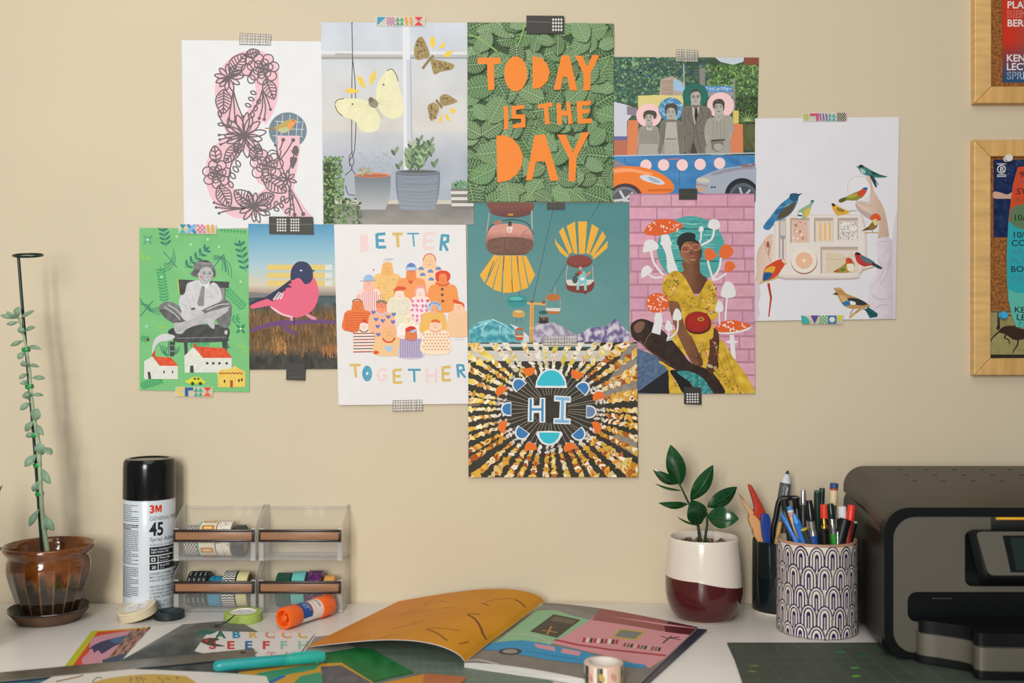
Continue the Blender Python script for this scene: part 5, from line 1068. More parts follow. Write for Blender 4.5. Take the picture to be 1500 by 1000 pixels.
def deco_tape(motifs, bg='#dcd8cc'):
    def f(a):
        for m in motifs:
            k, x0, x1, y0, y1, c = m[:6]; w, h = x1-x0, y1-y0; cx, cy = (x0+x1)/2, (y0+y1)/2
            a.batch(12)
            if k == 'hour': a.poly([(x0, y0), (x1, y0), (cx, cy)], c); a.poly([(x0, y1), (x1, y1), (cx, cy)], m[6] if len(m) > 6 else c)
            elif k == 'vhour': a.poly([(x0, y0), (x0, y1), (cx, cy)], c); a.poly([(x1, y0), (x1, y1), (cx, cy)], c); a.poly([(cx, cy), (cx-w*.3, y1), (cx+w*.3, y1)], m[6] if len(m) > 6 else c)
            elif k == 'cross': a.line([(x0, y0), (x1, y1)], h*.35, c); a.line([(x0, y1), (x1, y0)], h*.35, m[6] if len(m) > 6 else c)
            elif k == 'tri': n = m[6]; [a.poly([(x0+w*(i+.5)/n, y0+h*j/2), (x0+w*(i+1)/n, y0+h*(j+1)/2), (x0+w*i/n, y0+h*(j+1)/2)], c) for i in range(n) for j in range(2)]
            elif k == 'check':
                n, mm = m[6], m[7]; cw, ch = w/n, h/mm
                for i in range(n):
                    for j in range(mm):
                        if (i+j) % 2 == 0: a.poly([(x0+cw*i, y0+ch*j), (x0+cw*(i+1), y0+ch*j), (x0+cw*(i+1), y0+ch*(j+1)), (x0+cw*i, y0+ch*(j+1))], c)
            elif k == 'bars': n = m[6]; [a.poly([(x0+w*(i+.15)/n, y0), (x0+w*(i+.65)/n, y0), (x0+w*(i+.65)/n+w*.12, y1), (x0+w*(i+.15)/n+w*.12, y1)], c) for i in range(n)]
            elif k == 'hash': [a.line([(x0+w*t, y0), (x0+w*t, y1)], w*.13, c) for t in (.32, .68)]; [a.line([(x0, y0+h*t), (x1, y0+h*t)], h*.14, c) for t in (.32, .68)]
            elif k == 'step': a.poly([(x0, y0), (x1, y0), (x1, y1), (x1-w*.3, y1), (x1-w*.3, y0+h*.35), (x0, y0+h*.35)], c)
            elif k == 'fan': a.poly([(x0, y1)]+[(x0+w*sin(t*.314/2), y1-h*cos(t*.314/2)) for t in range(11)], c)
            elif k == 'down': a.poly([(x0, y0), (x1, y0), (cx, y1)], c)
            elif k == 'disc': a.rect(x0, y0, x1, y1, c); a.ell(cx, cy, w*.32, h*.32, m[6])
            elif k == 'half': a.poly([(x0, y0), (x1, y0), (x0, y1)], c)
            elif k == 'arc': a.ring(x1, cy, w*.8, h*.38, h*.22, c, 90, 270, 12)
            elif k == 'corner': a.poly([(x0, y0), (x1, y0), (x1, y0+h*.35), (x0+w*.4, y0+h*.35), (x0+w*.4, y1), (x0, y1)], c)
            a.end()
    return f
def all_tapes():
    q = [(352, 49), (398, 51.5), (397, 67), (351, 66)]; tape(q, .0024, 'clear tape with thin black grid holding the ampersand print', grid_tape(q))
    TE, BL, PK, OR, YE, GR, PU = '#3fa9a0', '#3d74a8', '#d8709a', '#e0993c', '#e4c53a', '#3f9f7c', '#5d4a8c'
    tape([(551, 25), (623, 26), (623.5, 39.5), (551, 39)], .0036, 'multicoloured patterned tape above the butterfly print', deco_tape([('half', 553, 566, 26, 38, '#3a9ac0'), ('check', 567, 579, 26, 38, '#b55aa0', 6, 6), ('tri', 580, 592, 26, 38, GR, 2), ('bars', 592, 606, 26, 38, '#e39a44', 2), ('hour', 607, 620, 26, 38.5, '#d8404e')]), '#dad8d2')
    tape([(771, 24.5), (826, 25), (826, 51), (771, 51)], .0058, 'wide black tape with one dot block above the orange lettered print', dots_tape([(808, 28, 824, 48, 4, 4)], [(772, 33.5), (807, 34.5)]), '#2e2e2b')
    q = [(990, 73), (1021.5, 74.5), (1022, 92), (989, 91)]; tape(q, .0036, 'black grid tape above the family collage print', grid_tape(q))
    tape([(1174, 166), (1239, 165.5), (1240, 178.5), (1175, 179)], .0046, 'patterned tape with a black checkered end above the tray print', deco_tape([('hash', 1175, 1184, 166.5, 178, '#a5bf3a'), ('step', 1185, 1198, 167, 178, '#c84f7c'), ('bars', 1198, 1211, 167, 178, '#7a5a9c', 3), ('tri', 1211, 1223, 167, 178, '#3fa9b4', 2), ('check', 1224.5, 1238, 166, 178.5, '#2e2e2e', 8, 7)]), '#dddbe0')
    tape([(1172, 461.5), (1235, 461.5), (1233, 474.5), (1173, 474)], .0046, 'patterned tape with teal fan and purple triangle under the tray print', deco_tape([('fan', 1172, 1185, 462, 474, TE), ('down', 1186, 1198, 462, 474, PU), ('check', 1198.5, 1210, 462, 474, '#4aa86a', 5, 5), ('disc', 1211, 1224, 462, 474, '#3a7ab0', '#dcd8cc'), ('half', 1225, 1234, 462, 474, '#c9c93a')]), '#dcd8cc')
    tape([(263, 328.5), (318.5, 329.5), (318.5, 343.5), (263, 342.5)], .0046, 'patterned tape with teal hourglass and pink lattice above the green print', deco_tape([('hour', 264, 274, 329, 342, '#2f8f8a', '#3fb0a0'), ('cross', 276, 288, 329, 342, '#4a84c0', '#7ab0dc'), ('check', 290, 302, 329, 342, '#e0609a', 4, 4), ('bars', 303, 316, 329, 342, '#e0a03c', 2)]), '#dad8cf')
    tape([(258, 566), (313, 566.5), (312.5, 581), (258, 580)], .0036, 'patterned tape with yellow arc and blue corner under the green print', deco_tape([('arc', 259, 271, 566.5, 580, YE), ('corner', 272, 284, 567, 580, '#2f5a94'), ('tri', 285, 298, 567, 580, GR, 2), ('hour', 299, 311, 567, 580, '#d8442e', '#e0602e')]), '#d8d4c8')
    tape([(395, 317.5), (459, 318), (460.5, 344), (395.5, 343)], .0049, 'wide black tape with two dot blocks between ampersand and bird prints', dots_tape([(406, 320, 421, 340, 4, 5), (426, 320, 440, 340, 4, 5)], [(396, 328.5), (459, 329)]), '#33312c')
    tape([(420.5, 532), (448, 531.5), (447.5, 557), (420, 556)], .0046, 'square black tape under the bird print', lambda a: (a.line([(421, 540.5), (447, 541)], .6, '#4a4a46'), a.line([(424, 552), (444, 552)], .5, '#6a6a66'), a.line([(423, 546), (443, 548)], .4, '#55554f')), '#2b2b28')
    q = [(576, 586), (619, 585), (619.5, 601), (575.5, 602)]; tape(q, .0056, 'black grid tape under the crowd print', grid_tape(q))
    tape([(801, 297), (827, 297), (827, 307), (801, 307)], .0030, 'small black tape end peeking from below the orange lettered print', lambda a: a.line([(803, 301), (825, 301.5)], .4, '#5a5a55'), '#3a3832')
    q = [(795, 492), (845, 491), (845, 507), (795, 506)]; tape(q, .0068, 'clear grid tape joining the gondola print and the garland print', grid_tape(q))
    tape([(993.5, 277), (1020, 277), (1020, 293), (993.5, 293)], .0056, 'small black tape between the family and mushroom prints', lambda a: a.line([(995, 285), (1018, 286)], .4, '#4c5246'), '#2b2f28')
    tape([(1001, 566), (1026, 567), (1026.5, 592), (1001, 591)], .0056, 'black tape with one dot block under the mushroom print', dots_tape([(1004, 575, 1023, 590, 5, 4)]), '#2a2926')
# ---------------------------------------------------------------- cork boards
M_CORK = mat('cork', '#9a6436', .9, spec=.1, var=.45, vscale=260, bump=.5, bscale=500)
M_PINE = mat('pine_frame', '#d9b070', .45, var=.16, vscale=14, stretch=(1, 1, 7), bump=.05); M_PINE2 = mat('pine_rail', '#d4a765', .45, var=.16, vscale=14, stretch=(7, 1, 1), bump=.05)
def corkboard(x0, x1, y0, y1, label):
    c = wallP((x0+x1)/2, y1); root = empty('cork_board', c, label, 'pin board'); w = (x1-x0)/2000; h = (y1-y0)/1000; t = .0245; d = .014
    bm = nb(); box(bm, (0, -.0045, h/2), (2*w-.01, .005, h-.01)); obj('cork_sheet', bm, M_CORK, root, smooth=False)
    def rail(P, m):
        bm = nb(); A = [bm.verts.new((x, 0, z)) for x, z in P]; B = [bm.verts.new((x, -d, z)) for x, z in P]; bm.faces.new(A); bm.faces.new(B[::-1])
        for i in range(4): bm.faces.new((A[i], B[i], B[(i+1) % 4], A[(i+1) % 4]))
        bmesh.ops.recalc_face_normals(bm, faces=bm.faces[:]); bmesh.ops.bevel(bm, geom=[e for e in bm.edges if all(v.co.y < -d/2 for v in e.verts)], offset=.0015, segments=2, affect='EDGES', profile=.5)
        obj('frame_rail', bm, m, root, smooth=False)
    e = .0002
    rail([(-w, 0), (-w, h), (-w+t-e, h-t), (-w+t-e, t)], M_PINE); rail([(w, 0), (w, h), (w-t, h-t), (w-t, t)], M_PINE)
    rail([(-w+e, 0), (w-e, 0), (w-t, t-e), (-w+t, t-e)], M_PINE2); rail([(-w+e, h), (w-e, h), (w-t, h-t+e), (-w+t, h-t+e)], M_PINE2)
def pinned(quad, base, name, label, cat, paper, paint):
    cx = sum(q[0] for q in quad)/len(quad); cy = max(q[1] for q in quad); root = empty(name, wallP(cx, cy, 0), label, cat)
    bm = nb(); A = [bm.verts.new(wallP(x, y, base)-root.location) for x, y in quad]; B = [bm.verts.new(wallP(x, y, base-.0005)-root.location) for x, y in quad]
    bm.faces.new(A); bm.faces.new(B[::-1]); n = len(quad)
    for i in range(n): bm.faces.new((A[i], B[i], B[(i+1) % n], A[(i+1) % n]))
    obj('paper', bm, PAPERS.setdefault(paper, mat('paper', paper, .6, spec=.25)), root, smooth=False)
    a = Art(lambda x, y, l: wallP(x, y, base+l), None, base=4e-6); a.part('artwork'); paint(a); a.build(root)
def pushpin(x, y, off, col, label):
    p = empty('push_pin', wallP(x, y, off), label, 'push pin')
    bm = nb(); lathe(bm, [(0, .0095), (.0048, .0095), (.0056, .0085), (.0056, .0065), (.0042, .005), (.0036, .002), (.005, .0006), (.005, 0), (0, 0)], 24, axis=(0, -1, 0)); obj('head', bm, mat('pin_plastic', col, .3), p)
    bm = nb(); tube(bm, [(0, .0, 0), (0, .004, 0)], [.0006, .0002], 6); obj('needle', bm, M_STEEL, p)
M_STEEL = mat('steel', '#b9bbbd', .25, metal=1)
def boards():
    corkboard(1422, 1850, -190, 154, 'upper cork board in a pine frame, red lecture poster pinned on'); corkboard(1421, 1850, 207, 549, 'lower cork board in a pine frame with a horse postcard pinned on')
    S = '#dcd8d4'; BK = '#22303a'
    def lecture(a):
        a.grad(1465, -60, 1600, 122.5, 10, 24, lambda x, y: mixc(mixc((200, 52, 32), (120, 116, 120), min(1, max(0, (x-1480)/60))), (36, 80, 124), min(1, max(0, (y-62)/60))) if y > 0 else (196, 54, 34))
        a.text('THE', 1472, 1.5, 10, S, .02); a.text('PLAY', 1471.5, 14.5, 10, S, .02); a.text('BERLIN', 1471.5, 41, 10, S, .02); a.text('KENT', 1470.5, 92, 10, S, .02); a.text('LECTURE', 1470.5, 104.5, 10, S, .02)
        for t, y, c, in_ in (('BIEN', 28, '#d88a78', '#c03c26'), ('SPRING', 117.5, '#b9c4cc', '#27567f')): a.text(t, 1471, y, 10, c, .02); a.text(t, 1471.2, y-.3, 9.4, in_, -.006)
    pinned([(1465, -60), (1600, -60), (1600, 122.5), (1465, 122.5)], .0078, 'lecture_poster', 'red and blue gradient lecture poster with bold white capitals', 'poster', '#c03c26', lecture)
    def night(a):
        a.grad(1452, 235, 1540, 348, 16, 20, lambda x, y: tuple(max(0, v+fbm(x, y, 9, 3)*40) for v in (28, 44, 84))); a.batch()
        for i in range(60): a.ell(R.uniform(1468, 1500), R.uniform(236, 268), R.uniform(.2, .5), c='#9fb4cc', n=5)
        a.end(); a.poly(crom([(1452, 282), (1462, 283), (1472, 286), (1480, 282), (1490, 283), (1490, 294), (1475, 292), (1464, 292), (1452, 291)], 3), '#c9a391')
        a.ring(1463.3, 249, 5.6, 5.8, 1.4, S, n=20); a.text('B', 1460.8, 252.8, 7.4, S, .01)
        for y in (241.2, 257.2, 259.6): a.line([(1456.8, y), (1470, y)], 1.1, S)
    pinned([(1452, 235.5), (1540, 235), (1540, 348), (1452, 348)], .0078, 'postcard', 'dark blue night sky postcard with a white circled letter B', 'postcard', '#22304f', night)
    shape = [(1487, 246), (1560, 240), (1560, 485), (1484, 479), (1478, 462), (1473, 440), (1471, 415), (1470.5, 380), (1471.5, 350), (1474.5, 310), (1480, 270)]
    def sched(a):
        a.poly([(1487, 246), (1560, 240), (1560, 325), (1472.8, 325), (1474.5, 310), (1480, 270)], '#cf4a28'); a.poly([(1472.8, 325), (1560, 325), (1560, 440), (1480, 430), (1473, 424), (1471, 415), (1470.5, 380), (1471.5, 350)], '#2fa3ac'); a.poly([(1473, 424), (1485, 430), (1495, 429), (1560, 432), (1560, 485), (1484, 479), (1478, 462), (1473, 440)], '#5cb4a2'); a.poly(crom([(1475, 312), (1482, 303), (1500, 300), (1540, 305), (1540, 330), (1500, 337), (1483, 333), (1475, 325)], 3), '#607858')
        for t, x, y, c in (('9/1', 1489, 261, BK), ('9/8', 1488, 272, '#b0526a'), ('SYM', 1484.5, 285.5, BK), ('KAI', 1483, 298, '#a0503c'), ('10/1', 1479.5, 324, '#22402e'), ('10/2', 1478, 349, BK), ('CONV', 1477, 361, BK), ('ARC', 1476, 373.5, '#3d8f98'), ('PLA', 1476, 386.5, '#3d8f98'), ('BONN', 1476, 399, BK), ('GRA', 1477, 412, '#3d8f98'), ('KENT', 1481, 457.5, BK), ('LECT', 1484, 468.5, BK), ('FALL', 1487, 477, '#3f8f84')): a.text(t, x, y, 8.5, c, .012, rot=3 if y > 440 else -1, wx=1.15)
    pinned(shape, .0092, 'event_schedule', 'curved red and teal event schedule with dates, pinned over blue postcard', 'poster', '#2fa3ac', sched)
    def horse(a):
        a.grad(1444, 456.5, 1560, 524, 16, 10, lambda x, y: tuple(v+fbm(x, y, 12, 3)*24 for v in (150, 142, 92))); a.rect(1444, 519, 1560, 524, '#2a2620'); a.line([(1443.6, 457), (1560, 456)], 1.2, '#2a2620'); a.line([(1444.3, 457), (1444.3, 522)], 1, '#3a362c'); a.line([(1459, 458), (1459.5, 482)], 3, '#33302a', w1=4); a.curve([(1478, 463), (1472, 461), (1464, 464)], 1.5, '#3a3226')
        H = '#3a2a20'; a.poly(crom([(1459, 486), (1465, 479), (1474, 477), (1484, 478), (1495, 482), (1510, 480), (1520, 490), (1512, 500), (1500, 496), (1490, 498), (1480, 497), (1470, 490)], 3), H)
        for P in ([(1462, 484), (1455, 490), (1450, 495), (1447.5, 500)], [(1472, 488), (1468, 494), (1474, 498), (1475, 504)], [(1487, 494), (1487, 504), (1482, 512), (1480, 517)], [(1498, 494), (1500, 505), (1496, 514)]): a.curve(P, 2.6, H, w1=1.4)
        a.blob([(1462, 478), (1458, 484), (1456, 480), (1459, 474)], H, 3); a.blob([(1482, 478), (1484, 474), (1489, 476), (1490, 482)], '#5a4030', 3)
    pinned([(1443, 455.5), (1560, 455), (1560, 528), (1443, 524)], .0078, 'postcard', 'olive postcard of a galloping dark horse in lower corner', 'postcard', '#8f8858', horse)
    pushpin(1470.5, 234, .0084, '#d9d6d0', 'white round push pin on the blue postcard'); pushpin(1463.5, 462, .0084, '#3fa4cf', 'blue round push pin on the horse postcard')
# ================================================================ things on the desk
def V(px, py, d): return Vector(((px-750)*d/FPX, d-CAMD, CAMZ-(py-500)*d/FPX))
def leaf_mesh(base, tip, w, th, bend=0, roll=0, n=9, k=10, prof=None, fold=0, round_=False):
    """leaf blade between two points: a lens-shaped section swept along a bent midrib"""
    base, tip = Vector(base), Vector(tip); d = tip-base; L = d.length; d.normalize()
    view = Vector((0, -1, .12)); side = d.cross(view); side = side.normalized() if side.length > 1e-3 else Vector((1, 0, 0)); nor = side.cross(d).normalized()
    r = math.radians(roll); side, nor = side*cos(r)+nor*sin(r), nor*cos(r)-side*sin(r)
    bm = nb(); rings = []; tops = []
    for i in range(n+1):
        t = i/n; ww = w/2*(prof(t) if prof else (sin(PI*t**.75)**.75 if 0 < t < 1 else 0)); p = base+d*L*t+nor*bend*sin(PI*t)
        if i in (0, n): ww = max(ww, w*.02)
        ring = []
        for j in range(k):
            a = 2*PI*j/k; x = cos(a)*ww; z = sin(a)*th/2*(.35+.65*min(1, ww/(w/2+1e-9)))+fold*abs(cos(a))*ww
            ring.append(bm.verts.new(p+side*x+nor*z))
        rings.append(ring)
    for A, B in zip(rings, rings[1:]):
        for j in range(k): bm.faces.new((A[j], A[(j+1) % k], B[(j+1) % k], B[j]))
    bm.faces.new(rings[0][::-1]); bm.faces.new(rings[-1]); return bm
def shift(bm, v): bmesh.ops.translate(bm, vec=-Vector(v), verts=bm.verts[:]); return bm
# ---------------------------------------------------------------- succulent in the brown pot
def succulent():
    c = Vector((-.6354, 1.462-CAMD, DESK))
    M_GL = vmat('brown_glaze', .12, .6, .6)
    sc = empty('saucer', c, 'dark brown glazed saucer under the brown succulent pot', 'saucer')
    bm = nb(); lathe(bm, [(0, .0005), (.037, 0), (.040, .001), (.052, .0155), (.0535, .0175), (.0525, .019), (.050, .018), (.040, .006), (.036, .0048), (0, .0045)], 64)
    obj('dish', bm, mat('saucer_glaze', '#2e241d', .14, spec=.6, coat=.4, var=.25, vscale=40), sc)
    bm = nb(); lathe(bm, [(.0372, .00035), (.0405, .00095), (.0515, .0143), (.0526, .0158)], 64); obj('bare_clay', bm, mat('bare_clay', '#5d4431', .7, var=.15, vscale=60), sc)
    root = empty('potted_succulent', c+Vector((0, 0, .0046)), 'tall staked succulent in a brown drip-glazed pot', 'potted plant')
    prof = [(0, 0), (.031, 0), (.034, .002), (.0385, .012), (.044, .028), (.0495, .045), (.0535, .060), (.0555, .070), (.0548, .078), (.0532, .083), (.0535, .086), (.0575, .090), (.0600, .095), (.0598, .0985), (.0575, .1), (.0545, .098), (.0525, .09), (.0515, .082), (.049, .078)]
    fine = []
    for (r0, z0), (r1, z1) in zip(prof, prof[1:]):
        m = 4 if .01 < z0 < .075 and r1 > r0 else 1
        for i in range(m): fine.append((r0+(r1-r0)*i/m, z0+(z1-z0)*i/m))
    fine.append(prof[-1]); NR = 18
    def rm(a, z):
        if z < .004 or z > .074: return 1
        e = min(1, (z-.004)/.012)*min(1, (.074-z)/.008); s_ = abs(sin(a*NR/2)); return 1+e*.019*(1-s_**.6)-e*.005
    bm = nb(); rings = lathe(bm, fine, 180, rmod=rm); me = bpy.data.meshes.new('pot'); bmesh.ops.recalc_face_normals(bm, faces=bm.faces[:]); bm.to_mesh(me); bm.free()
    at = me.color_attributes.new('Col', 'FLOAT_COLOR', 'POINT')
    for v in me.vertices:
        a = math.atan2(v.co.y, v.co.x); z = v.co.z; r = math.hypot(v.co.x, v.co.y)
        drip = .050+.012*sin(a*NR)*.6+.008*noise.noise(Vector((a*4, 0, 0)))
        t = min(1, max(0, (z-drip)/.012)); col = mixc((40, 32, 24), (112, 62, 20), t)
        ridge = max(0, 1-abs(sin(a*NR/2))/.28)*(1 if .006 < z < .072 else 0); col = mixc(col, (142, 96, 54), ridge*.75)
        # glaze run edge: pale rim where the brown glaze ends
        col = mixc(col, (150, 124, 84), max(0, 1-abs(z-drip)/.0025)*.5)
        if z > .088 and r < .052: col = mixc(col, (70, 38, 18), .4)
        n = fbm(a*40, z*900, 8, 2)*22; at.data[v.index].color = (*srgb(tuple(max(5, k+n) for k in col)), 1)
    obj('pot', me, M_GL, root, angle=60)
    bm = nb(); lathe(bm, [(0, .079), (.03, .080), (.0492, .078)], 40); bmesh.ops.subdivide_edges(bm, edges=bm.edges[:], cuts=2)
    for v in bm.verts: v.co.z += noise.noise(v.co*200)*.0025
    obj('soil', bm, mat('soil', '#2e2118', .95, var=.5, vscale=400, bump=.6, bscale=500), root)
    D0 = 1.455; M_ST = mat('stake_green', '#0b2a23', .3); M_LF = mat('succulent_leaf', '#7c9a7f', .5, var=.12, vscale=60, bump=.05); M_STEM = mat('succulent_stem', '#9bb08e', .55, var=.2, vscale=80); M_CLIP = mat('clip_green', '#1f8a45', .35)
    o = root.location
    def L(px, py, d=D0): return V(px, py, d)-o
    bm = nb(); tube(bm, [L(27, 376), L(32, 440), L(38, 510), L(46, 600), L(51, 660), L(56, 730), L(61, 801), L(62.5, 812)], .0021, 10); cr = L(41, 374); tube(bm, [cr+Vector((.0185*cos(a), .0185*sin(a), .0012*cos(a))) for a in [2*PI*i/24+PI for i in range(25)]], .0016, 8)
    obj('plant_stake', bm, M_ST, root)
    st = [(27.5, 466), (35, 492), (39.6, 518), (44, 547), (45, 571), (49, 603), (53, 630), (57.6, 651), (58, 680), (59.5, 709), (61, 740), (64, 771), (68, 797), (70, 810)]
    bm = nb(); tube(bm, [L(x, y, D0-.005) for x, y in st], [.0016+.0018*i/13 for i in range(14)], 10); obj('stem', bm, M_STEM, root)
    for x, y in ((38.3, 512), (43.2, 566), (51, 637), (55, 681), (58, 723)):
        bm = nb(); box(bm, (0, 0, 0), (.0094, .010, .0066), .0018, 2, Matrix.Rotation(-.12, 3, 'Y')); bmesh.ops.translate(bm, vec=L(x, y, D0-.003), verts=bm.verts[:]); obj('stem_clip', bm, M_CLIP, root)
    A = lambda x, y: (x*.22, 360+y*.22); B = lambda x, y: (x*.24, 560+y*.24)
    LV = [(A, 128, 482, 0, 462, 26, 0), (A, 122, 476, 42, 438, 26, 30), (A, 122, 478, 122, 404, 44, 10), (A, 138, 482, 228, 430, 22, 0), (A, 125, 505, 42, 522, 22, 20), (A, 160, 585, 135, 535, 40, 10), (A, 168, 570, 235, 540, 26, 20), (A, 160, 628, 68, 665, 24, 15), (A, 185, 672, 274, 686, 24, 20), (A, 168, 712, 116, 752, 34, 0), (A, 178, 800, 150, 765, 38, 0), (A, 190, 800, 262, 804, 20, 30), (A, 185, 848, 124, 884, 24, 10), (A, 212, 878, 302, 882, 26, 15), (A, 190, 903, 130, 916, 24, 15), (A, 200, 985, 165, 1000, 30, 0),
          (B, 178, 105, 160, 55, 44, 0), (B, 192, 78, 266, 78, 20, 20), (B, 188, 118, 122, 168, 28, 10), (B, 212, 235, 232, 160, 54, 0), (B, 208, 235, 155, 298, 34, 0), (B, 222, 256, 264, 322, 32, 5), (B, 212, 306, 158, 330, 26, 10), (B, 262, 442, 238, 366, 54, 0), (B, 262, 402, 316, 440, 40, 50), (B, 228, 436, 150, 514, 40, 0), (B, 250, 520, 308, 620, 38, 0), (B, 236, 598, 202, 665, 40, 40), (B, 240, 772, 178, 878, 34, 0), (B, 262, 806, 332, 904, 42, 0), (B, 272, 800, 284, 905, 30, 50)]
    for f, x0, y0, x1, y1, w, roll in LV:
        a0, a1 = f(x0, y0), f(x1, y1); k = (.22 if f is A else .24)*.00093; dd = R.uniform(-.012, .004)
        obj('leaf', leaf_mesh(L(a0[0], a0[1], D0-.006), L(a1[0], a1[1], D0-.006+dd), w*k*1.3, .0042, .0025, roll, n=9, k=10, prof=lambda t: max(.06, max(0, sin(PI*min(1, t**1.25)))**.8)), M_LF, root)
succulent()
# ---------------------------------------------------------------- spray can
def spraycan():
    R0 = .0355; cx, cd_ = -.5157, 1.515; c = Vector((cx, cd_-CAMD, DESK)); root = empty('spray_can', c, 'white spray adhesive can with a black cap', 'spray can')
    yaw = math.atan2(-cx, cd_)
    bm = nb(); lathe(bm, [(0, .002), (.030, .003), (.0335, .0005), (.0350, .002), (.0352, .005), (.0345, .0065), (R0, .0085), (R0, .1585), (.0345, .161), (.033, .1625), (0, .1625)], 72); obj('can_body', bm, mat('can_white', '#cdd6de', .3, spec=.5, coat=.2), root)
    bm = nb(); lathe(bm, [(.0338, .0015), (.03555, .0022), (.0357, .0048), (.0349, .0062)], 72); obj('bottom_rim', bm, M_STEEL, root)
    bm = nb(); lathe(bm, [(.0350, .160), (.0360, .1605), (.0362, .163), (.0358, .205), (.0350, .2125), (.0325, .2160), (.028, .2166), (.0265, .2150), (0, .2150)], 72); obj('cap', bm, mat('cap_black', '#0f1011', .16, spec=.5), root)
    def fm(u, v, l):
        th = u/(R0*1000)+yaw; r = R0+.0001+l; return c+Vector((r*sin(th), -r*cos(th), v/1000)) if False else Vector((c.x+r*sin(th), c.y-r*cos(th), DESK+(-v)/1000))
    zz = lambda py: -((CAMZ-(py-500)*1.479/FPX)-DESK)*1000
    a = Art(fm, None, cut=2.2); a.part('lettering'); BK = '#26292c'
    T = lambda s_, u, py, h, col=BK, off=0, wx=1: a.text(s_, u, zz(py), h, col, off, wx=wx)
    T('3', 0, 751.5, 10.2, '#cf3a24', .045, .95); y0, y1 = zz(740.8), zz(751.5); a.poly([(7.6, y1), (7.6, y0), (10.6, y0), (12.2, y0+5), (13.8, y0), (16.8, y0), (16.8, y1), (14.6, y1), (14.6, y0+4.5), (13, y1-.6), (11.4, y1-.6), (9.8, y0+4.5), (9.8, y1)], '#cf3a24'); T('GENERAL PURPOSE', 0, 763, 5.4, '#5a5f64', -.002, .9); T('45', 0, 785, 17.5, BK, .03, .78); T('Spray Adhesive', 0, 793.5, 5.6, '#55595e', .004); T('Adhésivo en aerosol', 0, 800.5, 3.6, '#7a7f84', .004)
    a.part('black_label_blocks')
    for y0, y1, sp in ((802, 814, 0), (815.6, 825, 1), (826.6, 836, 1)):
        z0, z1 = zz(y0), zz(y1)
        if sp: a.rect(0, z0, 11, z1, BK); a.rect(12.2, z0, 46, z1, BK)
        else: a.rect(0, z0, 46, z1, BK)
    a.part('fine_print'); WH = '#d6dade'
    T('Paper, Cardboard, Photos', 2, 807, 2.6, WH, .012); T('Light Foams, Felt', 2, 811, 2.6, WH, .012)
    T('Photo Safe', 14, 820, 2.7, WH, .012); T('Repositionable', 14, 823.6, 1.6, WH); T('Spray Foil', 14, 831, 2.7, WH, .012); T('20 min', 14, 834.6, 1.6, WH); T('20', 3, 834, 4, WH, .02)
    a.rect(2.4, zz(818), 8, zz(823), WH); a.ell(5.2, zz(820.6), 1.5, c=BK, n=12)
    for i, s_ in enumerate(['DANGER! EXTREMELY FLAMMABLE', 'MAY CAUSE FLASH FIRE. HARMFUL', 'AND EYE IRRITANT. READ BACK']): T(s_, 0, 843+i*5, 3.1, '#4a4e52', .006, .8)
    for i, s_ in enumerate(['¡PELIGRO! ALTAMENTE INFLAMABLE', 'LOS VAPORES PUEDEN CAUSAR', 'CONTENIDO BAJO PRESION. LEA', 'EL PANEL POSTERIOR']): T(s_, 0, 862+i*5, 3.1, '#4a4e52', .006, .8)
    T('NET WT. 10.25 OZ (290 g)', 0, 885, 3.4, '#6a6e72', .0, .85); T('PESO NETO 10.25 OZ', 0, 890.5, 3.4, '#6a6e72', .0, .85)
    y = 740
    rr = random.Random(3)
    while y < 875:
        if y not in (768,) and not (763 < y < 766) and not (827 < y < 830):
            u = -48
            end = -15 if rr.random() < .8 else -26
            bold = 765 < y < 777
            while u < end:
                w = rr.uniform(1.5, 5); a.rect(u, zz(y)+.25, min(u+w, end), zz(y)+(1.75 if bold else 1.3), '#565b60' if not bold else '#33373a'); u += w+.8
        y += 2.85
    a.build(root)
spraycan()
# ---------------------------------------------------------------- thin clear plastic
def clear_plastic(lo):
    m = bpy.data.materials.new('clear_plastic'); m.use_nodes = True; nt = m.node_tree; nt.nodes.clear(); N = nt.nodes.new; L = nt.links.new
    out = N('ShaderNodeOutputMaterial'); tr = N('ShaderNodeBsdfTransparent'); tr.inputs[0].default_value = (.975, .975, .965, 1)
    p = N('ShaderNodeBsdfPrincipled'); p.inputs['Base Color'].default_value = (.92, .91, .89, 1); p.inputs['Roughness'].default_value = .08
    lw = N('ShaderNodeLayerWeight'); lw.inputs[0].default_value = .35; mp = N('ShaderNodeMapRange'); mp.inputs[3].default_value = lo; mp.inputs[4].default_value = .5
    mx = N('ShaderNodeMixShader'); L(lw.outputs['Facing'], mp.inputs[0]); L(mp.outputs[0], mx.inputs[0]); L(tr.outputs[0], mx.inputs[1]); L(p.outputs[0], mx.inputs[2]); L(mx.outputs[0], out.inputs[0])
    tc = N('ShaderNodeTexCoord'); n = N('ShaderNodeTexNoise'); n.inputs['Scale'].default_value = 60; b = N('ShaderNodeBump'); b.inputs['Strength'].default_value = .15; b.inputs['Distance'].default_value = .002
    L(tc.outputs['Object'], n.inputs['Vector']); L(n.outputs['Fac'], b.inputs['Height']); L(b.outputs[0], p.inputs['Normal']); return m
M_ACR = clear_plastic(.045); M_ACR2 = clear_plastic(.2)
M_BAR = mat('copper_brown', '#9a6f50', .35, var=.12, vscale=30, stretch=(1, 6, 6)); M_DKFR = mat('dark_brown_plastic', '#2a1d18', .3)
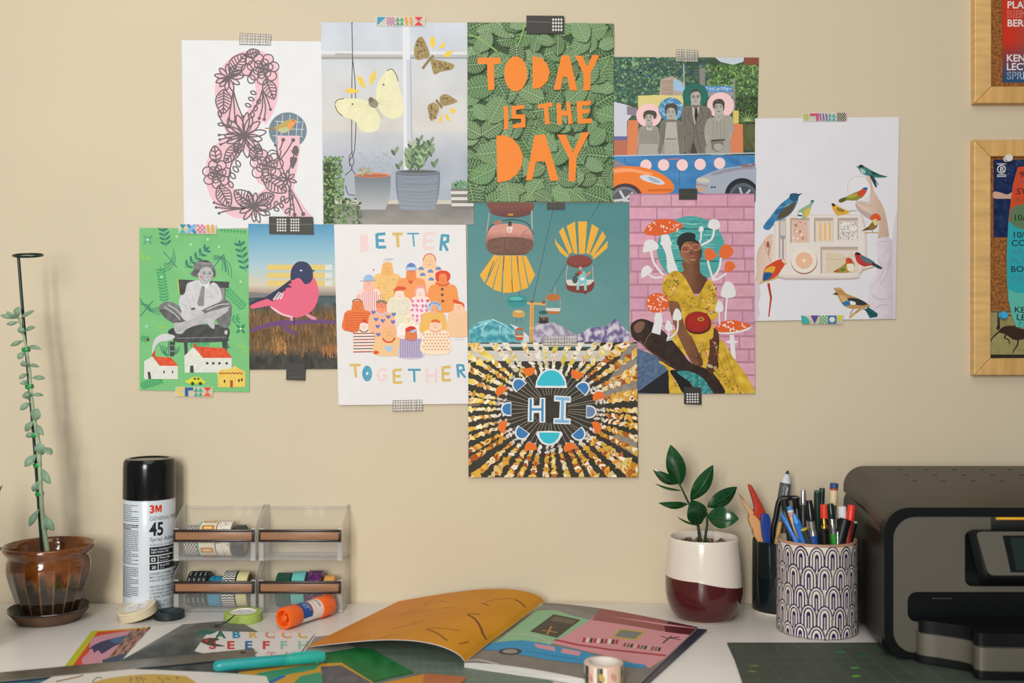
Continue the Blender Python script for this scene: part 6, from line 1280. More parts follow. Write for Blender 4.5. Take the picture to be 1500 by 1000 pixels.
def dispenser(x, z, w, label):
    dp = .058; h = .0715; root = empty('tape_dispenser', (x, -.060, DESK+z), label, 'tape dispenser'); t = .0016
    bm = nb(); box(bm, (w/2, dp/2, .0012), (w-2*t-.0004, dp-.001, .0016), .0003); box(bm, (w/2, .0028, .0155), (w-2*t-.0004, t, .0265), .0003); obj('tray', bm, M_ACR, root)
    bm = nb(); box(bm, (w/2, dp-.0015, h/2), (w-2*t-.0004, t, h-.003), .0003); box(bm, (w/2, dp-.004, h-.004), (w-2*t-.0004, .006, .003), .001); obj('back_panel', bm, M_ACR, root)
    for s in (0, 1):
        bm = nb(); prof = [(0, 0), (dp, 0), (dp, h), (dp-.012, h), (dp-.02, h-.003), (.008, h-.016), (.002, h-.021), (0, h-.026)]
        A = [bm.verts.new((s*(w-t), y, zz)) for y, zz in prof]; B = [bm.verts.new((s*(w-t)+t, y, zz)) for y, zz in prof]; bm.faces.new(A); bm.faces.new(B[::-1])
        for i in range(len(prof)): j = (i+1) % len(prof); bm.faces.new((A[i], B[i], B[j], A[j]))
        # front flange and foot
        sx = .0042 if s == 0 else w-.0042; box(bm, (t/2+.0001 if s == 0 else w-t/2-.0001, dp-.006, h-.001), (.0034, .011, .004), .0015); obj('side_panel', bm, M_ACR, root); bm = nb(); box(bm, (sx, .0014, .0235), (.0072, .0030, .046), .0012); box(bm, (sx, .003, .002), (.009, .006, .0036), .0012); obj('front_post', bm, M_ACR2, root)
    bar = empty('x', (0, 0, 0)); bpy.data.objects.remove(bar)
    fr = nb(); zc = .0365; bw = w-.004
    for (cx, cz, sx, sz) in ((w/2, zc+.0070, bw, .0030), (w/2, zc-.0070, bw, .0032), (w/2-bw/2+.0008, zc, .0018, .0148), (w/2+bw/2-.0014, zc, .0032, .0148)): box(fr, (cx, -.0022, cz), (sx, .0056, sz), .0004)
    f = obj('cutter_frame', fr, M_DKFR, root); b = nb(); box(b, (w/2, -.0012, zc), (bw-.004, .0036, .0128), .0004); obj('cutter_bar', b, M_BAR, f)
    tt = nb()
    n = 44
    for i in range(n):
        x0 = w/2-bw/2+bw*i/n; V0 = [tt.verts.new(p) for p in ((x0, -.0045, zc-.0082), (x0+bw/n*.9, -.0045, zc-.0082), (x0+bw/n*.45, -.0045, zc-.0094))]; tt.faces.new(V0)
    tag(obj('saw_teeth', tt, M_STEEL, f, smooth=False), kind='stuff')
XA, XB = -.4775, -.3577
dispenser(XA, 0, .117, 'clear tape dispenser, lower one of the left stack, four rolls inside'); dispenser(XA, .0725, .117, 'clear tape dispenser, upper one of the left stack beside the can')
dispenser(XB, 0, .119, 'clear tape dispenser, lower one of the right stack behind the glue stick'); dispenser(XB, .0725, .119, 'clear tape dispenser on top of the right stack, empty')
M_CORE = mat('card_core', '#b79a76', .8, var=.1)
def roll(loc, axis, r, w, label, col, paint=None, inner=None, group=None, rough=.45, core='#cbb595', label_disc=None):
    """tape roll: wound tape with a cardboard core, axis through the middle; loc = centre"""
    root = empty('tape_roll', loc, label, 'tape roll', group); ax = Vector(axis).normalized(); inner = inner or r*.62
    bm = nb(); lathe(bm, [(inner+.0012, -w/2), (r-.0006, -w/2), (r, -w/2+.0006), (r, w/2-.0006), (r-.0006, w/2), (inner+.0012, w/2)], 56, axis=ax); obj('wound_tape', bm, mat('tape_'+col[1:], col, rough, var=.04, vscale=80), root)
    bm = nb(); lathe(bm, [(inner, -w/2-.0001), (inner+.0013, -w/2-.0001), (inner+.0013, w/2+.0001), (inner, w/2+.0001), (inner, -w/2-.0001)], 56, axis=ax); obj('core', bm, PAPERS.setdefault('core'+core, mat('core', core, .7)), root)
    if label_disc:
        bm = nb(); lathe(bm, [(0, w/2-.0012), (inner+.0006, w/2-.0012), (inner+.0006, w/2-.0008), (0, w/2-.0008)], 40, axis=ax); obj('label_disc', bm, PAPERS.setdefault('disc', mat('label_paper', '#e6e3de', .5)), root)
        T = ax.to_track_quat('Z', 'Y').to_matrix()@Matrix.Rotation(label_disc, 3, 'Z')
        A = Art(lambda u, v, l: Vector(loc)+T@Vector((u/1000, -v/1000, w/2-.0007+l)), None); A.part('lettering'); A.text('mt', -3, -5, 3.2, '#5a5850', .02); A.text('10m', 4, 3, 2.4, '#5a5850', .01); A.text('mt', -9, 5, 2.4, '#5a5850', .01); A.build(root)
    if paint:
        T = ax.to_track_quat('Z', 'Y').to_matrix()
        def fm(u, v, l): a = u/(r*1000); q = r+.00008+l; return Vector(loc)+T@Vector((q*cos(a), q*sin(a), v/1000))
        A = Art(fm, None, cut=r*1000*.16); A.part('printed_pattern'); paint(A, 2*PI*r*1000, w*1000); A.build(root)
    return root
def pat_check(c1, n, m):
    def f(a, U, Wd):
        a.batch(1)
        for i in range(n):
            for j in range(m):
                if (i+j) % 2: a.rect(U*i/n, -Wd/2+Wd*j/m, U*(i+1)/n, -Wd/2+Wd*(j+1)/m, c1)
        a.end()
    return f
def pat_dots(cols, n, r0, r1):
    def f(a, U, Wd):
        a.batch()
        for i in range(n): a.ell(R.uniform(0, U), R.uniform(-Wd/2+r1, Wd/2-r1), R.uniform(r0, r1), c=R.choice(cols), n=7)
        a.end()
    return f
def pat_blocks(a, U, Wd):
    a.batch(1)
    k = int(U/14)
    for b in range(k):
        for i in range(4):
            for j in range(4): a.ell(U*b/k+1.5+i*2.4, -Wd/2+Wd*(.12+.25*j), .85, c='#c9c9c4', n=7)
    a.end()
def pat_chev(a, U, Wd):
    a.batch(1); n = int(U/4); m = 6
    for i in range(n):
        for j in range(m):
            u = U*i/n; v0 = -Wd/2+Wd*j/m; v1 = v0+Wd/m; s = 1.6*(j % 2); t = 1.6*((j+1) % 2); a.poly([(u+s, v0), (u+t, v1), (u+t+1.9, v1), (u+s+1.9, v0)], '#e4e2dc')
    a.end()
def pat_orange(a, U, Wd):
    a.rect(0, -Wd/2, U, -Wd*.18, '#d9e0d4'); k = int(U/16)
    a.batch(1)
    for b in range(k): a.rect(U*b/k, -Wd*.35, U*b/k+10, Wd*.4, '#c9863a')
    a.end(); a.batch(1)
    for b in range(k): a.rect(U*b/k+3, -Wd*.2, U*b/k+7, Wd*.25, '#e9c98f')
    a.end(); a.rect(0, -Wd/2, U, -Wd*.42, '#7fb09a')
def inroll(px0, px1, lvl, r, label, col, paint=None, **k):
    d = 1.53; z0 = DESK+(.0725 if lvl else 0)+.0022; x0 = (px0-750)*d/FPX; x1 = (px1-750)*d/FPX; roll(Vector(((x0+x1)/2, -.0305, z0+r)), (1, 0, 0), r, abs(x1-x0)-.0008, label, col, paint, group=None, **k)
inroll(275.5, 295, 1, .0215, 'black and white gingham tape roll in the upper left dispenser', '#dddcd8', pat_check('#4a4a48', 40, 9)); inroll(296, 321.5, 1, .0245, 'cream tape roll with orange blocks in the upper left dispenser', '#e4ddc8', pat_orange); inroll(322, 343, 1, .0245, 'white floral tape roll with red berries in the upper left dispenser', '#e6e1d4', pat_dots(['#c2452e', '#7b9a68', '#c2452e', '#c98a74'], 150, .5, 1.2)); inroll(346, 360, 1, .0220, 'small dark grey tape roll in the upper left dispenser', '#33393a')
inroll(279, 308, 0, .0250, 'black tape roll with white dot blocks in the lower left dispenser', '#1c2427', pat_blocks); inroll(309, 329, 0, .0215, 'bright blue tape roll in the lower left dispenser', '#1f8db0', pat_dots(['#155f8a'], 60, .6, 1.4)); inroll(330, 349.5, 0, .0252, 'navy and white chevron tape roll in the lower left dispenser', '#2a2c34', pat_chev); inroll(350.5, 367, 0, .0250, 'pale yellow tape roll with gold core in the lower left dispenser', '#d8cf98', None, inner=.021)
inroll(407, 429, 0, .0240, 'dark green tape roll in the lower right dispenser', '#0f4a3a', None, rough=.2); inroll(430, 450, 0, .0248, 'light teal tape roll in the lower right dispenser', '#63b9b4', None); inroll(453, 474, 0, .0255, 'purple glitter tape roll in the lower right dispenser', '#4a1d55', pat_dots(['#c23fb4', '#a22f9c', '#d86ac8'], 260, .3, .8), rough=.2); inroll(476, 492, 0, .0220, 'light orange tape roll in the lower right dispenser', '#e0a45e', None)
# ---------------------------------------------------------------- glue stick
def gluestick():
    r = .0145; A0 = Vector((-.3035, -.1475, DESK+r)); A1 = Vector((-.2555, -.0705, DESK+r)); ax = (A1-A0).normalized(); Ln = (A1-A0).length*1000
    root = empty('glue_stick', (A0+A1)/2, 'orange-capped glue stick lying before the right dispenser', 'glue stick'); o = root.location
    def cyl(nm, a, b, rr, m, prof=None):
        bm = nb(); lathe(bm, prof or [(0, a), (rr-.001, a), (rr, a+.001), (rr, b-.001), (rr-.001, b), (0, b)], 48, c=A0-o, axis=ax); return obj(nm, bm, m, root)
    MO = mat('orange_plastic', '#ea6420', .3, spec=.5); MW = mat('glue_label', '#dfd8d2', .35)
    L = Ln/1000
    cyl('base_cap', 0, 0, 0, MO, [(.0095, .010), (.0105, 0), (r-.0008, 0), (r, .0012), (r, .024), (r-.0008, .025), (.0125, .025), (.0095, .010), (0, .010)])
    cyl('knob', .0005, .011, .0045, MO); cyl('tube', .025, L-.025, r-.0012, MW)
    cyl('cap', 0, 0, 0, MO, [(.012, L-.026), (r-.0003, L-.026), (r+.0003, L-.025), (r, L-.002), (r-.0015, L), (0, L)])
    T = ax.to_track_quat('Z', 'Y').to_matrix(); rr = r-.0012
    up = T.inverted()@Vector((0, -.75, .66)); a00 = math.atan2(up.y, up.x)
    def fm(u, v, l): a = a00+v/(rr*1000); q = rr+.00008+l; return A0+T@Vector((q*cos(a), q*sin(a), u/1000))
    a = Art(fm, None, cut=0, inc=3e-6); a.part('blue_band'); a.batch(1)
    for i in range(30): a.rect(25.2, -18+i*1.2, 43, -18+(i+1)*1.2, '#2b4f94')
    a.end(); a.part('lettering'); a.batch(1)
    for i in range(24): a.rect(43, -14+i*1.2, 45, -14+(i+1)*1.2, '#e08a60')
    a.end()
    # upright lettering across the tube
    def vt(t, u, v, h, c, off=0):
        T2, w = glyphs(t, off); k = h/.69; a.step(); a.hold = True
        for tr in T2: a.poly([(u+yy*k, v-(x-w/2)*k) for x, yy in tr][::-1], c)
        a.hold = False
    vt("Disappearing", 38.5, 0, 2.4, '#c9d4e8'); vt('Purple', 34.5, 0, 2.6, '#c9d4e8'); vt('School', 30.5, 0, 2.4, '#c9d4e8'); vt('GLUE STICK', 49, 0, 2.6, '#d8774a', .01); 
    a.ell(59, 0, 3.4, 7.5, '#c9c4c0', n=20); a.ell(59, 0, 3.0, 7.0, '#e6e1dc', n=20); vt("Elmer's", 57.2, 0, 3.6, '#3a4f94', .03); a.poly([(61, -3), (63.4, 0), (61, 3)], '#c8402c')
    a.build(root)
gluestick()
# ---------------------------------------------------------------- loose tape rolls
def deskroll(px, py, r, w, zb, tilt, label, col, paint, core='#e4e2de', inner=None, disc=None):
    p = G(px, py, zb); ax = (tilt[0], tilt[1], 1); return roll(p+Vector((0, 0, w/2+abs(tilt[0])*r*.93)), ax, r, w, label, col, paint, core=core, inner=inner, label_disc=disc)
def pat_lines(c, vs, w=.5, dash=None):
    def f(a, U, Wd):
        for v in vs:
            a.batch(1)
            if dash:
                n = int(U/dash)
                for i in range(n): a.rect(U*i/n, v-w/2, U*(i+.6)/n, v+w/2, c)
            else: a.rect(0, v-w/2, U, v+w/2, c)
            a.end()
    return f
def pat_greengrid(a, U, Wd):
    n = int(U/3.1)
    a.batch(1)
    for i in range(n): a.rect(U*i/n, -Wd/2, U*i/n+.45, Wd/2, '#8aa04e')
    a.end(); a.batch(1)
    for j in range(1, 4): a.rect(0, -Wd/2+Wd*j/4-.2, U, -Wd/2+Wd*j/4+.2, '#8aa04e')
    a.end()
deskroll(248, 904.5, .0205, .0095, .0002, (0, 0), 'black tape roll lying flat between the spray can and dispensers', '#1b2426', None, core='#2c3a3c')
deskroll(201, 906, .0262, .0125, .0006, (-.20, -.16), 'cream tape roll with dashed lines leaning on the black roll', '#dccfae', pat_lines('#8b7d66', (-4, -1.4, 1.4, 4), .9, 2.4), core='#d8d4cc', inner=.0165, disc=.3)
deskroll(356.5, 908, .0258, .0120, .0002, (0, 0), 'lime green grid tape roll standing before the left dispensers', '#a9c060', pat_greengrid, core='#e9e7e2', inner=.0165, disc=-.2)
# ---------------------------------------------------------------- sheets on the desk
STK = [0]
def sheet(quad, label, paper, paint=None, z=None, name='paper_sheet', cat='paper', th=.00025, m=None):
    STK[0] += 1; z = .0003+STK[0]*.00045 if z is None else z
    cx = sum(q[0] for q in quad)/len(quad); cy = sum(q[1] for q in quad)/len(quad); root = empty(name, G(cx, cy, 0), label, cat); root.location.z = DESK
    bm = nb(); P = [G(x, y, z)-root.location for x, y in quad]; A = [bm.verts.new(p) for p in P]; B = [bm.verts.new(p-Vector((0, 0, th))) for p in P]
    bm.faces.new(A[::-1]); bm.faces.new(B); n = len(quad)
    for i in range(n): bm.faces.new((A[i], A[(i+1) % n], B[(i+1) % n], B[i]))
    obj('sheet', bm, m or PAPERS.setdefault(paper, mat('paper', paper, .5, spec=.35)), root, smooth=False)
    if paint: a = Art(lambda x, y, l: G(x, y, z)+Vector((0, 0, l)), quad, inc=2.5e-6, base=1e-5); a.part('artwork'); paint(a); a.build(root)
    return root
def p_cutmat(a):
    def ln(P, w, c): a.line(P, w, c)
    a.batch(30)
    o = G(545, 955); 
    for i in range(-8, 26):
        p0 = G(480+i*20, 940); ln([(480+i*20, 940), (440+i*26, 1010)], .8, '#7d9080')
    for y in (944, 952, 961, 971, 982, 994): ln([(420, y), (880, y)], .7, '#7d9080')
    a.end()
mq = [(466, 940), (700, 930), (860, 1030), (470, 1060)]
sheet(mq, 'grey green gridded cutting mat under the open magazine', '#66756a', p_cutmat, name='cutting_mat', cat='cutting mat', th=.0008, z=.0012)
STK[0] = 1
def p_hand(a):
    a.poly([(95, 975), (134, 924), (146, 923), (110, 975)], '#b9bb2a'); a.poly([(134, 924), (238, 917), (236, 920), (150, 926)], '#c9b22c'); a.poly([(106, 975), (143, 925), (232, 919), (225, 925), (160, 930), (128, 972)], '#cf4a2e')
    a.poly(crom([(120, 972), (130, 955), (133, 938), (148, 930), (232, 922), (200, 970)], 2), '#c98f9f')
    a.poly(crom([(128, 952), (140, 943), (160, 936), (185, 930), (205, 926), (214, 928), (190, 938), (168, 946), (150, 957), (144, 952), (138, 956), (135, 950)], 3), '#3b3a5c'); a.poly(crom([(160, 937), (185, 930), (208, 926), (200, 933), (175, 942)], 3), '#3f6489')
    for i in range(4): a.line([(196+i*8, 922-i*1.2), (158+i*9, 968)], 5, '#8a6650')
    a.batch(20)
    for i in range(4):
        for k in range(7): t = k/7; a.line([(196+i*8-38*t, 922-i*1.2+46*t), (196+i*8-38*(t+.07), 922-i*1.2+46*(t+.07))], 2.4, '#54382e' if (k+i) % 2 else '#b08a68')
    a.end(); a.poly([(150, 966), (178, 958), (186, 956), (180, 975), (150, 975)], '#3d4c66')
sheet([(93, 977), (134, 924), (242, 916), (192, 977)], 'print of a navy hand on pink with red and yellow edge, left on the desk', '#d8d4ce', p_hand)
sheet([(168, 978), (222, 918), (262, 912), (330, 911), (300, 978)], 'plain white sheet beneath the grey photo print', '#dedbd6')
def p_mist(a):
    a.grad(120, 905, 520, 992, 44, 20, lambda x, y: tuple(max(20, v+fbm(x, y*2.2, 26, 4)*60) for v in mixc((116, 116, 112), (72, 78, 78), min(1, max(0, (y-915)/45)))))
    a.poly(crom([(285, 928), (296, 922), (310, 924), (303, 930)], 3), '#3e6a60')
sheet([(186, 962), (268, 914), (340, 908), (360, 915), (470, 976), (330, 991), (150, 979)], 'misty grey landscape print lying across the desk', '#7b7b78', p_mist)
def p_alpha(a):
    C = ['#2b7fa8', '#d8b060', '#c8543c', '#e0a48c', '#d9a83c', '#d9a83c']; 
    rows = [('ABRCCC', 316, 934, 24, ['#2f6f58', '#2b8fb4', '#d9b56c', '#d8907c', '#d9a468', '#d9b04c'], 10), ('SEEFFH', 306, 950, 26, ['#c8453c', '#c8453c', '#2f6fa8', '#c8453c', '#8fc0b0', '#9ac4b4'], 11), ('KLTTY', 310, 965, 27, ['#6f8f90', '#c8a060', '#8f8a80', '#d8a0a8', '#c8b0a0'], 10)]
    for t, x0, y, dx, cols, h in rows:
        for i, ch in enumerate(t): a.text(ch, x0+i*dx, y, h, cols[i % len(cols)], .04, wx=1.45)
    a.poly(crom([(292, 926), (300, 922), (318, 924), (306, 929)], 3), '#2f6a5c'); a.poly(crom([(293, 939), (306, 934), (322, 936), (312, 941), (330, 946), (310, 946)], 3), '#5c4440'); a.poly(crom([(300, 938), (306, 935), (303, 940)], 2), '#cf3f30')
sheet([(285, 953), (306, 924), (461, 927), (429, 970), (372, 975)], 'white alphabet print with coloured cut-out capitals', '#dddad8', p_alpha)
sheet([(462, 932), (486, 930), (520, 948), (440, 962)], 'plain grey card between the alphabet print and magazine', '#8d8a84')
def p_green(a):
    a.grad(470, 945, 610, 1000, 12, 8, lambda x, y: tuple(max(0, v+fbm(x, y, 14, 3)*30) for v in (30, 112, 56)))
sheet([(468, 963), (500, 945), (545, 950), (606, 984), (545, 998), (500, 988)], 'bright green paper piece on the cutting mat', '#1f7a3c', p_green, z=.0023)
def p_camo(a):
    a.grad(330, 960, 700, 1030, 8, 6, lambda x, y: (202, 150, 46)); G2 = '#3f8f6c'
    for P in ([(344, 985), (372, 990), (400, 984), (420, 990), (392, 1004), (350, 1006)], ): a.poly(P, '#2f64a0')
    for P in ([(350, 1000), (380, 985), (440, 975), (470, 972), (462, 980), (410, 990), (380, 1004)], [(420, 1010), (440, 990), (468, 984), (480, 996), (455, 1012)]): a.poly(P, G2)
    a.poly([(470, 976), (500, 974), (545, 1000), (540, 1020), (474, 1020)], lambda x, y: tuple(v+fbm(x, y, 10, 3)*30 for v in (92, 90, 94)))
sheet([(350, 984), (430, 974), (500, 970), (548, 1000), (600, 1040), (330, 1040)], 'orange and green patterned paper at the front edge below the marker', '#c9963a', p_camo, z=.0028)
sheet([(560, 1000), (625, 986), (684, 991), (676, 1000), (640, 1004), (620, 1040), (560, 1040)], 'orange and rust paper strip in front of the magazine', '#b5683c', lambda a: a.poly([(540, 1000), (622, 985), (618, 1002), (540, 1015)], '#d08a2c'), z=.0023)
def p_blue(a): a.grad(-60, 980, 90, 1060, 14, 8, lambda x, y: tuple(max(0, v+fbm(x, y, 9, 3)*50) for v in (88, 128, 148)))
sheet([(-60, 993), (88, 983), (60, 1060), (-80, 1060)], 'blue textured print under the ruler at the left front corner', '#6a90a4', p_blue, z=.0008)
def p_ochre(a):
    a.poly(crom([(120, 1008), (150, 995), (190, 989), (225, 987), (262, 989), (276, 992), (280, 1010), (120, 1030)], 3), '#c3a24e'); a.curve([(82, 998), (100, 994), (118, 990), (122, 988)], 1.8, '#8a6a3a'); a.curve([(135, 999), (142, 992), (150, 993)], 1.5, '#8a6a3a'); a.batch()
    for i in range(30): a.ell(R.uniform(190, 268), R.uniform(992, 1006), R.uniform(1, 3), .8, jit('#8a6438', 15), R.uniform(0, 90), n=6)
    a.end()
sheet([(52, 1004), (82, 988), (160, 978), (330, 985), (390, 990), (420, 1060), (20, 1060)], 'white print with an ochre shape at the front edge', '#dad5ce', p_ochre, z=.0036)
# ruler
def ruler():
    z = .0046; q = [(-60, 990), (372, 949.5), (374, 961), (-60, 1003)]; root = empty('metal_ruler', G(180, 975), 'long steel ruler lying across the loose prints', 'ruler'); root.location.z = DESK
    bm = nb(); P = [G(x, y, z)-root.location for x, y in q]; A = [bm.verts.new(p) for p in P]; B = [bm.verts.new(p-Vector((0, 0, .0009))) for p in P]; bm.faces.new(A[::-1]); bm.faces.new(B)
    for i in range(4): bm.faces.new((A[i], A[(i+1) % 4], B[(i+1) % 4], B[i]))
    obj('blade', bm, mat('brushed_steel', '#8f8b84', .35, metal=.85, var=.25, vscale=25, stretch=(1, 1, 1)), root, smooth=False)
    a = Art(lambda x, y, l: G(x, y, z)+Vector((0, 0, l)), q, inc=2.5e-6, base=1e-5); a.part('graduations'); a.batch(1)
    for i in range(150): t = i/150; x = -60+432*t; y = 990-40.5*t; a.poly([(x, y), (x+.5, y), (x+.5, y+(3.4 if i % 10 == 0 else 1.8)), (x, y+(3.4 if i % 10 == 0 else 1.8))], '#3f3b36')
    a.end(); a.ell(356, 955.6, 4.5, 1.6, '#3a3833'); a.build(root)
ruler()
def marker():
    r = .0066; A0 = G(312, 984, .0040)+Vector((0, 0, r)); A1 = G(476, 969.5, .0040)+Vector((0, 0, r)); ax = (A1-A0).normalized(); L = (A1-A0).length; root = empty('felt_marker', A0, 'teal felt marker pen lying at the front', 'marker')
    M = mat('teal_plastic', '#159090', .3, var=.06, vscale=30); M2 = mat('teal_cap', '#2aa292', .35, var=.06)
    bm = nb(); lathe(bm, [(0, 0), (.0035, .0005), (.0058, .003), (r, .009), (r, L*.64)], 32, axis=ax); obj('barrel', bm, M, root)
    bm = nb(); lathe(bm, [(r*.9, L*.64), (r*1.1, L*.642), (r*1.1, L*.655), (r*1.0, L*.66), (r*1.05, L*.97), (r*.8, L), (0, L)], 32, axis=ax); obj('cap', bm, M2, root)
    bm = nb(); box(bm, (0, 0, 0), (.05*L*5, .002, .0018), .0005, 2); rot = ax.to_track_quat('X', 'Z').to_matrix(); bmesh.ops.rotate(bm, cent=(0, 0, 0), matrix=rot, verts=bm.verts[:]); bmesh.ops.translate(bm, vec=ax*L*.82+Vector((0, 0, r*1.1)), verts=bm.verts[:]); obj('pocket_clip', bm, M2, root)
marker()
# curled tip of dark paper by the green roll
def curl():
    root = empty('paper_scrap', G(345, 905), 'thin dark curled paper scrap resting by the green tape roll', 'paper'); root.location.z = DESK
    P = [(314, 915, .0015, 3.5), (322, 914, .002, 3.5), (330, 910, .004, 3), (337, 905, .010, 2.4), (344, 899.5, .0165, 1.2)]; bm = nb(); A = []; 
    for x, y, z, w in P:
        d = 1.41; p = V(x, y, d+(.0 if z < .005 else .003)); q = V(x+.5, y+w, d-.002); A.append((bm.verts.new(p-root.location), bm.verts.new(q-root.location)))
    for (a, b), (c, e) in zip(A, A[1:]): bm.faces.new((a, b, e, c))
    o = obj('scrap', bm, mat('dark_paper', '#34332f', .5), root); o.modifiers.new('s', 'SOLIDIFY').thickness = .0003
curl()
# ---------------------------------------------------------------- open magazine
def lerp(a, b, t): return a+(b-a)*t
def magazine():
    zb = .0016; near = G(680, 972, .006); far = Vector((.046, -.034, DESK+.008)); NL = V(447, 953, 1.318); NL.z = DESK+.0035; FL = Vector((-.163, -.0285, DESK+.008)); FR = V(1022, 921.3, 1.408); FR.z = DESK+.004; NR = G(927, 1010, .004); near.z = far.z = DESK+.0065
    root = empty('open_magazine', Vector((0, -.17, DESK)), 'open magazine, orange left page arched over a pink street scene page', 'magazine')
    def interp(T, u):
        for (a, x), (b, y) in zip(T, T[1:]):
            if u <= b: t = (u-a)/(b-a); t = t*t*(3-2*t) if False else t; return x+(y-x)*t
        return T[-1][1]
    hs = [math.sin(PI*min(1, (i/40)**.62)) for i in range(41)]
    nearL = near+Vector((.001, 0, .0015)); farL = V(797, 880.5, 1.522)
    def left(u, v, l=0):
        p = lerp(lerp(nearL, NL, u), lerp(farL, FL, u), v); f = hs[max(0, min(40, int(u*40)))]+(hs[min(40, int(u*40)+1)]-hs[min(40, int(u*40))])*(u*40-int(u*40)) if u < 1 else 0
        lift = lerp(.0195, .0175, v)*f
        p.z += lift+l; p.y -= .0; 
        return p
    def right(u, v, l=0):
        p = lerp(lerp(near, NR, u), lerp(far, FR, u), v); p.z += (.0050)*max(0, math.sin(PI*min(1, max(0, u)**.75)))+l; return p
    def surf(f, dz, name, m, nu=40, nv=6, skirt=0):
        bm = nb(); g = [[bm.verts.new(f(i/nu, j/nv, dz)-root.location) for j in range(nv+1)] for i in range(nu+1)]
        for i in range(nu):
            for j in range(nv): bm.faces.new((g[i][j], g[i+1][j], g[i+1][j+1], g[i][j+1]))
        o = obj(name, bm, m, root); 
        if skirt: md = o.modifiers.new('s', 'SOLIDIFY'); md.thickness = skirt; md.offset = -1
        return o
    MP = mat('magazine_paper', '#dcd8d2', .4)
    def proj(p): d = p.y+CAMD; return 750+p.x*FPX/d, 500+(CAMZ-p.z)*FPX/d
    def inv(f, px, py, g=(.5, .5)):
        u, v = g
        for _ in range(14):
            x, y = proj(f(u, v)); e = 1e-3; xu, yu = proj(f(u+e, v)); xv, yv = proj(f(u, v+e)); a, b, c, d = (xu-x)/e, (xv-x)/e, (yu-y)/e, (yv-y)/e; det = a*d-b*c
            if abs(det) < 1e-6: break
            ex, ey = px-x, py-y; u += max(-.3, min(.3, (d*ex-b*ey)/det)); v += max(-.3, min(.3, (-c*ex+a*ey)/det)); u = min(1.05, max(-.05, u)); v = min(1.05, max(-.05, v))
        return u*100, v*100
    # page block of the right half, slightly below the page
    # page surfaces (closed thin sheets)
    o = surf(left, 0, 'left_page', MP); md = o.modifiers.new('s', 'SOLIDIFY'); md.thickness = .0004; md.offset = 0
    o = surf(right, 0, 'right_page', MP, 80); md = o.modifiers.new('s', 'SOLIDIFY'); md.thickness = .0004; md.offset = 0
    bm = nb(); nu, nv = 30, 4; gt = [[right(i/nu, j/nv, -.0004) for j in range(nv+1)] for i in range(nu+1)]
    T_ = [[bm.verts.new(p-root.location) for p in r] for r in gt]; B_ = [[bm.verts.new(Vector((p.x, p.y, DESK+zb))-root.location) for p in r] for r in gt]
    for i in range(nu):
        for j in range(nv): bm.faces.new((T_[i][j], T_[i+1][j], T_[i+1][j+1], T_[i][j+1])); bm.faces.new((B_[i][j], B_[i][j+1], B_[i+1][j+1], B_[i+1][j]))
        for j in (0, nv): bm.faces.new((T_[i][j], T_[i+1][j], B_[i+1][j], B_[i][j]))
    for j in range(nv):
        for i in (0, nu): bm.faces.new((T_[i][j], T_[i][j+1], B_[i][j+1], B_[i][j]))
    obj('page_block', bm, mat('page_edges', '#c9c6c0', .6, var=.2, vscale=300, stretch=(.1, .1, 8)), root, smooth=False)
    # dark back cover corner showing at the right
    q = [right(1, 0), right(1, 1), right(1, 1)+Vector((.012, -.004, 0)), right(1, 0)+Vector((.006, -.002, 0))]; bm = nb(); A = [bm.verts.new(Vector((p.x, p.y, DESK+zb+.0006))-root.location) for p in q]; bm.faces.new(A); o = obj('back_cover', bm, mat('navy_cover', '#232a40', .3), root, smooth=False); o.modifiers.new('s', 'SOLIDIFY').thickness = .0005
    M_PAGE = M_PRINT
    a = Art(lambda u, v, l: left(u/100, v/100, .0007+l), [(0, 0), (100, 0), (100, 100), (0, 100)], cut=2.5, inc=3e-6); a.part('orange_artwork')
    a.grad(0, 0, 100, 100, 40, 10, lambda x, y: tuple(max(0, v+fbm(x, y, 30, 3)*16) for v in mixc((206, 142, 22), (208, 130, 40), min(1, x/90))))
    X = lambda x, y: inv(left, 430+x*.2467, 850+y*.2467)
    for P, w in (([(1030, 208), (1050, 200), (1105, 205)], 1), ([(1035, 205), (1080, 235), (1110, 280), (1125, 320), (1145, 355)], 1.3), ([(1115, 135), (1160, 152)], 1), ([(1140, 130), (1220, 112), (1310, 112)], .7), ([(1315, 115), (1350, 135), (1375, 162)], 1.2), ([(775, 295), (850, 285), (940, 295), (985, 300)], .7), ([(790, 292), (850, 315), (900, 350), (915, 360)], 1), ([(580, 290), (680, 270), (780, 240)], .7), ([(600, 220), (700, 195), (800, 180), (960, 160)], .6), ([(360, 350), (420, 330), (450, 320)], .7), ([(620, 200), (700, 185)], .6), ([(780, 150), (800, 130), (830, 120)], .5), ([(980, 380), (1010, 375), (1040, 365)], .8), ([(520, 345), (600, 325)], .6), ([(860, 120), (900, 130), (960, 128)], .5)):
        Q = crom([X(x, y) for x, y in P], 4, False); a.line(Q, w*1.1, '#7a4520')
    a.build(root, M_PAGE)
    a = Art(lambda u, v, l: right(u/100, v/100, .0006+l), [(0, 0), (100, 0), (100, 100), (0, 100)], cut=1.25, inc=7e-6); a.part('street_scene_artwork')
    X = lambda P: [inv(right, 680+x*.2667, 860+y*.2667) for x, y in P]
    a.grad(0, 0, 100, 100, 30, 20, lambda x, y: tuple(v+fbm(x, y, 12, 3)*14 for v in (128, 122, 114)))
    a.poly(X([(250, 245), (420, 105), (520, 105), (720, 160), (600, 250), (480, 310), (460, 335), (330, 320), (110, 330), (150, 300)]), '#8fbf92'); a.poly(X([(400, 112), (500, 102), (600, 120), (720, 155), (700, 182), (600, 160), (500, 128), (390, 132)]), '#8c8680'); a.curve(X([(230, 255), (330, 260), (410, 275), (480, 310)]), 1.5, '#b9b8b0')
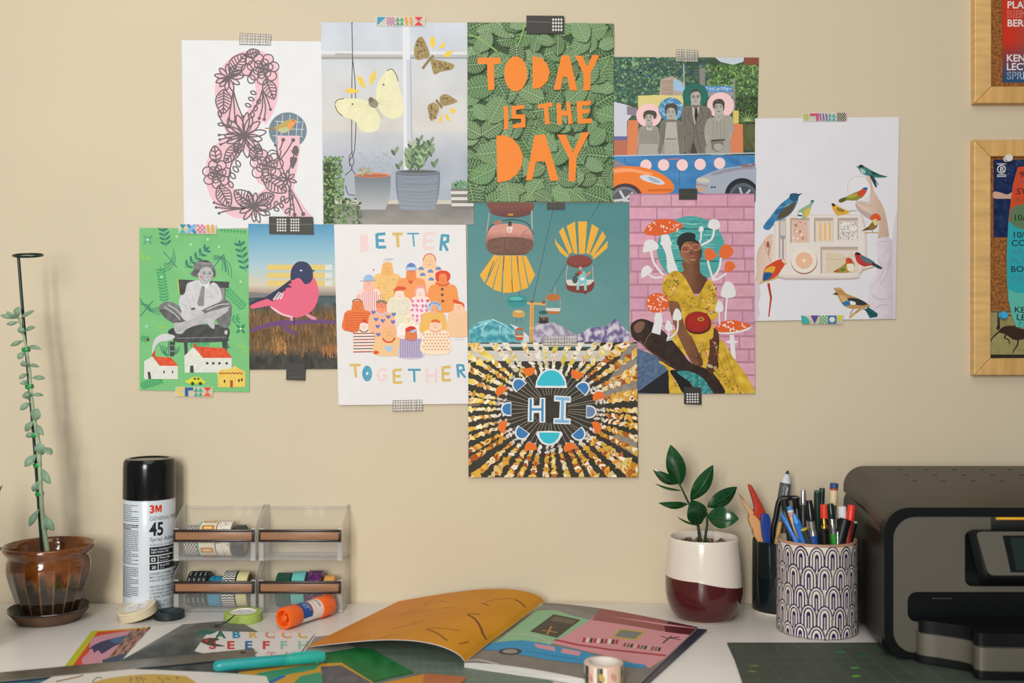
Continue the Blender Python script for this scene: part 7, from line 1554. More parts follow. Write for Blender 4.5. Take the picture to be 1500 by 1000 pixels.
    a.poly(X([(720, 156), (760, 100), (1150, 160), (1098, 214)]), '#9c5a58'); a.poly(X([(1098, 214), (1150, 160), (1330, 200), (1292, 232)]), '#5a1f2c')
    a.poly(X([(720, 155), (1290, 228), (1255, 268), (1150, 360), (1020, 445), (880, 405), (700, 360), (480, 310), (600, 240), (690, 182)]), '#d9959e'); a.poly(X([(722, 153), (1100, 212), (1095, 245), (700, 182)]), '#9c5a58'); a.poly(X([(1098, 212), (1292, 230), (1250, 265), (1100, 246)]), '#5a1f2c')
    a.poly(X([(490, 150), (640, 182), (575, 230), (510, 280), (360, 245), (430, 195)]), '#4a443a'); a.poly(X([(500, 162), (620, 185), (590, 205), (470, 185)]), '#6a6454'); a.line(X([(425, 238), (510, 250)]), 1.2, '#b0843c'); a.line(X([(480, 215), (455, 262)]), 1.2, '#b0843c')
    a.poly(X([(850, 226), (1000, 245), (945, 297), (805, 278)]), '#c9a458'); a.poly(X([(860, 236), (980, 250), (938, 286), (825, 272)]), '#7d8078')
    a.line(X([(495, 290), (620, 318), (800, 345), (1108, 378)]), 2.4, '#b03a3c')
    for i in range(10): x = 655+i*20; a.poly(X([(x, 278+i*1.2), (x+13, 280+i*1.2), (x+6, 305+i*1.2), (x-8, 303+i*1.2)]), jit(['#b03038', '#e8d8cc', '#3a2a2a'][i % 3], 8))
    for i in range(11): x = 880+i*19; a.poly(X([(x, 308+i*2.4), (x+12, 310+i*2.4), (x+4, 330+i*2.4), (x-9, 328+i*2.4)]), jit(['#a03a3c', '#4a7a52', '#3a2a2a', '#d8b8a8'][i % 4], 8))
    for P in ([(1090, 310), (1120, 285), (1140, 272)], [(1120, 285), (1080, 270)], [(1130, 280), (1190, 292)], [(1120, 284), (1180, 275)]): a.line(X(P), .9, '#3f3434')
    a.poly(X([(100, 345), (120, 318), (200, 302), (320, 294), (420, 308), (500, 326), (640, 352), (740, 385), (860, 410), (1000, 430), (990, 448), (800, 435), (660, 425), (480, 405), (330, 378), (180, 352)]), '#2f93c4'); a.poly(X([(380, 312), (495, 330), (500, 355), (400, 335)]), '#d9959e'); a.poly(X([(540, 338), (640, 358), (630, 380), (530, 362)]), '#d9959e'); a.line(X([(330, 352), (500, 382), (700, 412), (960, 436)]), .8, '#1f6c9c')
    c = X([(252, 355)])[0]; a.ell(c[0], c[1], 7, 4.6, '#3a3936', 0, 20); a.ell(c[0], c[1], 4.6, 3, '#96938c', 0, 16)
    a.line(X([(0, 405), (80, 402), (200, 430), (400, 465), (650, 510)]), 1.1, '#d9d6cf')
    a.build(root, M_PAGE)
magazine()
# patterned tape roll standing on the magazine
def pat_scene(a, U, Wd):
    r = random.Random(9); x = 0
    while x < U:
        w = r.uniform(2, 5); a.rect(x, -Wd/2+1, min(U, x+w), Wd/2-1.5, r.choice(['#5f6f54', '#d8b0a0', '#8fa0a8', '#c9b894', '#3c4440', '#e0d8c8'])); x += w+r.uniform(0, 2)
    for i in range(10): a.ell(U*i/10+3, r.uniform(-3, 3), 3, 5, r.choice(['#b89a54', '#5c6c48', '#c08a7a']), 30, n=12)
p = Vector((.1005, 1.169-CAMD, DESK+.0085))
roll(p+Vector((0, 0, .0115)), (0, 0, 1), .0215, .022, 'landscape patterned tape roll standing on the magazine at the front', '#d8b8a4', pat_scene, inner=.0165, core='#dcd6cc')
# ---------------------------------------------------------------- white and maroon pot
def zzplant():
    c = Vector((.2657, 1.475-CAMD, DESK)); root = empty('potted_plant', c, 'glossy green leafy plant in a cream pot dipped in maroon', 'potted plant')
    m = mat('dipped_glaze', '#ddd3c4', .16, spec=.5, coat=.4); nt = m.node_tree; b = nt.nodes['Principled BSDF']; N = nt.nodes.new; L = nt.links.new
    tc = N('ShaderNodeTexCoord'); sx = N('ShaderNodeSeparateXYZ'); L(tc.outputs['Object'], sx.inputs[0])
    a1 = N('ShaderNodeMath'); a1.operation = 'ADD'; a1.inputs[1].default_value = .018; L(sx.outputs['X'], a1.inputs[0]); a2 = N('ShaderNodeMath'); a2.operation = 'MAXIMUM'; a2.inputs[1].default_value = 0; L(a1.outputs[0], a2.inputs[0])
    a3 = N('ShaderNodeMath'); a3.operation = 'MULTIPLY_ADD'; a3.inputs[1].default_value = .19; L(a2.outputs[0], a3.inputs[0]); L(sx.outputs['Z'], a3.inputs[2])
    lt = N('ShaderNodeMath'); lt.operation = 'LESS_THAN'; lt.inputs[1].default_value = .0595; L(a3.outputs[0], lt.inputs[0])
    n = N('ShaderNodeTexNoise'); n.inputs['Scale'].default_value = 380; sp = N('ShaderNodeValToRGB'); L(tc.outputs['Object'], n.inputs['Vector']); L(n.outputs['Fac'], sp.inputs[0]); sp.color_ramp.elements[0].position = .20; sp.color_ramp.elements[0].color = (*srgb('#b3a48e'), 1); sp.color_ramp.elements[1].position = .25; sp.color_ramp.elements[1].color = (*srgb('#ddd4c6'), 1)
    mx = N('ShaderNodeMix'); mx.data_type = 'RGBA'; L(lt.outputs[0], mx.inputs[0]); L(sp.outputs[0], mx.inputs[6]); mx.inputs[7].default_value = (*srgb('#4b1a1c'), 1)
    l2 = N('ShaderNodeMath'); l2.operation = 'GREATER_THAN'; l2.inputs[1].default_value = .0022; L(sx.outputs['Z'], l2.inputs[0]); m2 = N('ShaderNodeMix'); m2.data_type = 'RGBA'; m2.inputs[6].default_value = (*srgb('#d8cbb8'), 1); L(l2.outputs[0], m2.inputs[0]); L(mx.outputs[2], m2.inputs[7]); L(m2.outputs[2], b.inputs['Base Color'])
    bm = nb(); lathe(bm, [(0, .0008), (.034, 0), (.037, .0006), (.0405, .004), (.0462, .0125), (.0505, .024), (.0528, .036), (.0531, .050), (.0522, .068), (.0500, .090), (.0482, .106), (.0474, .1108), (.0460, .1122), (.0446, .1108), (.044, .104), (.0445, .094), (0, .094)], 96); obj('pot', bm, m, root, angle=60)
    bm = nb(); lathe(bm, [(0, .0995), (.02, .1), (.0432, .0985)], 40); bmesh.ops.subdivide_edges(bm, edges=bm.edges[:], cuts=2)
    for v in bm.verts: v.co.z += noise.noise(v.co*180)*.003
    obj('soil', bm, mat('potting_soil', '#33261c', .95, var=.5, vscale=300), root)
    bm = nb()
    for i in range(110):
        a = R.uniform(0, 2*PI); q = .041*math.sqrt(R.random()); s = R.uniform(.0012, .0030); g = bmesh.ops.create_icosphere(bm, subdivisions=1, radius=s)
        bmesh.ops.translate(bm, vec=(q*cos(a), q*sin(a), .1015+R.uniform(0, .002)), verts=g['verts'])
    tag(obj('gravel', bm, mat('gravel', '#a98e66', .8, col2='#4a3a2a', vscale=150), root), kind='stuff')
    o = root.location; D0 = 1.475; P = lambda x, y, d=D0: V(940+x*.29, 640+y*.29, d)-o
    MS = mat('dark_stem', '#2e3d22', .45, var=.3, vscale=60)
    bm = nb(); tube(bm, [P(300, 560), P(292, 500), P(286, 450), P(268, 400), P(232, 322), P(205, 265), P(185, 228)], [.0030, .0026, .0022, .0018, .0016, .0013, .0009], 10); obj('stem', bm, MS, root)
    bm = nb(); tube(bm, [P(316, 560, 1.47), P(322, 500, 1.468), P(331, 440, 1.466), P(330, 380, 1.466)], [.0024, .002, .0018, .0014], 10); obj('stem', bm, MS, root)
    ML = mat('zz_leaf', '#164823', .2, spec=.6, coat=.5, var=.3, vscale=25, bump=.08, bscale=60)
    MR = mat('leaf_midrib', '#2c6034', .35)
    pf = lambda t: max(.05, max(0, sin(PI*min(1, t**.9)))**.8)
    for x0, y0, x1, y1, w, roll, dd, bend in ((196, 240, 146, 40, 96, 12, -.012, .004), (182, 236, 58, 164, 56, 25, -.01, .006), (200, 270, 68, 235, 24, 55, .004, .003), (232, 340, 86, 332, 44, 30, -.02, .005), (290, 445, 180, 403, 20, 60, -.012, .003), (248, 318, 360, 142, 88, -18, .0, .006), (300, 438, 250, 318, 108, 0, -.03, .004), (332, 352, 481, 252, 88, -20, .004, .006), (332, 400, 490, 412, 108, 0, -.022, .006)):
        A, B = P(x0, y0, D0-.006), P(x1, y1, D0-.006+dd); lf = obj('leaf', leaf_mesh(A, B, w*.29*.000945, .0012, bend, roll, n=14, k=12, prof=pf, fold=-.16), ML, root)
        d = (B-A).normalized(); view = Vector((0, -1, .12)); side = d.cross(view).normalized(); nor = side.cross(d).normalized(); r = math.radians(roll); nor = nor*cos(r)-side*sin(r)
        bm = nb(); tube(bm, [lerp(A, B, t)+nor*(bend*sin(PI*t)+.00045) for t in [i/12 for i in range(1, 12)]], [.00045]*11, 6); obj('midrib', bm, MR, lf)
zzplant()
# ---------------------------------------------------------------- cups with pens
BC = Vector((.3804, 1.512-CAMD, DESK)); PC = Vector((.4042, 1.412-CAMD, DESK))
root = empty('pen_cup', BC, 'plain glossy black cup behind the arch-patterned cup', 'cup')
bm = nb(); lathe(bm, [(0, .002), (.036, .001), (.0385, .0035), (.039, .006), (.0385, .1), (.0378, .1015), (.0362, .1005), (.0358, .01), (0, .0075)], 72); obj('cup', bm, mat('black_glaze', '#111a1c', .12, spec=.5, coat=.3), root, angle=60)
bm = nb(); lathe(bm, [(.030, 0), (.0365, 0), (.038, .0012), (.0388, .0035)], 72); obj('foot_ring', bm, mat('cream_foot', '#d9d2c6', .5), root)
def patcup():
    root = empty('pen_cup', PC, 'cream cup with navy rainbow arch pattern, filled with pens', 'cup'); R0 = .0512; H = .1215
    bm = nb(); lathe(bm, [(0, .002), (.048, 0), (.0505, .0015), (R0, .004), (R0, H-.003), (.0506, H-.0004), (.0492, H), (.048, H-.001), (.0475, .008), (0, .006)], 96); obj('cup', bm, mat('cream_clay', '#d8ccbf', .45, var=.05, vscale=70, bump=.06), root, angle=60)
    bm = nb(); lathe(bm, [(.0511, H-.0034), (.0515, H-.002), (.0509, H+.0002), (.0492, H+.0006), (.0478, H-.0004)], 96); obj('rim', bm, mat('bare_rim', '#b48e74', .6, var=.15, vscale=80), root)
    yaw = -math.atan2(PC.x, PC.y+CAMD)
    def fm(u, v, l): th = u/(R0*1000)+yaw; r = R0+.0001+l; return Vector((PC.x+r*sin(th), PC.y-r*cos(th), DESK+H-v/1000))
    a = Art(fm, None, cut=3.0, inc=2e-6); a.part('arch_pattern'); Lc = 2*PI*R0*1000; n = 16; w = Lc/n; rr = random.Random(4)
    rows = [(3.5, 0), (29.0-1, .0), (0, 0)]
    tops = [5, 29, 56, 81.5, 107]; NV = '#1b2350'
    ys = [3.5, 28.5, 53.5, 78.5, 103.5]
    for r_ in range(5):
        y = ys[r_]
        for i in range(n):
            x = (i+.5*(r_ % 2))*w-Lc/2+rr.uniform(-.8, .8); ww = w*rr.uniform(.84, 1.0); yy = y+rr.uniform(-1.5, 1.2); h = min(30, 119.8-yy); a.batch(5)
            dome = lambda wd, y0: [(x-wd/2, yy+h)]+[(x-wd/2*cos(PI*q/10), y0+wd*.85-wd*.85*sin(PI*q/10)) for q in range(11)]+[(x+wd/2, yy+h)]
            a.poly(dome(ww, yy), '#d8ccbf'); a.line(dome(ww, yy), rr.uniform(1.5, 2.1), NV); a.line(dome(ww*.6, yy+4), rr.uniform(1.3, 1.9), NV)
            if h > 12: a.poly(dome(ww*.27, yy+8.5), NV); a.poly([(x-ww*.05, yy+14), (x+ww*.05, yy+14), (x+ww*.06, yy+h), (x-ww*.04, yy+h)], '#b3a8ab')
            elif h > 9: a.ell(x, yy+9, 1, 1.4, NV)
            a.end()
    a.build(root)
patcup()
MATC = {}
def mc(c, rough=.35, metal=0):
    k = (c, rough, metal)
    if k not in MATC: MATC[k] = mat('plastic', c, rough, metal=metal, var=.05, vscale=50)
    return MATC[k]
def pen(cup, top, rim, dt, label, segs, floor=.0085, rmax=.040, cat='pen', name='pen', dr=None, flat=1, cap_round=True):
    """top, rim: pixel positions of the tip and of where it crosses the cup's rim; segs: (length from tip mm, radius mm, colour, part, ...)"""
    zr = DESK+(.101 if cup is BC else .1205); rin = (.0358 if cup is BC else .0472)-max(max(g[1], g[2]) for g in segs)/1000-.0006; dr = dt if dr is None else dr
    # where it crosses the rim plane, kept inside the cup; then the tip at its own pixel and the foot on the cup's floor
    Q = Vector(((rim[0]-750)*dr/FPX, dr-CAMD, zr)); q = Q-cup; q.z = 0
    if q.length > rin: q = q.normalized()*rin; Q = Vector((cup.x+q.x, cup.y+q.y, zr))
    T = V(top[0], top[1], Q.y+CAMD+(dt-dr)); d = (Q-T).normalized(); k = (DESK+floor-T.z)/d.z; Bt = T+d*k; off = Vector((Bt.x-cup.x, Bt.y-cup.y, 0))
    if off.length > rin: off = off.normalized()*rin; Bt = Vector((cup.x+off.x, cup.y+off.y, Bt.z))
    d = (Bt-T).normalized(); L = (Bt-T).length*1000-1; root = empty(name, Bt, label, cat); s = 0; rp = None
    for i, g in enumerate(segs):
        ln, r0, r1, c, nm = g[:5]; rough = g[5] if len(g) > 5 else .35; metal = g[6] if len(g) > 6 else 0; ln = L-s if ln is None else ln; e = s+ln
        bm = nb(); pr = [(0, s/1000), (r0*.85/1000, s/1000), (r0/1000, (s+min(.8, ln*.2))/1000), (r1/1000, (e-.1)/1000), (0, e/1000)] if i == 0 or r0 < 90 else None
        lathe(bm, pr, 20, c=T-Bt, axis=d); obj(nm, bm, mc(c, rough, metal), root); s = e
    return root, T, d
Z = lambda x, y: (1080+x*.14, 680+y*.14)
# black cup
pen(BC, Z(528, 65), Z(405, 830), 1.520, 'fat grey crayon pencil with a white cone tip in the black cup', [(5, 1.6, 3, '#3a3636', 'lead'), (13, 3.6, 7.6, '#d0d4d8', 'white_cone'), (None, 7.9, 7.9, '#56595b', 'barrel', .5)], rmax=.036, cat='pencil', name='crayon_pencil', dr=1.516)
def crayon_text():
    T = V(*Z(528, 65), 1.520); Q = V(*Z(405, 830), 1.516); d = (Q-T).normalized(); side = Vector((0, -1, 0)).cross(d).normalized(); fr = d.cross(side).normalized()
    if fr.y > 0: fr = -fr
    root = [o for o in bpy.data.objects if o.name.startswith('crayon_pencil')][0]; rad = .0081
    def fm(u, v, l): th = v/8.1; return T+d*(u/1000)+side*(rad+l)*sin(th)+fr*(rad+l)*cos(th)
    a = Art(fm, None, cut=0); a.part('lettering'); T2, w = glyphs('Premier', .02); k = 6.2
    a.step(); a.hold = True
    for tr in T2: a.poly([(42-x*k, 2.5-y*k*.9) for x, y in tr], '#d6d8d8')
    a.hold = False; a.batch()
    for i in range(9): a.ell(R.uniform(22, 44), R.uniform(-6, -3), .5, c='#c9cccc', n=6)
    a.end(); a.build(root)
crayon_text()
def blade(name, label, cat, parts, depth, cup):
    """flat cut-out tools: outlines in pixel space at one depth, extruded"""
    root = empty(name, (cup.x, cup.y, DESK+.009), label, cat)
    for nm, pts, d, th, c, rough in parts:
        bm = nb(); A = [bm.verts.new(V(*Z(x, y), d-th/2)-root.location) for x, y in pts]; B = [bm.verts.new(V(*Z(x, y), d-th/2)+Vector((0, th, 0))-root.location) for x, y in pts]; n = len(pts)
        bm.faces.new(A); bm.faces.new(B[::-1])
        for i in range(n): bm.faces.new((A[i], B[i], B[(i+1) % n], A[(i+1) % n]))
        bmesh.ops.recalc_face_normals(bm, faces=bm.faces[:]); bmesh.ops.bevel(bm, geom=[e for e in bm.edges if len({round(v.co.y, 5) for v in e.verts}) == 1], offset=min(th*.42, .0016), segments=3, affect='EDGES', profile=.5)
        obj(nm, bm, mc(c, rough), root)
blade('wooden_ornament', 'red and tan pointed wooden ornament in the black cup', 'ornament', [
    ('red_spike', [(118, 215), (135, 210), (155, 222), (200, 300), (250, 400), (300, 500), (290, 560), (250, 560), (235, 600), (190, 560), (170, 500), (185, 460), (165, 380), (130, 270)], 1.500, .009, '#b5361f', .4),
    ('tan_spike', [(22, 310), (40, 318), (90, 400), (140, 460), (178, 500), (172, 545), (130, 530), (80, 450), (45, 380)], 1.500, .006, '#d8a878', .6),
    ('carved_body', [(130, 520), (180, 530), (215, 560), (245, 600), (262, 700), (295, 830), (300, 900), (262, 900), (205, 790), (175, 740), (165, 680), (140, 640), (122, 580)], 1.501, .012, '#cf9a62', .6),
    ('shaft', [(262, 880), (300, 880), (330, 1250), (300, 1250)], 1.503, .008, '#c08a54', .6)], 1.487, BC)
blade('craft_knife', 'navy blue rounded plastic handle in front of the black cup\'s pens', 'tool', [('handle', [(252, 535), (275, 515), (310, 512), (335, 530), (350, 580), (352, 700), (350, 850), (345, 950), (300, 950), (288, 850), (262, 750), (250, 640)], 1.4925, .007, '#27408c', .2), ('shaft', [(308, 940), (335, 940), (340, 1250), (312, 1250)], 1.4935, .003, '#9a9c9e', .3)], 1.48, BC)
def scissors():
    root = empty('scissors', (BC.x, BC.y, DESK+.009), 'black handled scissors standing handle up in the black cup', 'scissors'); o = root.location; d = 1.506
    P = [(372, 700), (400, 560), (420, 440), (445, 370), (500, 350), (560, 350), (620, 352), (640, 380), (630, 480), (600, 560), (560, 640), (500, 760), (440, 900), (400, 960)]
    bm = nb(); tube(bm, [V(*Z(x, y), d)-o for x, y in crom(P, 4, True)+[crom(P, 4, True)[0]]], .0036, 10); obj('handle_loop', bm, mc('#15181a', .3), root)
    bm = nb(); tube(bm, [V(*Z(x, y), d+.008)-o for x, y in [(460, 420), (480, 520), (450, 660), (420, 800), (400, 950)]], .0034, 10); obj('handle_loop', bm, mc('#15181a', .3), root)
    bm = nb(); b = V(*Z(408, 950), d)-o; tube(bm, [b, b+Vector((-.006, .0, -.04)), Vector((-.002, .0, .0005))], [.006, .005, .0008], 8, flat=.3); obj('blade', bm, M_STEEL, root)
scissors()
pen(BC, Z(450, 600), Z(410, 840), 1.492, 'bare wooden stick leaning in the black cup behind the patterned cup', [(None, 3, 3, '#b9924e', 'stick', .6)], rmax=.036, cat='stick', name='wooden_stick')
# patterned cup
pen(PC, Z(463, 505), Z(505, 770), 1.368, 'slim bright blue pen leaning left in the patterned cup', [(10, 1.6, 3.2, '#2f7fd0', 'cap_tip'), (None, 3.4, 3.4, '#2a70c0', 'barrel', .2)])
pen(PC, Z(486, 490), Z(562, 770), 1.376, 'dark green hexagonal pencil between the two blue pens', [(None, 3.2, 3.2, '#20302c', 'barrel')], cat='pencil', name='pencil')
pen(PC, Z(546, 438), Z(596, 770), 1.383, 'orange pencil with a blue and pink banded end', [(4.5, 4, 4, '#3a78b8', 'eraser_end'), (3, 4, 4, '#cfe0e4', 'band'), (5, 4, 4, '#c88a86', 'pink_band'), (None, 4, 4, '#d89a4a', 'barrel')], cat='pencil', name='pencil')
pen(PC, Z(588, 515), Z(640, 800), 1.364, 'broad bright blue pointed marker at the front of the patterned cup', [(12, 2, 5.0, '#3a8ad8', 'cap_tip', .2), (None, 5.2, 5.6, '#2a72c8', 'barrel', .2)], cat='marker', name='marker')
pen(PC, Z(608, 345), Z(655, 700), 1.395, 'tall glossy black pen left of the chrome pen', [(14, 4.6, 4.6, '#15181a', 'cap', .15), (None, 4.4, 4.4, '#1c1f20', 'barrel', .2)])
pen(PC, Z(490, 355), Z(560, 740), 1.402, 'matte black marker behind the banded pencil', [(16, 5.2, 5.2, '#1a1c1e', 'cap'), (None, 5, 5, '#202224', 'barrel')], cat='marker', name='marker')
pen(PC, Z(688, 265), Z(690, 700), 1.400, 'chrome pen with a bright reflective barrel', [(20, 3.6, 4.2, '#d8d4d4', 'chrome_barrel', .12, .9), (None, 4, 3.8, '#26282a', 'grip')])
pen(PC, Z(695, 670), Z(735, 810), 1.364, 'dark pencil with a round yellow end at the cup front', [(1.6, 4.6, 4.6, '#d9c02e', 'yellow_end'), (None, 4.6, 4.6, '#2c3830', 'barrel')], cat='pencil', name='pencil')
pen(PC, Z(748, 375), Z(805, 790), 1.372, 'ballpoint pen with a black top, silver ring and blue grip', [(26, 4.2, 6.2, '#16181a', 'clicker_top', .2), (12, 4.6, 4.2, '#b9b8b2', 'silver_ring', .2, .8), (8, 4.4, 5.2, '#8f9092', 'cone', .25, .6), (None, 5.6, 5.6, '#24488c', 'barrel', .25)])
pen(PC, Z(838, 272), Z(842, 700), 1.398, 'dark green cylindrical pen, left one of two behind the red cap', [(3, 4.2, 4.4, '#2c5048', 'end_cap'), (None, 4.6, 4.6, '#16302a', 'barrel')])
pen(PC, Z(888, 246), Z(870, 700), 1.410, 'dark green pen with a rounded clip top, farthest back', [(4, 3.6, 3.8, '#1f3a34', 'end_cap', .2), (None, 3.8, 3.8, '#14261f', 'barrel', .2)])
pen(PC, Z(908, 418), Z(915, 640), 1.384, 'black pen with a bright red cap end', [(18, 5, 5.2, '#e0442a', 'red_cap'), (None, 4.8, 4.8, '#22201f', 'barrel')])
pen(PC, Z(906, 565), Z(930, 800), 1.366, 'black pen with a gold tip at the front of the cup', [(9, 2, 2.6, '#c9983c', 'gold_tip', .2, .9), (4, 4.4, 4.4, '#c9983c', 'gold_ring', .2, .9), (None, 5.6, 5.8, '#161412', 'barrel', .2)])
pen(PC, Z(1015, 195), Z(975, 560), 1.412, 'pencil with cream floral wrap and a navy and red end', [(6, 5.4, 5.4, '#2c4a7c', 'navy_end'), (3, 5.4, 5.4, '#9a4a3a', 'red_band'), (20, 5.2, 5.2, '#dcc7a0', 'floral_wrap'), (None, 4.8, 4.8, '#6a5a44', 'barrel')], cat='pencil', name='pencil')
pen(PC, Z(972, 410), Z(1030, 790), 1.376, 'pen with a dark cap, silver barrel and green grip', [(19, 4.2, 5, '#152420', 'cap', .2), (20, 3.2, 3.4, '#b5b8b8', 'silver_barrel', .2, .8), (None, 4.8, 4.8, '#2f8a36', 'green_grip')])
pen(PC, Z(1050, 700), Z(1090, 800), 1.362, 'slim silver clip pen at the front right of the cup', [(None, 1.6, 1.6, '#a9acae', 'barrel', .2, .8)])
pen(PC, Z(1095, 440), Z(1108, 640), 1.392, 'black marker with a white cap end', [(15.5, 5.4, 5.6, '#dcdde0', 'white_cap'), (None, 7, 7, '#1a1e1f', 'barrel', .4)], cat='marker', name='marker')
pen(PC, Z(1130, 570), Z(1112, 790), 1.370, 'thick black marker in front of the white capped one', [(None, 7.4, 7.4, '#15191a', 'barrel', .4)], cat='marker', name='marker')
pen(PC, Z(1198, 425), Z(1172, 640), 1.385, 'marker with a bright red cap at the right of the cup', [(20, 4.8, 5.6, '#e23a26', 'red_cap'), (None, 4.6, 4.6, '#8c2a22', 'barrel')], cat='marker', name='marker')
pen(PC, Z(1225, 590), Z(1205, 780), 1.402, 'black pen with a cream end against the cup\'s right rim', [(2.5, 4.4, 4.4, '#c9c0a8', 'cream_end'), (None, 4.6, 4.6, '#17191a', 'barrel')])
# ---------------------------------------------------------------- cutting mat at the right and the printer
def p_mat2(a):
    a.batch(30)
    for i in range(26): a.line([(1080+i*29.5, 944.5), (1080+(i-8.4)*29.5*1.18+248, 1030)] if False else [(1073+i*30, 944), (1073+i*30+(1073+i*30-750)*.16, 1013)], .7, '#5d6c5a')
    for i, y in enumerate((946, 953.5, 962, 972, 984, 998)): a.line([(1060, y), (1560, y)], .6, '#566455')
    a.end(); a.batch()
    for x, y, c in ((1252, 978, '#3f9a3c'), (1254, 990, '#5aa83c'), (1232, 955, '#2a7a52'), (1265, 960, '#2a6a4c'), (1105, 975, '#6a7a44'), (1102, 983, '#6a7a44')): a.ell(x, y, 7, 1.6, c, n=10)
    for i in range(7): a.text('+', 1105+i*32, 949, 3, '#8a8f5c')
    a.end()
MM = mat('cutting_mat_green', '#414b42', .55, var=.12, vscale=18)
MM2 = mat('x', '#000000'); bpy.data.materials.remove(MM2)
sheet([(1065, 940.7), (1520, 940.7), (1760, 1130), (1130, 1130), (1100, 1030), (1088, 1000), (1076, 965)], 'dark green gridded cutting mat under the printer', '#414b42', p_mat2, z=.002, name='cutting_mat', cat='cutting mat', th=.0018, m=MM)
def rrect(x0, z0, x1, z1, r, n=7):
    P = []
    for cx, cz, a0 in ((x1-r, z1-r, 0), (x0+r, z1-r, 90), (x0+r, z0+r, 180), (x1-r, z0+r, 270)):
        for i in range(n+1): a = math.radians(a0+90*i/n); P.append((cx+r*cos(a), cz+r*sin(a)))
    return P
def plate(bm, outer, holes, y0, y1):
    loops = [outer]+holes; fl = [Vector((x, z, 0)) for l in loops for x, z in l]; F = [bm.verts.new((v.x, y0, v.y)) for v in fl]; B = [bm.verts.new((v.x, y1, v.y)) for v in fl]
    for t in tessellate_polygon([[Vector((x, z, 0)) for x, z in l] for l in loops]): bm.faces.new([F[i] for i in t]); bm.faces.new([B[i] for i in t[::-1]])
    k = 0
    for l in loops:
        n = len(l)
        for i in range(n): a, b = k+i, k+(i+1) % n; bm.faces.new((F[a], F[b], B[b], B[a]))
        k += n
def printer():
    Y0 = 1.27-CAMD; o = Vector((.6715, Y0, DESK+.0022)); root = empty('printer', o, 'dark all-in-one printer with silver front beside the pen cups', 'printer'); X0 = .444-o.x; X1 = -X0; S = 1.27/FPX
    fx = lambda px: (px-750)*S-o.x; fz = lambda py: CAMZ-(py-500)*S-o.z
    MB = mat('printer_black', '#0e1011', .36, spec=.35, var=.1); MT = mat('printer_lid', '#3b372d', .4, var=.07, vscale=8, bump=.03, bscale=400); MS = mat('printer_silver', '#716d62', .42, metal=.5, var=.0); MI = mat('printer_inside', '#08090a', .5)
    zt = fz(743); zl = fz(743)-.030; ztb = CAMZ-(681-500)*1.49/FPX-o.z; yb = 1.492-1.27; TX = .0175
    # body
    secs = []
    def loft(secs, name, m, cap=True):
        bm = nb(); rings = [[bm.verts.new(p) for p in s_] for s_ in secs]
        for A, B in zip(rings, rings[1:]):
            n = len(A)
            for i in range(n): bm.faces.new((A[i], A[(i+1) % n], B[(i+1) % n], B[i]))
        if cap: bm.faces.new(rings[0]); bm.faces.new(rings[-1][::-1])
        return obj(name, bm, m, root, angle=35)
    def body(y, tx, top, r=.030, bot=.0035): return [(x, y, z) for x, z in rrect(X0+tx, bot, X1-tx, top, r)]
    loft([body(.012, .0012, zl+.004, .012), body(.06, .0075, zl+.006, .013), body(.12, .0150, zl+.008, .014), body(yb, TX+.003, ztb-.034, .016)], 'body', MB)
    def lid(y, tx, top, th, r=.028, n=9):
        P = []
        x0, x1 = X0+tx, X1-tx
        for i in range(n+1): a = PI-PI/2*i/n; P.append((x0+r+r*cos(a), y, top-r+r*sin(a)))
        for i in range(n+1): a = PI/2-PI/2*i/n; P.append((x1-r+r*cos(a), y, top-r+r*sin(a)))
        P.append((x1, y, top-th)); P.append((x0, y, top-th)); return P
    loft([lid(.006, .0005, zt-.001, .0315), lid(.03, .002, zt+.0035, .0315), lid(.06, .0065, lerp(zt, ztb, .32), .0315), lid(.12, .0142, lerp(zt, ztb, .62), .033), lid(yb-.012, TX-.001, ztb, .035), lid(yb, TX+.006, ztb-.008, .024, .022)], 'lid', MT)
    # black bezel round the front
    sil = rrect(fx(1309), .0085, -fx(1309), fz(757), .026); rec = rrect(fx(1414), fz(859), -fx(1414), fz(776), .009); slot = rrect(fx(1330), fz(911), -fx(1330), fz(867), .011); gap = [(fx(1452), fz(775.5)+.0004), (-fx(1452), fz(775.5)+.0004), (-fx(1452), fz(757.6)), (fx(1452), fz(757.6))]
    bm = nb(); plate(bm, rrect(X0, .0015, X1, zt, .030), [rrect(fx(1309)-.0003, .0082, -fx(1309)+.0003, fz(757)+.0003, .0262)], 0, .016); obj('front_bezel', bm, MB, root, smooth=False)
    bm = nb(); plate(bm, sil, [rec, slot], .0012, .005); o1 = obj('front_panel', bm, MS, root, smooth=False)
    bm = nb(); box(bm, (0, .014, (fz(867)+fz(911))/2), (-fx(1330)*2+.01, .0012, .05)); box(bm, (0, .013, fz(818)), (-fx(1414)*2+.006, .001, .08)); obj('recess_back', bm, MI, root, smooth=False)
    bm = nb(); box(bm, (fx(1385), .010, fz(879)), (.024, .002, .0016), .0004); obj('paper_guide', bm, mc('#3a3c3c', .4), root)
    # dark strip and yellow light above the control panel
    bm = nb(); box(bm, (0, .0004, (gap[0][1]+gap[2][1])/2), (-gap[0][0]*2, .0014, gap[2][1]-gap[0][1]), .0003); obj('top_strip', bm, MI, root)
    bm = nb(); box(bm, (0, -.0012, fz(759)), (-fx(1458)*2, .0024, .0030), .0008); obj('yellow_tab', bm, mc('#e0a51c', .4), root)
    # tilting control panel
    def trap(g, yo): return [(fx(1422)+g, yo, fz(775)-g), (-fx(1422)-g, yo, fz(775)-g), (-fx(1437)-g, yo-.006, fz(838)+g), (fx(1437)+g, yo-.006, fz(838)+g)]
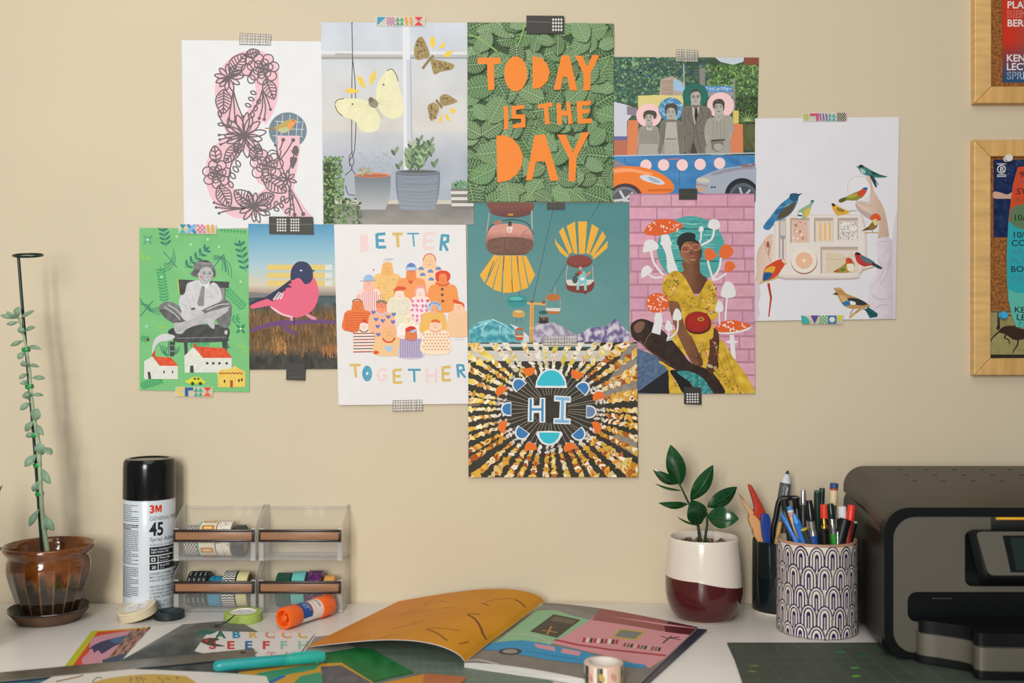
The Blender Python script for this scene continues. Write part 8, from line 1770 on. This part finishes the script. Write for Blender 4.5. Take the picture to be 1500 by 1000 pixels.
    def rtrap(g, yo, r, dz=0):
        Q = trap(g, yo); out = []
        for i in range(4):
            p, a, b = Vector(Q[i]), Vector(Q[i-1]), Vector(Q[(i+1) % 4]); u = p+(a-p).normalized()*r; v = p+(b-p).normalized()*r
            for k in range(5): t = k/4; out.append(tuple((1-t)**2*u+2*t*(1-t)*p+t*t*v+Vector((0, 0, dz))))
        return out
    loft([rtrap(-.002, .012, .008, -.004), rtrap(-.006, -.004, .009, -.0055), rtrap(-.003, -.0095, .008, -.003), rtrap(0, -.0118, .007)], 'control_panel', MB)
    loft([rtrap(.0004, -.0112, .007), rtrap(.0006, -.0128, .007)], 'control_face', MS)
    sc = lambda x, z, e: (x, -.0130-.006*(fz(775)-z)/(fz(775)-fz(838))-e, z)
    SP = [(fx(1461), fz(781)), (-fx(1461), fz(781)), (-fx(1470), fz(833)), (fx(1470), fz(833))]; SP2 = [(fx(1471), fz(784)), (fx(1640), fz(784)), (fx(1636), fz(830)), (fx(1478), fz(830))]
    loft([[sc(x, z, -.0012) for x, z in SP], [sc(x, z, .0004) for x, z in SP]], 'screen_bezel', MB); loft([[sc(x, z, 0) for x, z in SP2], [sc(x, z, .0008) for x, z in SP2]], 'screen', mat('screen_glass', '#1d2c28', .1))
    # output tray: silver curved front over a black base
    PL = crom([(fx(1342)-.0, .0), (fx(1342), -.012), (fx(1365), -.024), (fx(1395), -.045), (.5235-o.x, -.068), (.54-o.x, -.0745), (.6-o.x, -.077)], 6, False); PL = [p for p in PL]; PLm = [(-x, y) for x, y in PL[::-1]]
    def slab2(name, P, z0, z1, m, bev=0):
        bm = nb(); slab(bm, P, z0, z1); obj(name, bm, m, root, angle=30)
    full = PL+PLm; zs = .0355; slab2('tray_front', full, .0095, zs, MS)
    inner = [(x*.985, y*.94+.002) for x, y in full]; slab2('tray_floor', inner, zs-.001, zs+.0145, MB); outer = [(x*1.012, y*1.03-.001 if y < -.001 else y) for x, y in full]; slab2('tray_base', outer, .0022, .0100, MB)
    for sx in (-1, 1):
        for y in (.02, .19):
            bm = nb(); lathe(bm, [(0, 0), (.008, 0), (.009, .001), (.009, .0038), (0, .0038)], 20, c=(sx*(.185), y, -.0002 if y < .07 else -.0022)); obj('foot', bm, MI, root)
    # slots on the lid
    me = None
    for r_, (py, x0) in enumerate(((84, 285), (112, 318), (141, 352), (172, 390), (208, 428))):
        for i in range(9):
            px = 1220+(x0+i*(120+r_*3))*.34; pyy = 660+py*.34; t = (pyy-743)/(681-743); d = lerp(1.276, 1.478, min(1, max(0, t*1.02))) 
            yy = d-1.27; zz = (lerp(zt+.0035, lerp(zt, ztb, .62), (yy-.03)/.09) if yy < .12 else lerp(lerp(zt, ztb, .62), ztb, (yy-.12)/(yb-.012-.12))); p = Vector(((px-750)*d/FPX-o.x, yy, zz))
            if p.x > .19: continue
            if me is None:
                bm = nb(); box(bm, (0, 0, 0), (.0062, .0011, .0008), .0003); s_ = obj('vent_slot', bm, MI, root); me = s_.data
            else: s_ = bpy.data.objects.new('vent_slot', me); COL.objects.link(s_); s_.parent = root
            s_.location = p
printer()
# dark leafy plant mostly beyond the left edge of the photograph
def edgeplant():
    root = empty('potted_plant', Vector((-.683, -.28, DESK)), 'dark blurred plant just entering at the left edge beside the brown pot', 'potted plant')
    bm = nb(); lathe(bm, [(0, 0), (.036, 0), (.040, .004), (.046, .07), (.048, .09), (.045, .09), (.043, .07), (0, .07)], 40); obj('pot', bm, mat('dark_pot', '#2b2f2c', .4), root)
    ML = mat('dark_leaf', '#1d3a24', .5, var=.3)
    r = random.Random(11)
    for i in range(34):
        a = r.uniform(0, 2*PI); h = r.uniform(.03, .15); A = Vector((.02*cos(a), .02*sin(a), .075+h*.3)); B = Vector((r.uniform(.03, .068)*cos(a), r.uniform(.03, .06)*sin(a), .06+h))
        obj('leaf', leaf_mesh(A, B, .016, .001, .004, r.uniform(-50, 50), n=7, k=8), ML, root)
edgeplant()
art_ampersand(); art_butterfly(); art_today(); art_family(); art_tray(); art_green(); art_pinkbird(); art_better(); art_gondola(); art_hi(); art_woman(); all_tapes(); boards()
# repeats carry a shared group name
for o in list(COL.objects):
    if o.parent or not o.get('category') or o.get('group'): continue
    b = o.name.split('.')[0]; g = {'art_print': 'art prints taped to the wall', 'washi_tape_strip': 'tape strips holding the prints', 'tape_roll': 'decorative tape rolls', 'tape_dispenser': 'stacked clear tape dispensers', 'cork_board': 'cork boards on the wall', 'push_pin': 'push pins on the lower board', 'pen_cup': 'cups of pens', 'cutting_mat': 'cutting mats', 'paper_sheet': 'loose prints and papers on the desk', 'postcard': 'postcards on the lower board'}.get(b)
    if b in ('pen', 'marker', 'pencil'): g = 'pens, pencils and markers in the patterned cup'
    if g: o['group'] = g
